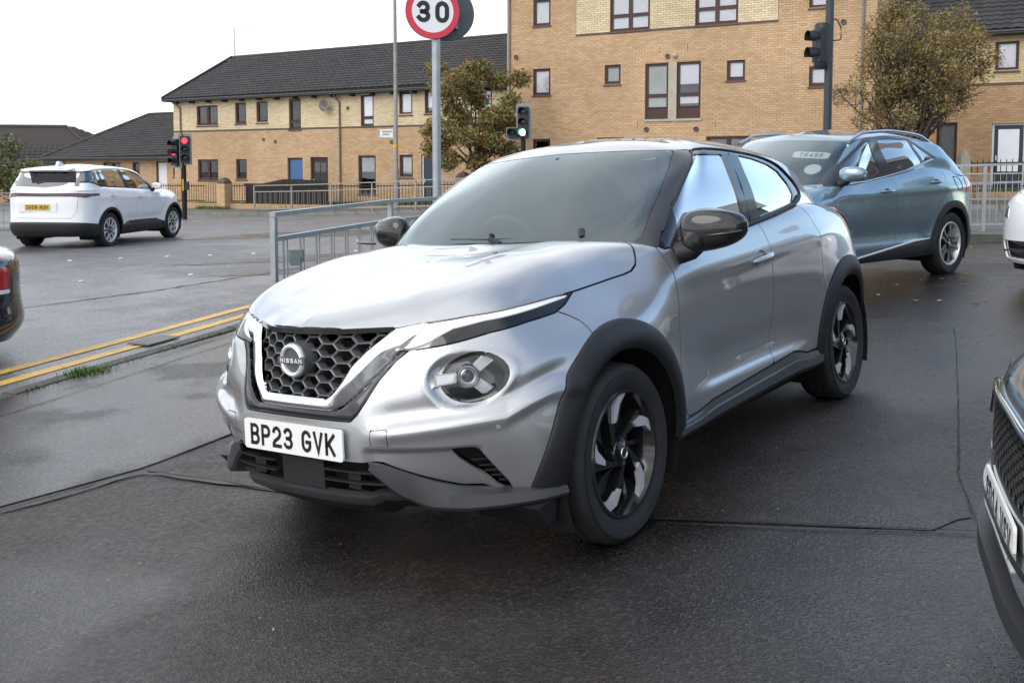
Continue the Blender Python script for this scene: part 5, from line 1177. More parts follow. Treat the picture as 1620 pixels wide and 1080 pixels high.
    def row(L_, pr): L_ = np.array(L_); return np.interp(tt, ii, L_[:, 0]), np.interp(tt, ii, L_[:, 1]), np.interp(tt, ii, pr)
    rows_ = [row(Tt, [-.02]*8), row(Tt, [.0]*8), row(Tm, pm), row(Tb, pb_), row([(a_, b_-.012) for a_, b_ in Tb], [v-.008 for v in pb_]), row([(a_-.01, b_-.02) for a_, b_ in Tb], [v-.09 for v in pb_])]
    for sg in (1, -1):
        V = []; F = []; n_ = len(rows_)
        for k in range(len(tt)):
            for yy, zz, pp in rows_:
                y_, z_, p_ = yy[k], zz[k], pp[k]; nv = Vector((.95-y_*.62, y_*.95, 0)).normalized(); V.append((fx(min(y_, .845), max(z_, .33)) + nv.x*p_, sg*(y_ + nv.y*p_), z_))
        A_ = np.array(V).reshape(len(tt), n_, 3)
        for _ in range(3): A_[1:-1] = .25*A_[:-2]+.5*A_[1:-1]+.25*A_[2:]
        for i in range(len(tt)-1):
            for k in range(n_-1): F.append((i*n_+k, (i+1)*n_+k, (i+1)*n_+k+1, i*n_+k+1))
        o = obj('bumper_blade', A_.reshape(-1, 3), F, M_CLADGREY, root, 25); fix_normals(o.data)
    ap = nose.clip(inside(FRONT, LOWAP, -.006)); add_sheet('lower_grille_backing', ap.offset(-.07).both(), M_DARK, root, 0, 180)
    for k, zz in enumerate((.418, .380)):
        for sg in (1, -1):
            mb = MB(); ys = np.linspace(.125, .345 + .04*k, 9); pl = [(fx(a, zz)-.018, sg*a, zz) for a in ys]
            for a, b in zip(pl[:-1], pl[1:]): mb.bar(a, b, .03, .006)
            mb.build('lower_grille_slat', M_CLAD, root, 30)
    for sg in (1, -1):
        mb = MB(); mb.box((fx(.25, .4)-.06, sg*.25-.03, .352), (fx(.25, .4)-.028, sg*.25+.03, .41)); mb.build('grille_sensor', M_CLAD, root)
    mb = MB(); mb.box((fx(0, .4)-.07, -.105, .338), (fx(0, .4)-.022, .115, .440)); mb.build('radar_cover', M_CLAD, root)
    lip = nose.clip(lambda q: .330-q.R[:, 2]).clip(lambda q: q.R[:, 2]-.300).clip(lambda q: .452-q.R[:, 1])
    add_sheet('bumper_lip', lip.offset(.006).both(), M_CLADGREY, root, .035, 60)
    und = s.clip(lambda q: .292-Z(q)).clip(lambda q: X(q)-.30).clip(lambda q: .62-Y(q)); add_sheet('undertray', und.both(), M_DARK, root, 0, 180)
    for sg in (1, -1):
        mb = MB(); mb.prism([(.56, .285), (.44, .30), (.455, .225), (.50, .215)], .66, .845, lambda u, v, dd: Vector((u, sg*dd, v))); mb.build('air_deflector', M_CLAD, root)
    # vents
    vt = s.clip(lambda q: X(q)-.3).clip(inside(FRONT, VENT, -.002)); pair('bumper_vent', vt.offset(-.035), M_DARK, root, 0, 60)
    for sg in (1, -1):
        for k, (zz, y0, y1) in enumerate(((.455,.632,.70),(.432,.645,.708),(.412,.656,.716),(.392,.668,.724),(.372,.684,.732))):
            mb = MB(); pl = [(fx(a, zz)-.040, sg*a, zz) for a in np.linspace(y0+.006, y1-.008, 5)]
            for a, b in zip(pl[:-1], pl[1:]): mb.bar(a, b, .022, .005)
            mb.build('vent_slat', M_CLAD, root, 30)
    # ---- lamps
    dr = s.clip(HOUT(GAP)).clip(lambda q: X(q)-.05).clip(inside(SIDE, DRL, GAP*.4)).clip(lambda q: Y(q)-.365)
    UP = [(.64,.96),(.535,.985),(.085,.985),(.12,.956),(.30,.939),(.52,.921),(.60,.902),(.640,.880),(.705,.836),(.72,.835),(.69,.875)]
    for sg in (1, -1):
        q = dr if sg > 0 else dr.mirror()
        a = add_sheet('daytime_lamp', q.offset(.001), G_LENS, root, .01, 180)
        add_sheet('lamp_housing', q.offset(-.024), M_LENSGREY, a, 0, 180)
        u = dr.clip(inside(SIDE, UP)).offset(-.010); u = u if sg > 0 else u.mirror()
        add_sheet('light_guide', u, M_DRL, a, .01, 60)
    mat('lamp_bowl_dark', (.055, .057, .06), .25, .5)
    lp = s.clip(inside(FRONT, LAMP_IN, .001)).clip(lambda q: X(q)-.35)
    base = Sheet(lp.A.copy(), lp.F); cpos = Vector((fx(.655, .737), .655, .737)); nn = Vector((.68, .73, .06)).normalized()
    for sg in (1, -1):
        mir = Matrix.Diagonal((1, sg, 1, 1))
        q = lp if sg > 0 else lp.mirror()
        le = sd_poly(FRONT(lp), LAMP_IN)
        a = add_sheet('headlamp', q.offset(.006*sstep(0, .05, le)), G_LENS, root, .02, 180)
        rg = lp.clip(lambda t: .011-sd_poly(FRONT(t), LAMP_IN)); rg = rg if sg > 0 else rg.mirror()
        add_sheet('bezel', rg.offset(.0015), M_GLOSSBLK, a, .03, 60)
        add_sheet('lamp_bowl', q.offset(-.05*sstep(0, .04, le)-.006), MATS['lamp_bowl_dark'], a, 0, 180)
        e1 = Vector((0, 0, 1)).cross(nn).normalized(); e2 = nn.cross(e1)      # e1 towards the rear on the left side
        F = Matrix((( e1.x, e2.x, nn.x, cpos.x), (e1.y, e2.y, nn.y, cpos.y), (e1.z, e2.z, nn.z, cpos.z), (0, 0, 0, 1)))
        F = mir @ F @ Matrix.Translation((-.012, .0, -.024))
        mb = MB(); mb.lathe([(.0, .004), (.020, .002), (.030, -.008), (.034, .004), (.040, .010), (.043, .004), (.043, -.05)], 32, 'z'); mb.build('projector', M_CHROMED, a, 40, F)
        mb = MB(); mb.lathe([(.0, .010), (.014, .007), (.022, .001)], 24, 'z'); mb.build('projector_lens', M_GLOSSBLK, a, 60, F)
        for ang, ln in ((184, .112), (40, .108), (-42, .100)):
            ca, sa = math.cos(R(ang)), math.sin(R(ang)); P = lambda r_, t_, dd: F @ Vector((r_*ca - t_*sa, (r_*sa + t_*ca)*.92, dd))
            mb = MB(); mb.prism([(.036, -.019), (ln, -.022), (ln+.004, .022), (.036, .019)], -.045, -.006, lambda u, v, dd: P(u, v, dd)); arm = mb.build('lamp_arm', M_CHROMED, a)
            mb = MB(); mb.prism([(.044, -.013), (ln-.006, -.016), (ln-.003, .016), (.044, .013)], -.008, -.004, lambda u, v, dd: P(u, v, dd)); mb.build('light_guide', M_LENSW, a)
    # ---- greenhouse
    g = Sheet.from_grid(sheet_grid(hero_green(), [16, 16, 12, 10, 12, 8, 12, 14, 20, 16, 14, 10, 8], [6, 14, 14, 14, 14, 12], smooth=6))
    g.A[np.abs(g.A[:, 1]) < 1e-5, 4] = 0
    WS = [(-.1,1.06),(.69,1.10),(.708,1.141),(.677,1.300),(.633,1.410),(.590,1.490),(.570,1.503),(.4,1.512),(.2,1.519),(0,1.524),(-.1,1.524)]
    DLO = [(-.50,1.04),(-.560,1.105),(-.597,1.140),(-.741,1.250),(-1.168,1.492),(-1.238,1.505),(-1.40,1.503),(-1.530,1.497),(-1.868,1.468),(-2.06,1.440),(-2.19,1.400),(-2.27,1.330),(-2.30,1.26),(-2.26,1.21),(-2.126,1.178),(-1.802,1.140),(-1.386,1.104),(-.6,1.03)]
    FG = chaikin([(-.685,1.075),(-.728,1.230),(-1.131,1.470),(-1.165,1.477),(-1.449,1.473),(-1.425,1.30),(-1.395,1.118)], 0)
    RG = chaikin([(-1.635,1.468),(-1.830,1.447),(-2.02,1.412),(-2.125,1.372),(-2.165,1.300),(-2.165,1.235),(-2.10,1.196),(-1.60,1.145)], 0)
    fwd = lambda q: X(q)+1.14
    ws = g.clip(inside(FRONT, WS, .002)).clip(fwd)
    WSI = [(-.1,1.155),(.40,1.16),(.58,1.165),(.655,1.185),(.665,1.22),(.640,1.31),(.600,1.41),(.560,1.465),(.53,1.478),(.3,1.490),(.2,1.492),(.13,1.475),(.09,1.44),(-.1,1.44)]
    a = add_sheet('windscreen', ws.both(), G_SCREEN, root, .008, 180)
    fr_ = ws.clip(outside(FRONT, WSI)).offset(-.004); add_sheet('screen_border', fr_.both(), M_PILLAR, a, 0, 180)
    pil = g.clip(outside(FRONT, WS, .0)).clip(outside(SIDE, DLO, .002)).clip(lambda q: X(q)+1.30)
    # pillar below the roof seam line
    RS = [(-1.14,1.525),(-1.105,1.502),(-1.16,1.494),(-1.30,1.53),(-1.30,1.7),(-.9,1.7),(-1.0,1.56)]
    pilr = pil.clip(outside(SIDE, RS)).clip(lambda q: Y(q)-.5).clip(lambda q: 1.502-Z(q))
    pair('windscreen_pillar', pilr.offset(.002), M_PILLAR, root, .014, 180)
    roof = g.clip(outside(SIDE, DLO, .001)).clip(lambda q: np.where(X(q) > -1.35, np.maximum(Z(q)-1.503, 0*Z(q)-1), 1.0)*1.0)
    roof = roof.clip(lambda q: np.maximum(-sd_poly(FRONT(q), WS)-.001, -1.14-X(q))).clip(lambda q: np.maximum(-1.9-X(q), Z(q)-1.40)).clip(lambda q: np.maximum(-2.0-X(q), 1.0*(Z(q)-1.2)))
    RWIN = [(-.1,1.16),(.55,1.16),(.48,1.335),(-.1,1.365)]
    roofA = roof.clip(lambda q: np.maximum(-sd_poly(FRONT(q), RWIN), X(q)+2.6))
    add_sheet('roof', roofA.both(), M_SILVER, root, .012, 180)
    add_sheet('rear_window', roof.clip(inside(FRONT, RWIN, .001)).clip(lambda q: -2.6-X(q)).both(), G_DARK, root, .008, 180)
    fr = g.clip(inside(SIDE, DLO, .001)).clip(outside(SIDE, FG)).clip(outside(SIDE, RG)).clip(lambda q: Y(q)-.45)
    wf = pair('window_frame', fr, M_GLOSSBLK, root, .014, 180)
    for nm, pg, gm in (('front_side_window', FG, G_SIDE), ('rear_side_window', RG, G_DARK)):
        pair(nm, g.clip(inside(SIDE, pg, -.004)).clip(lambda q: Y(q)-.45).offset(-.006), gm, root, 0, 180)
    # mouldings round the side windows
    bvg = BVHTree.FromPolygons(g.P.tolist(), g.F.tolist())
    def gy(px, pz): hh = bvg.ray_cast(Vector((px, 2, pz)), Vector((0, -1, 0))); return hh[0].y if hh[0] else bvg.find_nearest(Vector((px, .66, pz)))[0].y
    for sg in (1, -1):
        mb = MB(); pl = [Vector((px, sg*(gy(px, pz)+.003), pz)) for px, pz in chaikin(DLO[2:15], 1, False)]
        mb.tube(pl, .007, 6); mb.build('window_moulding', M_CLAD, root, 60)
        mb = MB(); pl = [Vector((px, sg*(gy(px, pz)+.006), pz)) for px, pz in ((-.60,1.062),(-1.0,1.086),(-1.386,1.112),(-1.802,1.149),(-2.126,1.187),(-2.235,1.225))]
        mb.tube(pl, .012, 6); mb.build('waist_seal', M_CLAD, root, 60)
        # B pillar division
        mb = MB(); pl = [Vector((px, sg*(gy(px, pz)+.001), pz)) for px, pz in ((-1.540,1.478),(-1.50,1.30),(-1.475,1.13))]; mb.tube(pl, .003, 6); mb.build('pillar_gap', M_DARK, root, 60)
        # rear spoiler end
        mb = MB(); mb.prism([(-2.46,1.385),(-2.60,1.365),(-2.78,1.285),(-2.76,1.255),(-2.6,1.30)], .50, .585, lambda u, v, dd: Vector((u, sg*dd, v-.2*(dd-.5)))); mb.build('spoiler_end', M_GLOSSBLK, root)
    mb = MB(); mb.prism([(-2.60,1.425),(-2.75,1.395),(-2.84,1.345),(-2.83,1.330),(-2.6,1.36)], -.48, .48, lambda u, v, dd: Vector((u, dd, v))); mb.build('rear_spoiler', M_SILVER, root)
    # ---- mirrors, handle, wipers
    for sg in (1, -1):
        V = []; F = []; nu_, nv_ = 20, 14; c0 = Vector((-.640, .985, 1.143)) if sg > 0 else Vector((-.74, .945, 1.165))
        for i in range(nu_):
            for j in range(nv_+1):
                a = 2*math.pi*i/nu_; b = -math.pi/2 + math.pi*j/nv_
                cx_, sy_, sz_ = math.cos(b)*math.cos(a), math.sin(b), math.cos(b)*math.sin(a)
                f_ = lambda t, p: math.copysign(abs(t)**p, t)
                xx = f_(cx_, .75); xx = xx*.085 if xx > 0 else xx*.035        # flat glass side at the back
                yy = f_(sy_, .8)*.135; zz_ = f_(sz_, .72)*.088*(1 - .22*(yy/.135)) 
                V.append((c0.x + xx - .22*yy, sg*(c0.y + yy), c0.z + zz_ + .05*yy))
        for i in range(nu_):
            for j in range(nv_): F.append((i*(nv_+1)+j, ((i+1) % nu_)*(nv_+1)+j, ((i+1) % nu_)*(nv_+1)+j+1, i*(nv_+1)+j+1))
        mi = obj('door_mirror', V, F, M_GLOSSBLK, root, 60); fix_normals(mi.data)
        mb = MB(); dxm = 0 if sg > 0 else -.10; mb.tube([(-.600+dxm, sg*.83, 1.045), (-.612+dxm, sg*.885, 1.058), (-.628+dxm, sg*.915, 1.085), (-.640+dxm, sg*.93, 1.115)], [.048, .044, .040, .036], 12); mb.build('mirror_foot', M_CLAD, mi, 60)
        mb = MB(); mb.tube([(-.570, sg*.925, 1.118), (-.563, sg*.985, 1.120), (-.578, sg*1.06, 1.126), (-.625, sg*1.112, 1.133)], .0065, 8); mb.build('turn_indicator', M_GLOSSBLK, mi, 60)
        # sail panel in front of the side window
        # handle
        hy = sy(-1.42, .95) + .012
        mb = MB(); pts = []
        for t in np.linspace(0, 1, 9): pts.append((-1.30 - .235*t, sg*(hy + .026*math.sin(math.pi*t)**.6), .938 + .022*t))
        mb.tube(pts, [.008, .015, .017, .017, .017, .017, .017, .015, .008], 10); mb.build('door_handle', M_SILVER, root, 60)
        mb = MB(); mb.lathe([(0, .0), (.03, -.002), (.042, .004), (.044, .010)], 24, 'y'); 
        mb.build('handle_cup', M_SILVER, root, 60, Matrix.Translation((-1.40, sg*(hy-.009), .952)) @ Matrix.Diagonal((1.5, sg, .85, 1)))
    mb = MB(); mb.tube([(-.48, .40, 1.142), (-.45, .2, 1.132), (-.44, -.06, 1.132), (-.45, -.30, 1.136)], .006, 6); mb.tube([(-.46, -.06, 1.150), (-.44, -.05, 1.13), (-.42, .02, 1.11)], .016, 6); mb.build('wiper', M_CLAD, root, 60)
    mb = MB(); mb.tube([(-.575, .62, 1.185), (-.52, .54, 1.160), (-.48, .42, 1.145), (-.46, .28, 1.138)], .006, 6); mb.tube([(-.49, .42, 1.160), (-.46, .44, 1.13)], .017, 6); mb.build('wiper', M_CLAD, root, 60)
    mb = MB()
    ys = np.linspace(-.66, .66, 23); pl = [(-.43 - .11*abs(t/.66)**2.2, t, 1.112 + .010*abs(t/.66)**2) for t in ys]
    for a, b in zip(pl[:-1], pl[1:]): mb.bar(a, b, .05, .012)
    mb.build('cowl_panel', M_CLAD, root, 40)
    # ---- plate
    Mp = Matrix.Translation((.868, 0, .515)) @ Matrix.Rotation(R(90), 4, 'Z') @ Matrix.Rotation(R(-1.5), 4, 'X')
    number_plate(root, 'BP23 GVK', Mp)
    # ---- wheels, wells, underbody
    for cx in (0, -WB):
        for sg in (1, -1):
            make_wheel('hook', .340, .215, .243, root, (cx, sg*.772, .338), sg, rot=4 if cx == 0 else 14, steer=0)
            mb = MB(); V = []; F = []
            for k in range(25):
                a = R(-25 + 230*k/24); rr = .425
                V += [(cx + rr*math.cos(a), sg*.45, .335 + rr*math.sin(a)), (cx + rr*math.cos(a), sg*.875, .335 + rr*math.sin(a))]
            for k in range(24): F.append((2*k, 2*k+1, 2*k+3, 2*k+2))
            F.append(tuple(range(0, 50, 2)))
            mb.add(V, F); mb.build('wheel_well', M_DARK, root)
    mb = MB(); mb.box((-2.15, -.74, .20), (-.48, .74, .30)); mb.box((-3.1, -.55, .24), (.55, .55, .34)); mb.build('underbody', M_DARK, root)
    # ---- cabin
    mb = MB(); mb.prism([(-.50,1.07),(-.75,1.095),(-.98,1.04),(-1.02,.85),(-.5,.8)], -.70, .70, lambda u, v, dd: Vector((u, dd, v))); mb.build('dashboard', M_INT, root)
    mb = MB()
    for k in range(36):
        a = R(10*k); b = R(10*k+10); cc = Vector((-1.02, -.36, 1.045)); Qm = Matrix.Rotation(R(22), 3, 'Y')
        mb.tube([cc + Qm @ Vector((0, .185*math.cos(a), .185*math.sin(a))), cc + Qm @ Vector((0, .185*math.cos(b), .185*math.sin(b)))], .016, 8, False)
    mb.tube([(-1.02,-.52,1.045),(-1.0,-.36,1.04),(-1.02,-.2,1.045)], .018, 8); mb.tube([(-1.0,-.36,1.04),(-.85,-.36,.98)], .04, 8)
    mb.build('steering_wheel', M_INT, root, 60)
    def seat(x0, y0, w_, hz):
        mb = MB(); mb.prism([(x0-.02,.55),(x0-.14,.60),(x0-.20,hz),(x0-.13,hz+.02),(x0-.05,hz-.02),(x0+.02,.75)], y0-w_/2, y0+w_/2, lambda u, v, dd: Vector((u, dd, v))); so = mb.build('seat', M_SEAT, root, 30)
        mb = MB(); mb.prism([(x0-.21,hz+.06),(x0-.13,hz+.05),(x0-.12,hz+.22),(x0-.19,hz+.24)], y0-.12, y0+.12, lambda u, v, dd: Vector((u, dd, v))); mb.build('headrest', M_SEAT, so, 30)
    seat(-1.45, -.36, .50, 1.14); seat(-1.45, .36, .50, 1.14)
    seat(-2.25, -.38, .55, 1.12); seat(-2.25, .38, .55, 1.12)
    mb = MB(); mb.box((-1.015, -.115, 1.405), (-.985, .115, 1.465)); mb.tube([(-.99, 0, 1.46), (-.965, 0, 1.50)], .012, 6); mb.build('rear_view_mirror', M_INT, root)
    mb = MB(); mb.box((-2.6, -.62, .5), (-.5, .62, .56)); mb.build('cabin_floor', M_INT, root)
    mb = MB(); mb.prism([(-1.25,1.45),(-1.6,1.50),(-2.2,1.47),(-2.5,1.40)], -.45, .45, lambda u, v, dd: Vector((u, dd, v))); mb.build('headlining', M_SEAT, root)
    # screen sticker
    mb = MB(); mb.box((-1.02, .455, 1.462), (-1.018, .525, 1.476)); mb.build('screen_label', M_PLATEW, root)
    return root
hero_car()
# ---------------------------------------------------------------- the other cars: one parametric body, own proportions, glass lines, lamps and wheels
def lerp(a, b, t): return a + (b-a)*t
def gen_net(p):
    w, xf, WB, xr = p['w'], p['xf'], p['wb'], p['xr']; belt = lambda x: float(np.interp(-x, [-a for a, b in p['belt']], [b for a, b in p['belt']]))
    zh, zc, xc = p['zh'], p['zc'], p['xc']; C = []
    yf = [0, .24, .46, .64, .79, .91, .975]; xx = [1, .985, .93, .845, .72, .55, .34] if not p.get('square') else [1, .997, .975, .93, .84, .66, .38]
    bow = [-.10, -.03, 0, .005, 0, -.015, -.045]; zr = [.22, .28, .37, .48, .60, .60+.45*(zh-.60), .60+.80*(zh-.60)]
    yk = [.90, .95, .975, 1, .995, .97, .94]
    for i in range(7):
        t = i/6; col = []
        for r in range(7): col.append((xf*xx[i] + bow[r]*(1-t*.8), w*yf[i]*yk[r], zr[r] + .0*t))
        hx = xf*xx[i] - .10*(1-.6*t); he = w*yf[i]*.885
        zt = zh + (zc-zh)*.30*t
        col += [(hx, he, zt), (hx-.10*(1-t)-.02, he*.86, zt+.05+.03*t), (hx*.80-.10, he*.45, zt+.075+.03*t), (lerp(.62, -.10, t)*xf, 0, lerp(zh+.07, zc-.015, t))]
        C.append(col)
    xs = [0.0, xc*.75, xc-.02, xc-.16] + [lerp(xc-.16, -WB-.10, k/5) for k in (1, 2, 3, 4)] + [-WB+.05, -WB-xr*.45]
    for x in xs:
        b = belt(x) if x < xc+.02 else lerp(zh+.05, zc-.02, (0-x)/(0-xc)) if x <= 0 else zh
        ww = w*(1.0 if x > -WB-.2 else .975)
        zz = [.22, .28, .37, .48, .60, lerp(.60, b, .38), lerp(.60, b, .76)]
        ys = [.925, .962, .975, .978, .984, .992, .975]
        col = [(x, ww*y, z) for y, z in zip(ys, zz)] + [(x, ww*(.90 if x < xc-.1 else .86), b)]
        if x > xc+.03: kx = min(1, -x/abs(xc)); col += [(x-.02, ww*.70, b+.07*(1-.75*kx)), (x-.05, ww*.40, lerp(b, zc, .78)+.028*(1-kx)), (x-.10, 0, zc-.014+.014*min(1, -x/abs(xc)))]
        else: col += [(x, ww*.80, b+.0), (x, ww*.4, b-.04), (x, 0, b-.05)]
        C.append(col)
    zt = belt(-WB-xr); rp = p['rear']     # rear profile: x offset per row
    zz = [.26, .32, .40, .50, .62, lerp(.62, zt, .42), lerp(.62, zt, .78)]
    for yk_, xo in ((.90, -.78), (.62, -.955), (.30, -.99), (0, -1.0)):
        C.append([(-WB + xr*xo - rp[r]*(abs(xo)), w*yk_*(.93 if r == 0 else .97 if r == 1 else 1)*.985, zz[r]) for r in range(7)] +
                 [(-WB + xr*xo - rp[7]*abs(xo), w*yk_*.93, zt), (-WB + xr*xo*.97 - rp[7]*abs(xo)+.05, w*yk_*.80, zt+.02), (-WB+xr*xo*.9+.1, w*yk_*.4, zt), (-WB+xr*xo*.85+.12, 0, zt)])
    return C
def gen_green(p):
    w, WB, xr = p['w'], p['wb'], p['xr']; wb, wr = w*p.get('gb', .875), w*p.get('gr', .70); (b0, zb0), (t0, zt0) = p['screen']; (b1, zb1), (t1, zt1) = p['rearglass']
    belt = lambda x: float(np.interp(-x, [-a for a, b in p['belt']], [b for a, b in p['belt']])); roof = lambda x: float(np.interp(-x, [-a for a, b in p['roof']], [b for a, b in p['roof']]))
    D = []
    def col(B, T, S):
        B = np.array(B); T = np.array(T); S = np.array(S); d = T - B; out = [B - d*.22, B]
        bul = np.array((.015, .018*np.sign(B[1]) if B[1] else 0, .012))
        for f in (.36, .70): out.append(B + d*f + bul*math.sin(math.pi*f)*(1, 1, 1)[0])
        out += [T, T*.45 + S*.55 + np.array((0, 0, .012)), S]; D.append([tuple(q) for q in out])
    for k, (yb, xo) in enumerate(((0, 0), (.36, .012), (.70, .05), (.90, .11), (1.0, .23))):
        x = b0 - xo; xt = t0 - xo*.75
        col((x, wb*yb, lerp(zb0, belt(x), yb**3)), (xt, wr*min(1, yb*1.02), lerp(zt0, roof(xt)-.085, yb**2)), (t0-.10-.10*k, 0, roof(t0-.10-.10*k)+.0))
    n = 4
    for k in range(1, n+1):
        f = k/(n+1); x = lerp(b0-.23, b1+.22, f); xt = lerp(t0-.17, t1+.12, f)
        col((x, wb, belt(x)+.01), (xt, wr, roof(xt)-.085), (lerp(t0-.5, t1+.45, f), 0, roof(lerp(t0-.5, t1+.45, f))))
    for k, (yb, xo) in enumerate(((.93, .10), (.55, .02), (0, 0))):
        x = b1+xo; xt = t1 + xo*.6
        col((x, wb*yb, lerp(zb1, belt(x)+.01, yb**3)), (xt, wr*yb, lerp(zt1, roof(xt)-.075, yb**2)), (t1+.30-.10*k, 0, roof(t1+.30-.10*k)))
    return D
def gen_car(name, label, p, loc, yaw, paint, pitch=0.0, roll=0.0):
    root = thing(name, label, 'car'); root.matrix_world = Matrix.Translation(loc) @ Matrix.Rotation(R(yaw), 4, 'Z') @ Matrix.Rotation(R(pitch), 4, 'Y') @ Matrix.Rotation(R(roll), 4, 'X')
    WB, w = p['wb'], p['w']; q = p.get('res', 1.0)
    net = gen_net(p); nc = len(net)
    s = Sheet.from_grid(sheet_grid(net, [int(10*q)]*6 + [int(12*q)]*(nc-7), [int(v*q) for v in (5, 6, 7, 7, 9, 8, 8, 8, 6, 6)], smooth=6))
    x, y, z = s.R.T; r_t = p['tyre']; zc = r_t-.005; Rin, Rout = r_t+.055, r_t+.055+p.get('clad', .0)
    d = np.zeros(len(x))
    for cx in (0, -WB): d += .020*np.exp(-((np.hypot(x-cx, z-zc)-Rin-.03)/.10)**2)*sstep(.6*w, .8*w, y)
    mid = sstep(-.45, -.8, x)*sstep(-WB+.40, -WB+.75, x)
    d += mid*(-.022*np.exp(-((z-.52)/.09)**2) + .014*sstep(.45, .40, z))*sstep(.7*w, .85*w, y)
    cz = p.get('crease', (.92, -.03)); d += .010*np.exp(-((z-(cz[0]+cz[1]*x))/.04)**2)*sstep(-.2, -.6, x)*sstep(.7*w, .85*w, y)
    seam = np.abs(y) < 1e-5; s = s.offset(d).renormal(); s.A[seam, 4] = 0
    bv = BVHTree.FromPolygons(s.P.tolist(), s.F.tolist())
    def fx(yy, zz): h = bv.ray_cast(Vector((3, abs(yy), zz)), Vector((-1, 0, 0))); return h[0].x if h[0] else p['xf']
    def rx(yy, zz): h = bv.ray_cast(Vector((-7, abs(yy), zz)), Vector((1, 0, 0))); return h[0].x if h[0] else -WB-p['xr']
    def sy(xx, zz): h = bv.ray_cast(Vector((xx, 3, zz)), Vector((0, -1, 0))); return h[0].y if h[0] else w
    X = lambda t: t.R[:, 0]; Y = lambda t: t.R[:, 1]; Z = lambda t: t.R[:, 2]; G = .0028
    arch = lambda cx, rr: (lambda t: np.hypot(X(t)-cx, Z(t)-zc)-rr)
    xcut = p['xc']-.10
    shell = s.clip(lambda t: np.maximum.reduce([Y(t)-.78*w, X(t)-xcut+.25, -WB-p['xr']*.45-X(t)]))
    inner = shell
    for cx in (0, -WB): inner = inner.clip(arch(cx, Rin+.01))
    add_sheet('inner_structure', inner.offset(-.03).clip(lambda t: Z(t)-.30).both(), M_DARK, root, 0, 180)
    low = p.get('lowclad')       # polyline (x, z): plastic below it
    body = shell
    for cx in (0, -WB):
        if p.get('clad'):
            rg = s.clip(arch(cx, Rin)).clip(lambda t: -arch(cx, Rout)(t)).clip(lambda t: Y(t)-.7*w).clip(lambda t: Z(t)-.27)
            pair('wheel_arch_trim', rg.offset(.012), M_CLAD, root, .03, 50)
        body = body.clip(arch(cx, Rout+.001))
    if low:
        LP = [(3, low[0][1])] + list(low) + [(-9, low[-1][1]), (-9, -1), (3, -1)]
        lc = body.clip(inside(SIDE, LP)).clip(lambda t: Z(t)-.26); pr = np.minimum(sd_poly(SIDE(lc), LP), .03)/.03
        add_sheet('lower_cladding', lc.offset(.012*pr).both(), M_CLAD, root, .02, 50)
        body = body.clip(outside(SIDE, LP, .001))
    else: body = body.clip(lambda t: Z(t)-.26)
    # lamps and apertures on nose and tail
    for nm, poly, mt, dep in p.get('front', []):
        a = body.clip(lambda t: X(t)-.25).clip(inside(FRONT, poly, .001))
        if len(a.F): 
            if dep == 'pair': pair(nm, a.offset(.004), mt, root, .02, 50)
            else: add_sheet(nm, a.offset(dep).both(), mt, root, .02, 50)
        body = body.clip(lambda t: np.maximum(-sd_poly(FRONT(t), poly), .25-X(t)))
    for nm, poly, mt, dep in p.get('tail', []):
        tx = p.get('tailx', -WB-.35); a = body.clip(lambda t: tx-X(t)).clip(inside(FRONT, poly, .001))
        if len(a.F):
            if dep == 'pair': pair(nm, a.offset(.005), mt, root, .02, 50)
            else: add_sheet(nm, a.offset(dep).both(), mt, root, .02, 50)
        body = body.clip(lambda t: np.maximum(-sd_poly(FRONT(t), poly), X(t)-tx))
    # bonnet, doors, rest
    zc_, zh = p['zc'], p['zh']; w8 = w
    hp = [(p['xf']*.93, -.1), (p['xf']*.93, 0), (p['xf']*.90, .2*w), (p['xf']*.80, .46*w), (p['xf']*.62, .68*w), (.2, .80*w), (p['xc']+.05, .84*w), (p['xc']-.10, .80*w), (p['xc']-.3, .7*w), (p['xc']-.3, -.1)]
    top = body.clip(lambda t: Z(t)-(zh-.06)).clip(inside(PLAN, hp, G)); add_sheet('bonnet', top.both(), paint, root, .015, 180)
    body = body.clip(lambda t: np.maximum(-sd_poly(PLAN(t), hp)-G, (zh-.06)-Z(t)))
    for nm in ('front_door', 'rear_door'):
        pl = p.get(nm)
        if pl: pair(nm, body.clip(inside(SIDE, pl, G)).clip(lambda t: Y(t)-.6*w), paint, root, .015, 180); body = body.clip(outside(SIDE, pl, G))
    fwd = body.clip(lambda t: X(t)-lerp(0, -WB, .5)); aft = body.clip(lambda t: lerp(0, -WB, .5)-X(t))
    if p.get('gate'):      # tailgate split
        gp = p['gate']; ga = aft.clip(lambda t: -WB-.35-X(t)).clip(inside(FRONT, gp, G)); add_sheet('tailgate', ga.both(), paint, root, .015, 180); aft = aft.clip(lambda t: np.maximum(-sd_poly(FRONT(t), gp)-G, X(t)+WB+.35))
    add_sheet('front_body', fwd.both(), paint, root, .015, 180); add_sheet('rear_body', aft.both(), paint, root, .015, 180)
    # glasshouse
    gn = gen_green(p); g = Sheet.from_grid(sheet_grid(gn, [int(9*q)]*(len(gn)-1), [4, 9, 9, 8, 9, 8], smooth=3)); g.A[np.abs(g.A[:, 1]) < 1e-5, 4] = 0
    (b0, zb0), (t0, zt0) = p['screen']; (b1, zb1), (t1, zt1) = p['rearglass']; wb, wr = w*p.get('gb', .875), w*p.get('gr', .70)
    WSP = [(-.1, zb0-.05), (wb*.95, zb0+.02), (wb*.96, zb0+.05), (wr*.97, zt0-.055), (wr*.9, zt0-.03), (-.1, zt0-.005)]
    RSP = [(-.1, zb1+.0), (wb*.84, zb1+.02), (wr*.90, zt1-.05), (-.1, zt1-.03)]
    m1 = lerp(t0, t1, .35); m2 = lerp(t0, t1, .75)
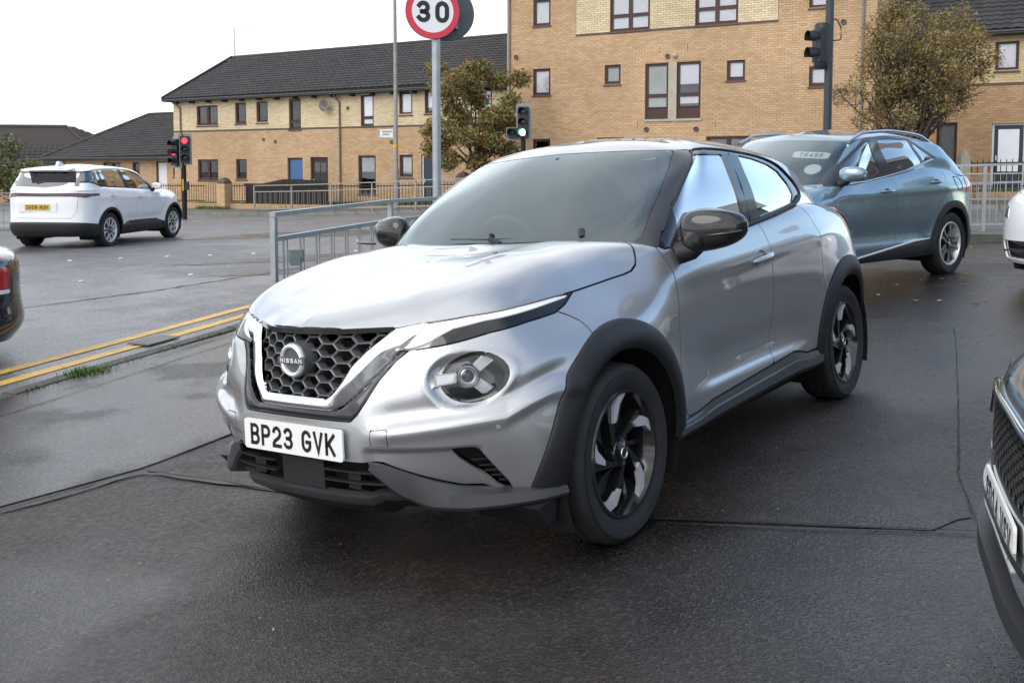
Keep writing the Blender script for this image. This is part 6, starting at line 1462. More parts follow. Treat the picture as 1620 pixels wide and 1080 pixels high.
    wsd = g.clip(inside(FRONT, WSP)).clip(lambda t: X(t)-t0+.12)
    a = add_sheet('windscreen', wsd.both(), p.get('gscreen', G_SCREEN), root, .006, 180)
    WI = [(-.1, zb0+.07), (wb*.80, zb0+.08), (wb*.86, zb0+.13), (wr*.90, zt0-.10), (wr*.8, zt0-.07), (-.1, zt0-.05)]
    add_sheet('screen_border', wsd.clip(outside(FRONT, WI)).offset(-.004).both(), M_PILLAR, a, 0, 180)
    add_sheet('rear_window', g.clip(inside(FRONT, RSP)).clip(lambda t: t1+.16-X(t)).both(), G_DARK, root, .006, 180)
    skin = g.clip(lambda t: np.maximum(-sd_poly(FRONT(t), WSP), t0-.12-X(t))).clip(lambda t: np.maximum(-sd_poly(FRONT(t), RSP), X(t)-t1-.16))
    dlo = p['dlo']; frm = skin.clip(inside(SIDE, dlo)).clip(lambda t: Y(t)-.4*w); skin = skin.clip(outside(SIDE, dlo))
    for pw, gm in p['wins']:
        pair('side_window', g.clip(inside(SIDE, pw)).clip(lambda t: Y(t)-.4*w).offset(-.004), gm, root, 0, 180); frm = frm.clip(outside(SIDE, pw))
    pair('window_frame', frm.offset(.001), M_PILLAR, root, .012, 180)
    add_sheet('roof', skin.both(), p.get('roofpaint', paint), root, .012, 180)
    bvg = BVHTree.FromPolygons(g.P.tolist(), g.F.tolist())
    def gy(px, pz): hh = bvg.ray_cast(Vector((px, 3, pz)), Vector((0, -1, 0))); return hh[0].y if hh[0] else wr
    if p.get('chrome'):
        for sg in (1, -1): mb = MB(); mb.tube([Vector((a_, sg*(max(gy(a_, b_), 0)+.008), b_)) for a_, b_ in p['chrome']], .011, 6); mb.build('window_trim', M_CHROME, root, 60)
    if p.get('rails'):
        for sg in (1, -1):
            mb = MB(); x0_, x1_ = p['rails']; roof = lambda xx: float(np.interp(-xx, [-a for a, b in p['roof']], [b for a, b in p['roof']])); pts = []
            for k in range(15):
                t = k/14; xx = lerp(x0_, x1_, t); pts.append((xx, sg*(wr-.015), roof(xx)-.085 + .050*min(1, 7*min(t, 1-t))))
            mb.tube(pts, .017, 8); mb.build('roof_rail', M_CHROMED, root, 60)
    for hx, hz, ln in p.get('handles', []):
        for sg in (1, -1):
            hy = sy(hx, hz); mb = MB(); mb.tube([(hx+ln/2, sg*(hy+.0), hz), (hx+ln*.36, sg*(hy+.032), hz+.003), (hx-ln*.36, sg*(hy+.032), hz+.006), (hx-ln/2, sg*(hy+.0), hz+.008)], .013, 8); mb.build('door_handle', p.get('handlemat', paint), root, 60)
            mb = MB(); mb.lathe([(0, 0), (.03, 0), (.045, .006)], 16, 'y'); mb.build('handle_cup', M_DARK, root, 60, Matrix.Translation((hx, sg*(hy-.003), hz)) @ Matrix.Diagonal((1.3, sg, .7, 1)))
    mx, mz = p['mirror']
    for sg in (1, -1):
        V = []; F = []; a_n, b_n = 16, 10
        for i in range(a_n):
            for j in range(b_n+1):
                a = 2*math.pi*i/a_n; b = -math.pi/2+math.pi*j/b_n; pw = lambda t, e: math.copysign(abs(t)**e, t)
                xx = pw(math.cos(b)*math.cos(a), .75); V.append((mx + xx*(.08 if xx > 0 else .03) - .25*pw(math.sin(b), .8)*.12, sg*(w*1.045 + pw(math.sin(b), .8)*.125), mz + pw(math.cos(b)*math.sin(a), .7)*.075))
        for i in range(a_n):
            for j in range(b_n): F.append((i*(b_n+1)+j, ((i+1) % a_n)*(b_n+1)+j, ((i+1) % a_n)*(b_n+1)+j+1, i*(b_n+1)+j+1))
        mi = obj('door_mirror', V, F, p.get('mirrormat', paint), root, 60); fix_normals(mi.data)
        mb = MB(); mb.tube([(mx+.02, sg*w*.90, mz-.10), (mx+.01, sg*w*.97, mz-.07), (mx, sg*w*1.02, mz-.04)], [.04, .036, .03], 10); mb.build('mirror_foot', M_CLAD, mi, 60)
    for cx in (0, -WB):
        for sg in (1, -1):
            make_wheel(p['style'], r_t, .225, p['rim'], root, (cx, sg*(w-.125), r_t-.004), sg, rot=p.get('wrot', 0)+(20 if cx else 0), mtalloy=p.get('alloy'), steer=p.get('steer', 0) if cx == 0 else 0)
            V = []; F = []
            for k in range(21):
                a = R(-25+230*k/20); rr = Rin+.02; V += [(cx+rr*math.cos(a), sg*.5*w, zc+rr*math.sin(a)), (cx+rr*math.cos(a), sg*.95*w, zc+rr*math.sin(a))]
            F = [(2*k, 2*k+1, 2*k+3, 2*k+2) for k in range(20)] + [tuple(range(0, 42, 2))]
            mb = MB(); mb.add(V, F); mb.build('wheel_well', M_DARK, root)
    mb = MB(); mb.box((-WB+.45, -w*.85, .22), (-.45, w*.85, .34)); mb.box((-WB-p['xr']*.75, -w*.6, .26), (p['xf']*.7, w*.6, .36)); mb.build('underbody', M_DARK, root)
    # cabin
    mb = MB(); mb.prism([(b0-.02, zb0-.06), (b0-.35, zb0-.03), (b0-.55, zb0-.10), (b0-.55, .6), (b0, .6)], -w*.75, w*.75, lambda u, v, dd: Vector((u, dd, v))); mb.build('dashboard', M_INT, root)
    for sx, sy_ in ((b0-1.05, .38), (b0-1.05, -.38), (b0-1.95, .38), (b0-1.95, -.38)):
        mb = MB(); mb.prism([(sx, .5), (sx-.14, .55), (sx-.22, zb0+.10), (sx-.12, zb0+.12), (sx-.02, .75)], sy_-.25, sy_+.25, lambda u, v, dd: Vector((u, dd, v))); mb.prism([(sx-.22, zb0+.16), (sx-.13, zb0+.15), (sx-.12, zb0+.30), (sx-.20, zb0+.32)], sy_-.12, sy_+.12, lambda u, v, dd: Vector((u, dd, v))); mb.build('seat', M_SEAT, root)
    mb = MB(); mb.box((b1+.3, -w*.72, .5), (b0-.1, w*.72, .56)); mb.build('cabin_floor', M_INT, root)
    return root, fx, rx, sy, gy
P_TEAL = PAINT('teal_grey_paint', (.205, .295, .345), .68, .27)
P_WHITE = mat('white_paint', (.78, .78, .80), .28, 0, coat=1.0, rvar=.03, nscale=2)
P_BLACK = PAINT('black_paint', (.010, .011, .013), .3, .25)
P_GUN = PAINT('green_grey_paint', (.075, .090, .090), .75, .30)
# --- teal grey crossover behind the silver one
SP = dict(w=.935, xf=.88, wb=2.76, xr=.82, belt=[(.0, .96), (-.30, 1.0), (-1.05, 1.045), (-1.86, 1.14), (-2.45, 1.20), (-3.6, 1.12)], zh=.90, zc=1.03, xc=-.30, rear=[-.10, -.04, 0, 0, -.01, -.03, -.08, -.16],
          screen=[(-.26, 1.02), (-.98, 1.50)], rearglass=[(-3.34, 1.16), (-2.95, 1.46)], roof=[(-.8, 1.50), (-1.0, 1.545), (-1.3, 1.595), (-1.8, 1.625), (-2.3, 1.605), (-2.7, 1.555), (-3.2, 1.46)], gr=.735, tyre=.355, rim=.245, clad=.075, style='fork', alloy=mat('dark_alloy', (.30, .30, .31), .35, .7),  # wheels in an even, darker grey alloy
          lowclad=[(.9, .42), (.5, .42), (-.45, .30), (-.85, .315), (-1.80, .415), (-2.30, .43), (-2.6, .50), (-3.0, .52)],
          front_door=[(-.40, 1.3), (-.40, 1.02), (-.36, .90), (-.40, .55), (-.50, .30), (-1.55, .40), (-1.575, .55), (-1.53, 1.04), (-1.50, 1.3)], rear_door=[(-1.50, 1.3), (-1.53, 1.04), (-1.575, .55), (-1.55, .40), (-2.2, .44), (-2.32, .62), (-2.45, .82), (-2.60, .92), (-2.62, 1.1), (-2.5, 1.3)],
          dlo=[(-.40, 1.015), (-.64, 1.20), (-1.18, 1.478), (-1.30, 1.505), (-1.70, 1.525), (-2.14, 1.515), (-2.38, 1.42), (-2.62, 1.30), (-2.5, 1.285), (-1.86, 1.150), (-1.05, 1.045)],
          wins=[([(-.62, 1.055), (-.70, 1.205), (-1.20, 1.452), (-1.275, 1.470), (-1.44, 1.100)], G_SIDE), ([(-1.60, 1.135), (-1.47, 1.485), (-1.70, 1.500), (-2.10, 1.492), (-2.28, 1.238)], G_DARK), ([(-2.15, 1.485), (-2.36, 1.395), (-2.56, 1.300), (-2.33, 1.255)], G_DARK)],
          chrome=[(-.37, 1.012), (-.70, 1.035), (-1.05, 1.052), (-1.45, 1.100), (-1.86, 1.160), (-2.25, 1.235), (-2.52, 1.292)], rails=(-1.0, -2.72), handles=[(-1.34, .955, .24), (-2.40, 1.04, .24)], mirror=(-.60, 1.135), crease=(.90, -.03),
          front=[('headlamp', [(.52, .70), (.84, .76), (.95, .84), (.60, .84)], M_LENSGREY, 'pair'), ('grille', [(-.1, .55), (.55, .55), (.62, .74), (-.1, .78)], M_GLOSSBLK, -.02)],
          tail=[('tail_lamp', [(.45, .92), (1.1, .92), (1.1, 1.09), (.80, 1.09), (.45, .98)], M_RED, 'pair')], gate=[(-.1, .60), (.62, .60), (.70, 1.2), (-.1, 1.2)])
sp, fx_, rx_, sy_, gy_ = gen_car('parked_car', 'teal grey crossover with roof rails and a T6495 card in the windscreen', SP, (2.22, 9.89, .289), 220.2, P_TEAL)
for sg in (1, -1):
    mb = MB(); pts = [(a, sg*(sy_(a, b)+.022), b) for a, b in ((-.70, .292), (-1.0, .328), (-1.4, .372), (-1.78, .412), (-1.90, .424), (-2.22, .436))]; mb.tube(pts, [.010, .011, .012, .014, .018, .006], 8); mb.build('sill_strip', M_MACH, sp, 60)
fl = [(-2.82, 1.10), (-2.98, 1.09), (-3.01, .95), (-2.86, .955)]
mb = MB(); mb.tube([(a, sy_(a, b)+.002, b) for a, b in chaikin(fl + fl[:1], 2, False)], .003, 5); mb.build('fuel_flap', M_DARK, sp, 60)
# price card, round sticker behind the screen
def on_screen(p, y, t, off): (b0, zb0), (t0, zt0) = p['screen']; return Vector((lerp(b0, t0, t) - .02 - off*.5 - .10*abs(y)**2, y, lerp(zb0, zt0, t) - off))
nn = Vector((.50, 0, .70)).normalized()
def card(w_, h_, y0, t0): 
    c = on_screen(SP, y0, t0, .03); e1 = Vector((.20, 1, 0)).normalized()*1.0; e1 = Vector((-.22, 1, -.05)).normalized(); e2 = nn.cross(e1).normalized(); e2 = -e2 if e2.z < 0 else e2; return c, e1, e2
c, e1, e2 = card(.3, .09, .37, .70)
mb = MB(); mb.prism(chaikin([(-.19, -.055), (.19, -.055), (.19, .055), (-.19, .055)], 1, True, .12), -.002, .002, lambda u, v, d: c + e1*u + e2*v + nn*d); cd = mb.build('price_card', M_PLATEW, sp)
lettering('card_lettering', 'T6495', .040, .066, .011, .012, .02, lambda u, v, d: c + e1*u + e2*v + nn*.0035, M_CLADGREY, cd)
c2 = on_screen(SP, .52, .40, .03); mb = MB(); mb.prism([(.085*math.cos(R(15*k)), .085*math.sin(R(15*k))) for k in range(24)], -.002, .002, lambda u, v, d: c2 + e1*u + e2*v + nn*d); mb.build('round_sticker', M_PLATEW, sp)
# --- white SUV driving off on the left
WS_ = dict(w=.93, xf=.92, wb=2.74, xr=.86, belt=[(0, 1.0), (-.5, 1.06), (-.80, 1.11), (-1.8, 1.17), (-2.8, 1.21), (-3.2, 1.24), (-3.7, 1.20)], zh=.96, zc=1.08, xc=-.45, rear=[-.08, -.03, 0, .01, 0, -.01, -.02, -.06],
          screen=[(-.42, 1.08), (-1.15, 1.55)], rearglass=[(-3.52, 1.22), (-3.30, 1.53)], roof=[(-.9, 1.55), (-1.2, 1.605), (-1.6, 1.655), (-2.2, 1.68), (-2.8, 1.67), (-3.2, 1.635), (-3.55, 1.56)], gr=.735, tyre=.355, rim=.25, clad=.055, style='fork',
          lowclad=[(.9, .45), (.5, .42), (-.40, .40), (-.50, .42), (-.80, .49), (-1.95, .50), (-2.30, .42), (-2.5, .48), (-3.2, .50), (-3.6, .545)],
          front_door=[(-.60, 1.4), (-.62, 1.0), (-.55, .70), (-.60, .49), (-1.70, .50), (-1.72, .8), (-1.72, 1.4)], rear_door=[(-1.72, 1.4), (-1.72, .8), (-1.70, .50), (-2.25, .47), (-2.38, .70), (-2.62, .90), (-2.70, 1.1), (-2.60, 1.4)],
          dlo=[(-.74, 1.13), (-.80, 1.20), (-1.27, 1.46), (-1.60, 1.555), (-2.05, 1.60), (-2.90, 1.585), (-3.50, 1.50), (-3.60, 1.30), (-3.30, 1.31), (-2.90, 1.215), (-1.85, 1.175)],
          wins=[([(-.98, 1.16), (-1.02, 1.25), (-1.30, 1.435), (-1.62, 1.53), (-1.98, 1.565), (-1.84, 1.20)], G_SIDE), ([(-1.94, 1.205), (-2.08, 1.57), (-2.82, 1.56), (-2.80, 1.24)], G_DARK), ([(-2.90, 1.25), (-2.92, 1.555), (-3.40, 1.49), (-3.46, 1.345), (-3.28, 1.335)], G_DARK)],
          handles=[(-1.55, .985, .22), (-2.62, 1.04, .22)], mirror=(-.92, 1.20), crease=(.93, -.03), mirrormat=P_WHITE, gscreen=G_SIDE,
          front=[('headlamp', [(.50, .78), (.95, .80), (.95, .88), (.55, .87)], M_LENSGREY, 'pair')],
          tail=[('tail_lamp', [(-.1, 1.045), (.58, 1.045), (.80, 1.02), (1.0, 1.09), (.62, 1.115), (-.1, 1.105)], mat('dark_red_lens', (.05, .006, .010), .12, 0, coat=1.0), .008)], gate=[(-.1, .62), (.56, .62), (.66, .76), (.70, 1.3), (-.1, 1.3)])
wv, fx_, rx_, sy_, gy_ = gen_car('white_car', 'white SUV with dark lower bumper and yellow plate seen from behind, on the road', WS_, (-8.70, 22.70, -.13), 82.9, P_WHITE)
Mp = Matrix.Translation((rx_(0, .83)-.012, .12, .835)) @ Matrix.Rotation(R(-90), 4, 'Z'); number_plate(wv, 'SW09 MUN', Mp, mt=M_PLATEY)
mb = MB(); mb.box((rx_(0, .9)-.006, -.28, .745), (rx_(0, .9)+.02, .52, .93)); mb.build('plate_recess', P_WHITE, wv)
mb = MB(); mb.tube([(-3.60, .1, 1.30), (-3.57, -.1, 1.345), (-3.56, -.32, 1.345)], [.02, .014, .010], 6); mb.build('rear_wiper', M_CLAD, wv, 60)
mb = MB(); mb.prism([(-3.25, 1.60), (-3.50, 1.575), (-3.52, 1.555), (-3.3, 1.56)], -.50, .50, lambda u, v, d: Vector((u, d, v))); mb.build('roof_spoiler', P_WHITE, wv)
mb = MB(); mb.prism([(-2.85, 1.66), (-3.0, 1.73), (-3.05, 1.73), (-3.10, 1.64)], -.025, .025, lambda u, v, d: Vector((u, d, v))); mb.build('shark_fin', P_WHITE, wv)
# --- black saloon leaving the frame on the left
SA = dict(w=.90, xf=.90, wb=2.70, xr=1.05, belt=[(0, .88), (-.5, .93), (-2.0, .97), (-3.0, .98), (-3.9, .96)], zh=.80, zc=.95, xc=-.40, rear=[-.08, -.03, .02, .02, 0, 0, -.01, -.05], res=.9,
          screen=[(-.40, .95), (-1.2, 1.38)], rearglass=[(-3.35, 1.0), (-2.65, 1.37)], roof=[(-1.0, 1.38), (-1.4, 1.44), (-2.0, 1.46), (-2.5, 1.42), (-3.3, 1.2)], tyre=.33, rim=.22, style='fork',
          dlo=[(-.75, 1.0), (-1.3, 1.32), (-1.9, 1.38), (-2.5, 1.32), (-3.0, 1.1), (-3.0, 1.02)], wins=[([(-.95, 1.03), (-1.35, 1.29), (-1.7, 1.33), (-1.7, 1.03)], G_DARK), ([(-1.8, 1.03), (-1.8, 1.34), (-2.4, 1.29), (-2.8, 1.10), (-2.8, 1.04)], G_DARK)],
          handles=[(-1.5, .84, .2), (-2.45, .85, .2)], mirror=(-.75, 1.03), tailx=-3.42,
          tail=[('tail_lamp', [(.70, .705), (1.0, .705), (1.0, .87), (.70, .88)], M_RED, 'pair'), ('reverse_lamp', [(.70, .665), (1.0, .665), (1.0, .70), (.70, .70)], M_LENSW, 'pair')], lowclad=None)
# seen: its rear right corner
sal, fx_, rx_, sy_, gy_ = gen_car('black_car', 'black saloon with red tail lamp, only its rear corner showing at left edge', SA, (-7.50, 6.56, gz(-6.3, 7.6)-.04), 212.0, P_BLACK)
# --- white hatchback nosing in at the right edge
WH = dict(w=.89, xf=.86, wb=2.6, xr=.75, belt=[(0, .93), (-.5, 1.0), (-2.0, 1.05), (-3.4, 1.05)], zh=.86, zc=1.0, xc=-.35, rear=[-.1, -.04, 0, 0, 0, -.02, -.04, -.1],
          screen=[(-.35, 1.0), (-1.05, 1.42)], rearglass=[(-3.1, 1.1), (-2.8, 1.42)], roof=[(-.9, 1.42), (-1.3, 1.50), (-1.8, 1.52), (-2.6, 1.48), (-3.1, 1.40)], tyre=.32, rim=.21, style='fork',
          dlo=[(-.65, 1.04), (-1.2, 1.36), (-1.8, 1.43), (-2.6, 1.38), (-2.9, 1.15), (-2.0, 1.09)], wins=[([(-.85, 1.08), (-1.25, 1.34), (-1.6, 1.40), (-1.6, 1.10)], G_SIDE), ([(-1.7, 1.10), (-1.7, 1.40), (-2.5, 1.35), (-2.7, 1.17)], G_DARK)],
          handles=[(-1.4, .90, .2), (-2.35, .93, .2)], mirror=(-.65, 1.08),
          front=[('headlamp', [(.46, .66), (.80, .70), (.92, .80), (.62, .82), (.48, .76)], M_CHROMED, 'pair'), ('grille', [(-.1, .30), (.50, .30), (.56, .46), (-.1, .48)], M_GLOSSBLK, -.02), ('bumper_strip', [(.52, .34), (1.0, .38), (1.0, .405), (.52, .37)], M_GLOSSBLK, 'pair')], lowclad=None)
gen_car('white_hatchback', 'white hatchback showing only its front corner at the right edge', WH, (5.45, 8.80, gz(5.45, 8.8)+.03), 193.0, P_WHITE)
# --- green grey car close by at the lower right
GC = dict(w=.90, xf=.88, wb=2.6, xr=.75, belt=[(0, .84), (-.5, .93), (-2.0, 1.0), (-3.4, 1.0)], zh=.73, zc=.92, xc=-.40, rear=[-.1, -.04, 0, 0, 0, -.02, -.04, -.1], res=1.6, square=True,
          screen=[(-.40, .92), (-1.15, 1.38)], rearglass=[(-3.1, 1.05), (-2.7, 1.38)], roof=[(-.9, 1.38), (-1.3, 1.45), (-1.8, 1.47), (-2.6, 1.43), (-3.1, 1.30)], tyre=.32, rim=.21, style='fork',
          dlo=[(-.70, 1.0), (-1.3, 1.32), (-1.8, 1.38), (-2.6, 1.33), (-2.9, 1.10), (-2.0, 1.05)], wins=[([(-.9, 1.04), (-1.35, 1.30), (-1.6, 1.35), (-1.6, 1.06)], G_SIDE), ([(-1.7, 1.06), (-1.7, 1.35), (-2.5, 1.30), (-2.7, 1.12)], G_DARK)],
          handles=[(-1.4, .86, .2), (-2.35, .88, .2)], mirror=(-.70, 1.04),
          front=[('grille', [(-.1, .500), (.40, .500), (.50, .555), (.44, .635), (-.1, .665)], M_DARK, -.03), ('lower_grille', [(-.1, .25), (.42, .25), (.50, .37), (-.1, .39)], M_DARK, -.03)], lowclad=None)
gc, fx_, rx_, sy_, gy_ = gen_car('green_grey_car', 'dark green grey car with honeycomb grille cut off at the lower right edge', GC, (2.07, 2.13, gz(2.09, 2.14)+.03), 160.5, P_GUN)
M_HB = mat('grille_gloss', (.03, .03, .032), .25, 0, coat=.5)
VV = []; FF = []; w_, h_ = .040, .030
for i in range(-16, 17):
    for j in range(0, 7):
        cy, cz = i*.75*w_, .500 + j*h_ + (h_/2 if i % 2 else 0)
        if sd_poly(np.array([[abs(cy), cz]]), [(-.1, .500), (.40, .500), (.50, .555), (.44, .635), (-.1, .665)])[0] < .006: continue
        n0 = len(VV); xx = fx_(cy, cz) - .004
        for rr, dp in ((.5, 0), (.40, .0), (.36, .025)):
            for k in range(6): VV.append((xx-dp, cy+w_*rr*math.cos(R(60*k)), cz+h_*rr/.866*math.sin(R(60*k))))
        for k in range(6): l = (k+1) % 6; FF += [(n0+k, n0+l, n0+6+l, n0+6+k), (n0+6+k, n0+6+l, n0+12+l, n0+12+k)]
obj('honeycomb_grille', VV, FF, M_HB, gc)
mb = MB(); pl = [(fx_(t, .66)+.006, t, .665) for t in np.linspace(-.44, .44, 19)]; mb.tube([(fx_(-.50, .56)+.004, -.50, .56)] + pl + [(fx_(.50, .56)+.004, .50, .56)], .012, 8); mb.build('grille_chrome', M_CHROME, gc, 60)
Mp = Matrix.Translation((fx_(0, .41)+.006, 0, .41)) @ Matrix.Rotation(R(90), 4, 'Z'); number_plate(gc, 'SD14 VSV', Mp)
for sg in (1, -1):
    LPG = chaikin([(.50, .595), (.62, .575), (.76, .62), (.82, .685), (.74, .695), (.56, .665)], 1)
    c3 = Vector((fx_(.68, .72), sg*.68, .72))
    mb = MB(); mb.prism([(u, v) for u, v in LPG], 0, 1, lambda u, v, d: Vector((fx_(min(u, .80), min(v, .68)) + .006 - .03*(1-d), sg*u, v))); hl = mb.build('headlamp', M_CHROMED, gc, 60)
    mb = MB(); mb.prism([(u*.96+.026, v*.94+.043) for u, v in LPG], 0, 1, lambda u, v, d: Vector((fx_(min(u, .80), min(v, .68)) + .0095 - .005*(1-d), sg*u, v))); mb.build('lamp_lens', M_LENSGREY, hl, 60)
    mb = MB(); mb.lathe([(0, .014), (.03, .012), (.05, .004), (.055, 0)], 20, 'x', (fx_(.66, .635)+.012, sg*.66, .635)); mb.build('lamp_reflector', M_CHROME, hl, 60)
mb = MB(); pl = [(fx_(t, .34)+.012, t, .40-.02*abs(t)) for t in np.linspace(-.80, .80, 25)]
for a, b in zip(pl[:-1], pl[1:]): mb.bar(a, b, .03, .022)
mb.build('bumper_blade', P_GUN, gc, 40)
mb = MB(); pl = [(fx_(t, .30)+.030, t, .262) for t in np.linspace(-.82, .82, 25)]
for a, b in zip(pl[:-1], pl[1:]): mb.bar(a, b, .04, .05)
mb.build('bumper_lip', M_CLADGREY, gc, 40)
# ---------------------------------------------------------------- street furniture, railings, trees
M_GALV = mat('galvanised_steel', (.36, .39, .41), .42, .55, noise=.18, nscale=11, bump=.1, bscale=200)
M_GALVOLD = mat('old_galvanised_rail', (.33, .32, .29), .6, .25, noise=.25, nscale=9)
M_IRONBLK = mat('black_iron', (.012, .010, .010), .5, .2)
M_SIGNRED = mat('sign_red', (.62, .012, .035), .35, 0, coat=.4)
M_SIGNWHITE = mat('sign_white', (.80, .80, .82), .35, 0, coat=.4)
M_SIGNBLK = mat('sign_black', (.015, .015, .017), .4)
M_SIGNBACK = mat('sign_back_grey', (.075, .085, .10), .5, .2)
M_SIGGREY = mat('signal_board_grey', (.22, .24, .27), .5)
M_SIGBLK = mat('signal_black', (.018, .022, .026), .45, noise=.1)
M_POLEDK = mat('dark_green_pole', (.035, .045, .052), .4, .1)
M_CONCP = mat('lamp_column_grey', (.26, .25, .24), .7, noise=.2, nscale=7)
M_REDON = mat('red_signal_lit', (.5, .01, .01), .3, emit=(1, .03, .04), estr=2.2)
M_GREENON = mat('green_signal_lit', (.1, .6, .3), .3, emit=(.25, 1, .55), estr=3.0)
M_LENSOFF = mat('signal_lens_dark', (.03, .012, .012), .25, coat=.5)
M_YBAND = mat('yellow_band', (.65, .38, .02), .5)
M_TIMBER = mat('dark_timber', (.030, .027, .024), .85, noise=.35, nscale=7)
M_GRASS = mat('grass_blades', (.085, .15, .030), .8, noise=.35, nscale=3)
M_MOSS = mat('kerb_weeds', (.075, .075, .03), .85, noise=.4, nscale=9)
M_BARK = mat('bark', (.085, .065, .050), .9, noise=.3, nscale=8)
def guard_rail(name, label, posts, h, gap, m, base_lift=.0, bars=16, psz=.05, group=None, plate=False, bottom=.12):
    """pedestrian guard rail: posts, top rails, second rails, bottom rails and staggered infill bars, every one a part"""
    p0 = Vector((posts[0][0], posts[0][1], gz(*posts[0])+base_lift)); t = thing(name, label, 'guard rail', p0, 0, group)
    B = [Vector((x, y, gz(x, y)+base_lift)) - p0 for x, y in posts]
    for b in B: mb = MB(); mb.bar(b - Vector((0, 0, .1)), b + Vector((0, 0, h-.022)), psz, psz, (B[-1]-B[0]).normalized()); mb.build('post', m, t)
    for a, b in zip(B[:-1], B[1:]):
        d = (b-a).normalized(); sd = Vector((-d.y, d.x, 0)).normalized(); up = Vector((0, 0, 1)); o = d*psz*.5
        mb = MB(); mb.bar(a - o + up*h, b + o*.98 + up*h, .050, .034); mb.build('top_rail', m, t)
        mb = MB(); mb.bar(a + o + up*(h-gap), b - o + up*(h-gap), .042, .034); mb.build('second_rail', m, t)
        mb = MB(); mb.bar(a + o + up*bottom, b - o + up*bottom, .042, .034); mb.build('bottom_rail', m, t)
        bm_ = None
        L = (b-a).length
        for k in range(bars):
            f = (k+.75)/(bars+.5); q = a.lerp(b, f) + sd*(.022 if k % 2 else -.022)
            z0, z1 = bottom+.01, h-gap-.01
            if bm_ is None: mb = MB(); mb.tube([Vector((0, 0, z0)), Vector((0, 0, z1))],   .0078, 6); bm_ = mb.build('bar', m, t, 60); bm_.location = q
            else: link_copy(bm_, t, q)
    return t, B
g1, B1 = guard_rail('guard_rail', 'galvanised pedestrian guard rail left of the silver crossover', [(-1.77, 7.28), (-1.16, 9.36), (-.52, 11.3), (.3, 13.2)], 1.185, .185, M_GALV, .03, 16, .042)
q = B1[0].lerp(B1[1], .155); mb = MB(); mb.box((q.x-.055, q.y-.03, .80), (q.x+.055, q.y+.01, .895)); mb.box((q.x-.04, q.y-.05, .775), (q.x+.04, q.y-.03, .84)); pb = mb.build('cable_box', mat('grey_box', (.16, .20, .21), .6), g1)
def fpos(u, d): v = fpt(u, d, 0); return (v.x, v.y)
guard_rail('guard_rail', 'long pale guard rail on the far pavement before the terrace', [fpos(-3.74 + 1.88*k, 5.0) for k in range(8)], 1.0, .235, M_GALVOLD, .11, 14, .045)
guard_rail('guard_rail', 'galvanised guard rail on the pavement behind the teal grey crossover', [(4.2, 17.35), (6.1, 17.0), (7.98, 16.6), (9.9, 16.2), (11.8, 15.7)], 1.12, .30, M_GALV, .15, 16, .055)
guard_rail('guard_rail', 'thin guard rail across the road in front of the navy door', [fpos(17.0 + 1.95*k, 5.0) for k in range(4)], 1.0, .235, M_GALVOLD, .11, 14, .045)
guard_rail('guard_rail', 'short guard rail at left edge behind the white SUV', [(-14.2, 21.5), (-12.9, 22.6), (-11.4, 23.9)], 1.0, .235, M_GALVOLD, .02, 12, .05)
# ---- low brick wall with iron railings and piers
def low_wall(u0, u1, d, zt_of, label, indiv=0):
    w = thing('garden_wall', label, 'wall'); L = u1-u0; n = int(L/.225); items = []
    for k in range(n):
        u = u0+.225*k; z0 = gz(*fpos(u, d))+.05
        for r in range(8):
            z = zt_of(u)-.0375-.075*r
            if z < z0-.06: break
            off = .1125 if r % 2 else 0; items.append(((u+off+.1125, d-.05, z), (.107, .052, .0325)))
    V, F = merge_boxes(items); W3 = np.array([FP.x, FP.y, 0]) + V[:, :1]*np.array(FU)[None] + V[:, 1:2]*np.array(FN)[None] + V[:, 2:3]*np.array((0, 0, 1.0))[None]
    mb = MB()
    for k in range(int(L/1.5)+1):
        a = u0+1.5*k; b = min(u1, a+1.5)
        if b > a: fbox(mb, a, b, d-.10, d-.006, gz(*fpos(a, d))-.3, zt_of(a)-.006)
    core = mb.build('wall_core', M_MORTAR, w); o = obj('brick', W3, F, M_BRICKR, w); tag(o, kind='stuff'); fix_normals(o.data)
    return w
ZW = lambda u: float(np.interp(u, [-14, -8, 0, 6, 18, 26], [-.10, -.06, .0, .16, .78, .95]))
low_wall(-13.2, 5.0, 2.6, ZW, 'low brick garden wall below the black railings of the left terrace'); low_wall(17.5, 25.5, 2.6, lambda u: ZW(u)-.05, 'low brick garden wall below the navy door')
def iron_railing(u0, u1, d, label, h=.86, step=.145):
    t = thing('iron_railing', label, 'railing'); base = None; n = int((u1-u0)/step)
    for z in (.10, h-.12):
        mb = MB()
        for k in range(int((u1-u0)/1.0)):
            a = u0+k; mb.bar(fpt(a, d, ZW(a)+z), fpt(a+1.0, d, ZW(a+1)+z), .012, .035)
        mb.build('rail', M_IRONBLK, t)
    for k in range(n):
        u = u0+step*k
        if base is None: mb = MB(); mb.tube([Vector((0, 0, 0)), Vector((0, 0, h-.06)), Vector((0, 0, h))], [.012, .012, .002], 5); base = mb.build('paling', M_IRONBLK, t); o = base
        else: o = link_copy(base, t)
        o.location = fpt(u, d, ZW(u)+.001)
    return t
iron_railing(-13.0, -8.05, 2.55, 'black iron railing beside the left traffic light'); iron_railing(-7.4, 4.8, 2.55, 'long black iron railing in front of the blue door'); iron_railing(17.6, 25.4, 2.55, 'black iron railing in front of the navy door')
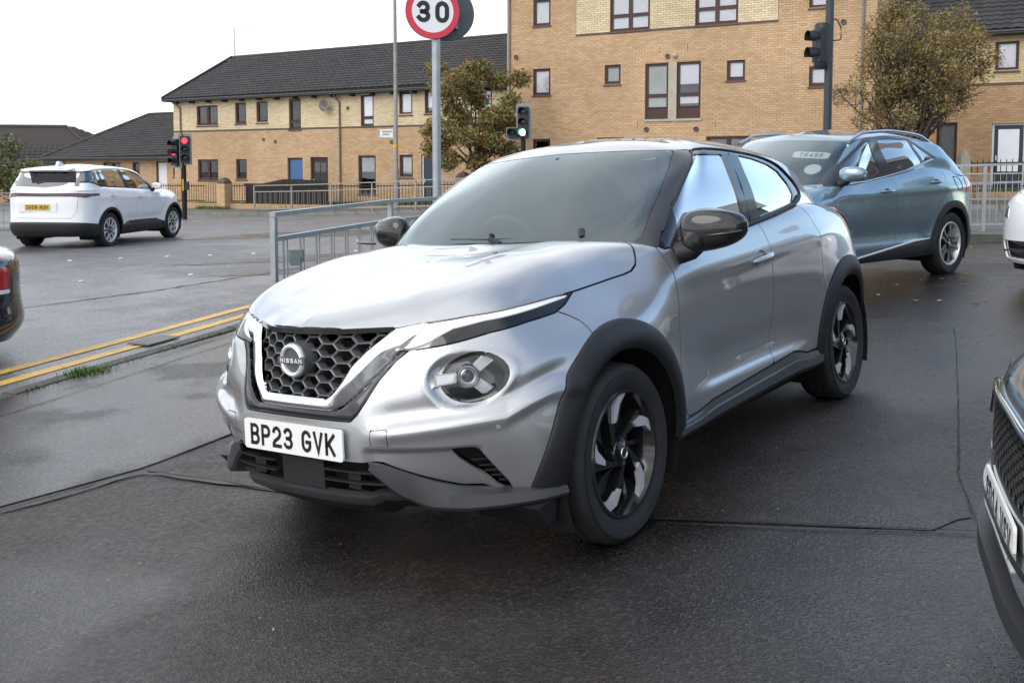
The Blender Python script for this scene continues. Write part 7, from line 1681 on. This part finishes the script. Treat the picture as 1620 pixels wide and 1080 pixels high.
def pier(u, d, wd, z0, z1, label, cap=True):
    t = thing('gate_pier', label, 'gate pier'); mb = MB(); fbox(mb, u-wd/2+.008, u+wd/2-.008, d-wd/2+.008, d+wd/2-.008, z0, z1); mb.build('core', M_MORTAR, t)
    items = []; r = 0; z = z0
    while z < z1-.07:
        for k in range(2):
            for s in (0, 1):
                uu = u - wd/4 + k*wd/2; items.append(((uu, d + (wd/4 if s else -wd/4), z+.0375), (wd/4-.004, wd/4-.004, .032)))
        z += .075
    V, F = merge_boxes(items); W3 = np.array([FP.x, FP.y, 0]) + V[:, :1]*np.array(FU)[None] + V[:, 1:2]*np.array(FN)[None] + V[:, 2:3]*np.array((0, 0, 1.0))[None]
    o = obj('brick', W3, F, M_BRICK, t); tag(o, kind='stuff'); fix_normals(o.data)
    if cap:
        mb = MB(); c = fpt(u, d, z1); prof = [(wd*.62, 0), (wd*.64, .05), (wd*.60, .10), (wd*.42, .20), (wd*.18, .25), (0, .26)]
        mb.lathe(prof, 4, 'z'); mb.build('cap', M_STRING, t, None, Matrix.Translation(c) @ Matrix.Rotation(FROT+R(45), 4, 'Z'))
    return t
pier(-7.78, 2.6, .46, -.6, .78, 'brick gate pier with stone cap left of the dark timber fence'); pier(4.2, 2.6, .46, -.2, 1.05, 'brick gate pier half hidden by the rowan tree')
pst = thing('stone_post', 'pale round-topped stone post behind the teal grey crossover', 'post', fpt(20.75, 2.75, gz(*fpos(20.75, 2.75)))); mb = MB(); mb.box((-.13, -.13, 0), (.13, .13, 1.30)); mb.lathe([(.13, 1.30), (.125, 1.38), (.09, 1.45), (0, 1.48)], 16, 'z'); mb.build('shaft', M_CONC, pst, 40)
# dark timber fence behind the railing: board by board
tf = thing('timber_fence', 'black stained timber fence behind the railings by the blue door', 'fence'); base = None
for k in range(32):
    u = -7.2 + k*.135; z0 = ZW(u)-.1; z1 = .72 + .045*max(0, k-4)*.5 if k < 24 else .95
    mb = MB(); fbox(mb, u, u+.125, 1.95, 1.97 + random.uniform(0, .006), z0, min(z1, .98)); mb.build('board', M_TIMBER, tf)
mb = MB(); fbox(mb, -7.25, -2.85, 1.93, 2.02, .70, .78); mb.build('capping_rail', M_TIMBER, tf)
# ---- grass and weeds
def tufts(name, pts, n, h, m, label, cat='grass', spread=.12):
    V = []; F = []; rs = random.Random(3)
    for (x, y, z) in pts:
        for k in range(n):
            a = rs.uniform(0, 6.28); px, py = x+rs.gauss(0, spread), y+rs.gauss(0, spread); hh = h*rs.uniform(.4, 1.2); w = .006*(h/.1)**.5; n0 = len(V)
            dx, dy = math.cos(a), math.sin(a); lx, ly = rs.gauss(0, hh*.4), rs.gauss(0, hh*.4)
            V += [(px-dx*w, py-dy*w, z), (px+dx*w, py+dy*w, z), (px+lx*.5+dx*w*.8, py+ly*.5+dy*w*.8, z+hh*.6), (px+lx*.5-dx*w*.8, py+ly*.5-dy*w*.8, z+hh*.6), (px+lx, py+ly, z+hh)]
            F += [(n0, n0+1, n0+2, n0+3), (n0+3, n0+2, n0+4)]
    o = obj(name, V, F, m); tag(o, label, cat, None, 'stuff'); return o
gp = []
for k in range(420): u = random.uniform(-13, 5); d = random.uniform(.7, 2.4); x, y = fpos(u, d); gp.append((x, y, gz(x, y)+.13))
tufts('grass', gp, 26, .22, M_GRASS, 'strip of green grass behind the railings', 'grass', .16)
gp = []
for k in range(150): u = random.uniform(18, 25); d = random.uniform(1.2, 2.4); x, y = fpos(u, d); gp.append((x, y, gz(x, y)+.12))
tufts('grass', gp, 22, .22, M_GRASS, 'strip of grass before the navy door', 'grass', .16)
gp = []
for k in range(95):
    t = random.random()**1.3; x = -3.62+t*1.0+.07; y = 6.6+t*3.0; x = np.interp(y, [3.3, 6.9, 9.3, 11.3], [-4.73, -3.53, -2.77, -2.2])+.11; gp.append((x, y, gz(x, y)+.03))
tufts('kerb_weeds', gp[:60], 10, .018, M_MOSS, 'moss and weeds along the back of the kerb', 'weeds', .035)
tufts('kerb_weeds', [(-3.33+.05*i, 7.35+.05*i, gz(-3.33, 7.35)+.03) for i in range(4)], 46, .06, M_GRASS, 'small green clump of weeds on the kerb at left', 'weeds', .045)
tufts('kerb_weeds', [(*fpos(-8.9+.2*i, 2.95+.03*(i % 3)), gz(*fpos(-8.9, 2.95))+.11) for i in range(9)], 90, .15, M_GRASS, 'tuft of grass at the foot of the gate pier', 'weeds', .13)
# ---- fallen leaves
M_LEAFY = mat('fallen_leaf', (.34, .20, .05), .8, noise=.5, nscale=2)
V = []; F = []
rs = random.Random(5)
for k in range(260):
    if k < 150: x, y = rs.uniform(3.4, 7.2), rs.uniform(8.6, 15.2)
    elif k < 200: x, y = rs.uniform(-2.2, 2.2), rs.uniform(2.2, 5.5)
    else: x, y = rs.uniform(5, 7.5), rs.gauss(15.5, .25)
    s = rs.uniform(.008, .022) if k >= 150 and k < 200 else rs.uniform(.018, .04); a = rs.uniform(0, 6.28); z = gz(x, y)+.042; n0 = len(V)
    if k >= 150 and k < 200: s *= .4
    for t in (0, 1.4, 3.14, 4.7): V.append((x+s*math.cos(a+t)*(1 if t in (0, 3.14) else .55), y+s*math.sin(a+t)*(1 if t in (0, 3.14) else .55), z+rs.uniform(0, .008)))
    F.append((n0, n0+1, n0+2, n0+3))
o = obj('fallen_leaves', V, F, M_LEAFY); tag(o, 'scattered small yellow leaves and grit on the forecourt', 'leaves', None, 'stuff')
# ---- speed limit sign on its pole, a second disc behind
sx, sy0 = -.845, 11.05; zb = gz(sx, sy0)
sg_ = thing('speed_sign', 'round red and white 30 speed limit sign on a galvanised pole', 'road sign', (sx, sy0, zb))
mb = MB(); mb.tube([(0, 0, -.1), (0, 0, 4.0-zb)], .047, 20); mb.build('pole', M_GALV, sg_, 60)
cz = 3.205-zb; Q = Matrix.Translation((-.03, -.075, cz)) @ Matrix.Rotation(R(14), 4, 'Z') 
mb = MB(); mb.lathe([(0, 0), (.300, 0), (.304, .006), (.300, .016), (0, .016)], 64, 'y', (0, 0, 0)); fc = mb.build('sign_plate', M_SIGNBACK, sg_, 40, Q)
mb = MB(); mb.lathe([(.232, -.0035), (.298, -.0035)], 64, 'y'); mb.build('red_ring', M_SIGNRED, fc, None, Q)
mb = MB(); mb.lathe([(0, -.0030), (.233, -.0030)], 64, 'y'); mb.build('white_face', M_SIGNWHITE, fc, None, Q)
for ch, du in (('3', -.105), ('0', .105)):
    lettering('numeral', ch, .155, .235, .048, .05, .05, lambda u, v, d: Q @ Vector((u+du, -.0068, v-.005)), M_SIGNBLK, fc)
mb = MB(); mb.bar((-.06, -.055, cz-.12), (-.06, .055, cz-.12), .03, .03); mb.bar((.06, -.055, cz+.12), (.06, .055, cz+.12), .03, .03); mb.build('bracket', M_GALV, sg_)
Q2 = Matrix.Translation((.125, .115, cz+.005)) @ Matrix.Rotation(R(14), 4, 'Z'); mb = MB(); mb.lathe([(0, 0), (.300, 0), (.304, .006), (.300, .016), (0, .016)], 64, 'y'); mb.build('rear_sign_plate', M_SIGNBACK, sg_, 40, Q2)
mb = MB(); mb.box((.16, .06, cz-.17), (.24, .11, cz-.10)); mb.build('rear_bracket', M_GALV, sg_)
# ---- lamp column with finger sign
lx, ly = -4.25, 36.1; zb = gz(lx, ly)
lc = thing('lamp_post', 'tall grey lamp column with white street sign and yellow band', 'lamp post', (lx, ly, zb)); mb = MB(); mb.tube([(0, 0, 0), (0, 0, 1.55), (0, 0, 1.6), (0, 0, 9)], [.105, .105, .075, .060], 14); mb.build('column', M_CONCP, lc, 60)
mb = MB(); mb.tube([(0, 0, 2.33-zb*0), (0, 0, 2.46)], .085, 14); mb.build('yellow_band', M_YBAND, lc, 60)
mb = MB(); mb.prism([(-.10, -.16), (-.60, -.14), (-.66, .0), (-.60, .13), (-.10, .15)], -.075, -.055, lambda u, v, d: Vector((u, d, v+2.86))); fs = mb.build('finger_sign', M_SIGNWHITE, lc)
mb = MB(); mb.prism([(-.60, -.10), (-.645, .0), (-.60, .10), (-.57, .10), (-.61, 0), (-.57, -.10)], -.0785, -.0755, lambda u, v, d: Vector((u, d, v+2.86))); mb.build('arrow', M_SIGNBLK, fs)
for zz, u0, u1 in ((.055, -.50, -.13), (-.045, -.48, -.24)):      # two lines of small print, too small to read
    mb = MB(); k = u0
    while k < u1: mb.box((k, -.078, 2.86+zz-.032), (k+.022, -.0755, 2.86+zz+.032)); k += .032
    mb.build('small_print', M_SIGGREY, fs)
# ---- traffic signals
def signal_head(parent, M, lit, aspects=3, board=True, side_box=False):
    """head facing -y in its own axes, aspects from the top"""
    h = .30; H = aspects*h; mb = MB()
    if board:
        mb.box((-.22, .06, -H/2-.08), (.22, .075, H/2+.09))
        if side_box: mb.box((-.52, .0605, -H/2-.08), (-.22, .0745, -H/2+.30))
        bd = mb.build('backing_board', M_SIGGREY, parent, None, M)
    mb = MB(); mb.box((-.15, -.08, -H/2), (.15, .058, H/2)); hd = mb.build('signal_head', M_SIGBLK, parent, None, M)
    def aspect(cx, cz, m):
        c = (cx, 0, cz)
        mb = MB(); mb.lathe([(0, -.100), (.06, -.096), (.10, -.085)], 20, 'y', c); mb.build('lens', m, hd, 60, M)
        mb = MB(); V = []; F = []; n = 18
        for k in range(n+1):
            a = R(-30 + 240*k/n); 
            for dy in (-.08, -.26): V.append((cx + .115*math.cos(a), dy, cz + .115*math.sin(a)))
        F = [(2*k, 2*k+1, 2*k+3, 2*k+2) for k in range(n)]; mb.add(V, F); mb.build('visor', M_SIGBLK, hd, 60, M)
    for k in range(aspects): aspect(0, H/2-h*(k+.5), lit[k] or M_LENSOFF)
    if side_box:
        mb = MB(); mb.box((-.47, -.08, -H/2), (-.17, .058, -H/2+.28)); mb.build('filter_head', M_SIGBLK, hd, None, M); aspect(-.32, -H/2+.14, M_SIGBLK)
    return hd
x, y = -11.35, 34.0; zb = gz(x, y); t1 = thing('traffic_light', 'double traffic light showing red on a dark pole beyond the white SUV', 'traffic light', (x, y, zb))
mb = MB(); mb.tube([(0, 0, 0), (0, 0, 2.95)], .085, 14); mb.build('pole', M_IRONBLK, t1, 60)
signal_head(t1, Matrix.Translation((.10, -.12, 2.42)) @ Matrix.Rotation(R(14), 4, 'Z'), (M_REDON, None, None))
signal_head(t1, Matrix.Translation((-.24, -.05, 2.32)) @ Matrix.Rotation(R(-32), 4, 'Z'), (None, M_REDON, None))
mb = MB(); mb.box((.07, -.14, 1.02), (.20, -.04, 1.32)); mb.build('push_button_box', M_SIGBLK, t1)
mb = MB(); mb.box((-.03, -.092, 1.0), (.02, -.086, 1.40)); mb.build('yellow_label', M_YBAND, t1)
x, y = .33, 29.1; zb = gz(x, y); t2 = thing('traffic_light', 'traffic light showing green with a side filter in front of the rowan tree', 'traffic light', (x, y, zb))
mb = MB(); mb.tube([(0, .1, 0), (0, .1, 3.2)], .075, 14); mb.build('pole', M_IRONBLK, t2, 60)
signal_head(t2, Matrix.Translation((0, 0, 2.80-zb)) @ Matrix.Rotation(R(-12), 4, 'Z'), (None, None, M_GREENON), side_box=True)
x, y = 5.80, 18.15; zb = gz(x, y); t3 = thing('traffic_light', 'tall dark signal pole with a black two-lamp head turned away, right of centre', 'traffic light', (x, y, zb))
mb = MB(); mb.tube([(0, 0, 0), (0, 0, 5.2)], .075, 18); mb.build('pole', M_POLEDK, t3, 60)
Mh = Matrix.Translation((-.17, -.02, 3.70-zb)) @ Matrix.Rotation(R(-78), 4, 'Z')
hd = signal_head(t3, Mh, (None, None), aspects=2, board=False)
mb = MB(); mb.lathe([(.001, .42), (.13, .40), (.15, .36), (.15, -.36), (.12, -.42), (.001, -.43)], 20, 'z'); mb.build('head_casing', M_SIGBLK, t3, 50, Matrix.Translation((-.145, -.01, 3.70-zb)) @ Matrix.Diagonal((.85, 1, 1, 1)))
mb = MB(); mb.bar((-.10, 0, 3.98-zb), (.0, 0, 3.98-zb), .03, .05); mb.bar((-.10, 0, 3.42-zb), (.0, 0, 3.42-zb), .03, .05); mb.build('bracket', M_GALV, t3)
mb = MB(); mb.tube([(.07, -.02, 4.18-zb), (.13, -.03, 4.16-zb), (.20, -.03, 4.02-zb), (.205, -.03, 3.86-zb), (.19, -.03, 3.80-zb), (.07, -.02, 3.79-zb)], .013, 8); mb.build('cable', M_SIGBLK, t3, 60)
# ---- trees
def leaf_mat(name, cols):
    m = bpy.data.materials.new(name); m.use_nodes = True; nt = m.node_tree; N = nt.nodes.new; L = nt.links.new; b = nt.nodes['Principled BSDF']
    ge = N('ShaderNodeNewGeometry'); rp = N('ShaderNodeValToRGB'); rp.color_ramp.interpolation = 'LINEAR'; e = rp.color_ramp.elements
    e[0].position = 0; e[0].color = tuple(cols[0])+(1,); e[1].position = 1; e[1].color = tuple(cols[-1])+(1,)
    for i, c in enumerate(cols[1:-1]): k = e.new((i+1)/(len(cols)-1)); k.color = tuple(c)+(1,)
    L(ge.outputs['Random Per Island'], rp.inputs[0]); L(rp.outputs[0], b.inputs['Base Color']); b.inputs['Roughness'].default_value = .7
    b.inputs['Subsurface Weight'].default_value = 0.0
    MATS[name] = m; return m
M_ROWAN = leaf_mat('rowan_leaves', [(.10, .11, .03), (.15, .16, .045), (.14, .14, .04), (.22, .18, .06), (.30, .19, .065), (.26, .13, .05)])
M_BERRY = mat('rowan_berries', (.36, .03, .02), .4)
M_BUSH = leaf_mat('autumn_leaves', [(.13, .11, .04), (.20, .16, .055), (.26, .18, .065), (.30, .19, .07), (.17, .17, .055), (.21, .11, .05)])
M_WILLOW = leaf_mat('left_tree_leaves', [(.07, .085, .022), (.12, .14, .04), (.10, .11, .03), (.15, .15, .05)])
def branches(rs, base, tips, r0, mb, nseg=5, wob=.10):
    for tip in tips:
        tip = Vector(tip); pts = []; r = []
        for k in range(nseg+1):
            t = k/nseg; p = base.lerp(tip, t); p = p + Vector((rs.gauss(0, wob), rs.gauss(0, wob), rs.gauss(0, wob)*.5))*(math.sin(math.pi*t)) ; p.x = lerp(base.x, tip.x, t**1.3) + (p.x-lerp(base.x, tip.x, t)); p.y = lerp(base.y, tip.y, t**1.3) + (p.y-lerp(base.y, tip.y, t))
            pts.append(p); r.append(r0*(1-.85*t)+.004)
        mb.tube(pts, r, 6, False)
def leaf_cloud(rs, clumps, per, size, elong=1.6):
    """clumps: (centre, radii) -> leaf quads"""
    V = []; F = []
    for c, rad, dens in clumps:
        for k in range(int(per*dens)):
            while True:
                u = Vector((rs.uniform(-1, 1), rs.uniform(-1, 1), rs.uniform(-1, 1)))
                if u.length <= 1: break
            if u.length > .01: u = u*(.55 + .45*rs.random()) if rs.random() < .6 else u
            p = Vector(c) + Vector((u.x*rad[0], u.y*rad[1], u.z*rad[2])); n = Vector((rs.gauss(0, 1), rs.gauss(0, 1), rs.gauss(.4, 1))).normalized(); a = n.orthogonal().normalized(); a = Matrix.Rotation(rs.uniform(0, 6.28), 3, n) @ a; b = n.cross(a)
            s = size*rs.uniform(.6, 1.3); n0 = len(V); V += [p - a*s*elong, p + b*s*.5, p + a*s*elong, p - b*s*.5]; F.append((n0, n0+1, n0+2, n0+3))
    return V, F
def tree(name, label, base, tips, clumps, leafmat, per, size, r0, seed, berries=0, twig=0):
    rs = random.Random(seed); t = thing(name, label, 'tree', base); mb = MB(); b0 = Vector((0, 0, 0)); top = Vector((0, 0, tips['fork'])); mb.tube([b0, top*.5 + Vector((.03, 0, 0)), top], [r0*1.25, r0, r0*.9], 8)
    branches(rs, top, tips['tips'], r0*.62, mb); 
    for tp in tips['tips']:
        for k in range(twig):
            a = top.lerp(Vector(tp), rs.uniform(.35, .95)); branches(rs, a, [a + Vector((rs.gauss(0, .35), rs.gauss(0, .35), rs.uniform(.1, .7)))], .012, mb, 3, .04)
    mb.build('trunk', M_BARK, t, 60)
    V, F = leaf_cloud(rs, clumps, per, size); cr = obj('crown', V, F, leafmat, t); tag(cr, kind='stuff')
    if berries:
        mb = MB(); V = []; F = []
        for k in range(berries):
            c, rad, dens = rs.choice(clumps); u = Vector((rs.gauss(0, .55), rs.gauss(0, .55), rs.gauss(0, .55))); p = Vector(c) + Vector((u.x*rad[0], u.y*rad[1], u.z*rad[2]))
            for j in range(7):
                q = p + Vector((rs.gauss(0, .05), rs.gauss(0, .05), rs.gauss(0, .03))); n0 = len(V); s = .018
                V += [q+Vector((s, 0, 0)), q+Vector((-s, 0, 0)), q+Vector((0, s, 0)), q+Vector((0, -s, 0)), q+Vector((0, 0, s)), q+Vector((0, 0, -s))]
                F += [(n0, n0+2, n0+4), (n0+2, n0+1, n0+4), (n0+1, n0+3, n0+4), (n0+3, n0, n0+4), (n0+2, n0, n0+5), (n0+1, n0+2, n0+5), (n0+3, n0+1, n0+5), (n0, n0+3, n0+5)]
        o = obj('berries', V, F, M_BERRY, t); tag(o, kind='stuff')
    return t
# rowan in front of the terrace end
x, y = -1.2, 34.2; zb = gz(x, y)+.1; rs = random.Random(11); tips = [(rs.uniform(-1.6, 1.5), rs.uniform(-1.1, 1.1), rs.uniform(2.4, 4.9)) for _ in range(15)]
cl = []
for tp in tips: cl.append((tp, (.50, .50, .38), .75))
for c in ((-1.35, 0, 2.75), (-1.5, -.2, 2.0), (-.9, .3, 3.4), (-.2, -.3, 4.2), (.1, 0, 4.75), (.75, .2, 4.35), (1.15, -.2, 3.55), (1.3, 0, 2.7), (.5, -.6, 3.0), (-.4, -.7, 2.4), (.3, .5, 2.0), (-1.0, -.4, 1.6), (1.1, .3, 1.9), (0, -.2, 1.5), (-.6, .2, 3.0), (.5, -.4, 2.3), (-1.15, -.2, 2.35), (.9, -.3, 2.9)): cl.append((c, (.52, .52, .42), 1.0))
tree('rowan_tree', 'rowan tree with olive leaves and red berries before the terrace end', (x, y, zb), dict(fork=1.0, tips=tips), cl, M_ROWAN, 720, .052, .09, 12, 170, 2)
# multi-stemmed autumn tree on the right
x, y = 10.75, 26.6; zb = gz(x, y)+.1; rs = random.Random(21); tips = []
for k in range(46):
    a = rs.uniform(0, 6.28); q = rs.random()**.6; tips.append((2.05*q*math.cos(a), 1.7*q*math.sin(a), rs.uniform(3.2, 5.2) - 1.2*q*q + .2))
cl = []
for tp in tips:
    cl.append((tp, (.42, .42, .40), .65)); b = Vector(tp)*.72; cl.append(((b.x, b.y, b.z+.12), (.36, .36, .40), .40))
tree('autumn_tree', 'bushy bare-stemmed tree with thinning brown leaves behind the teal grey crossover', (x, y, zb), dict(fork=.7, tips=tips), cl, M_BUSH, 640, .031, .10, 22, 14, 10)
# drooping tree at the left edge
x, y = -16.6, 31.0; zb = gz(x, y); rs = random.Random(31); tips = [(rs.uniform(-1.2, 1.6), rs.uniform(-1, 1), rs.uniform(1.6, 2.9)) for _ in range(10)]; cl = [((tp[0], tp[1], tp[2]-.3), (.5, .5, .55), 1) for tp in tips] + [((1.2, -.3, 1.1), (.5, .5, .6), 1), ((.7, -.4, 1.5), (.6, .6, .6), 1), ((1.5, 0, 1.7), (.45, .4, .5), .8)]
tree('small_tree', 'drooping pale green tree at the left edge', (x, y, zb), dict(fork=1.2, tips=tips), cl, M_WILLOW, 420, .05, .08, 32, 0, 1)
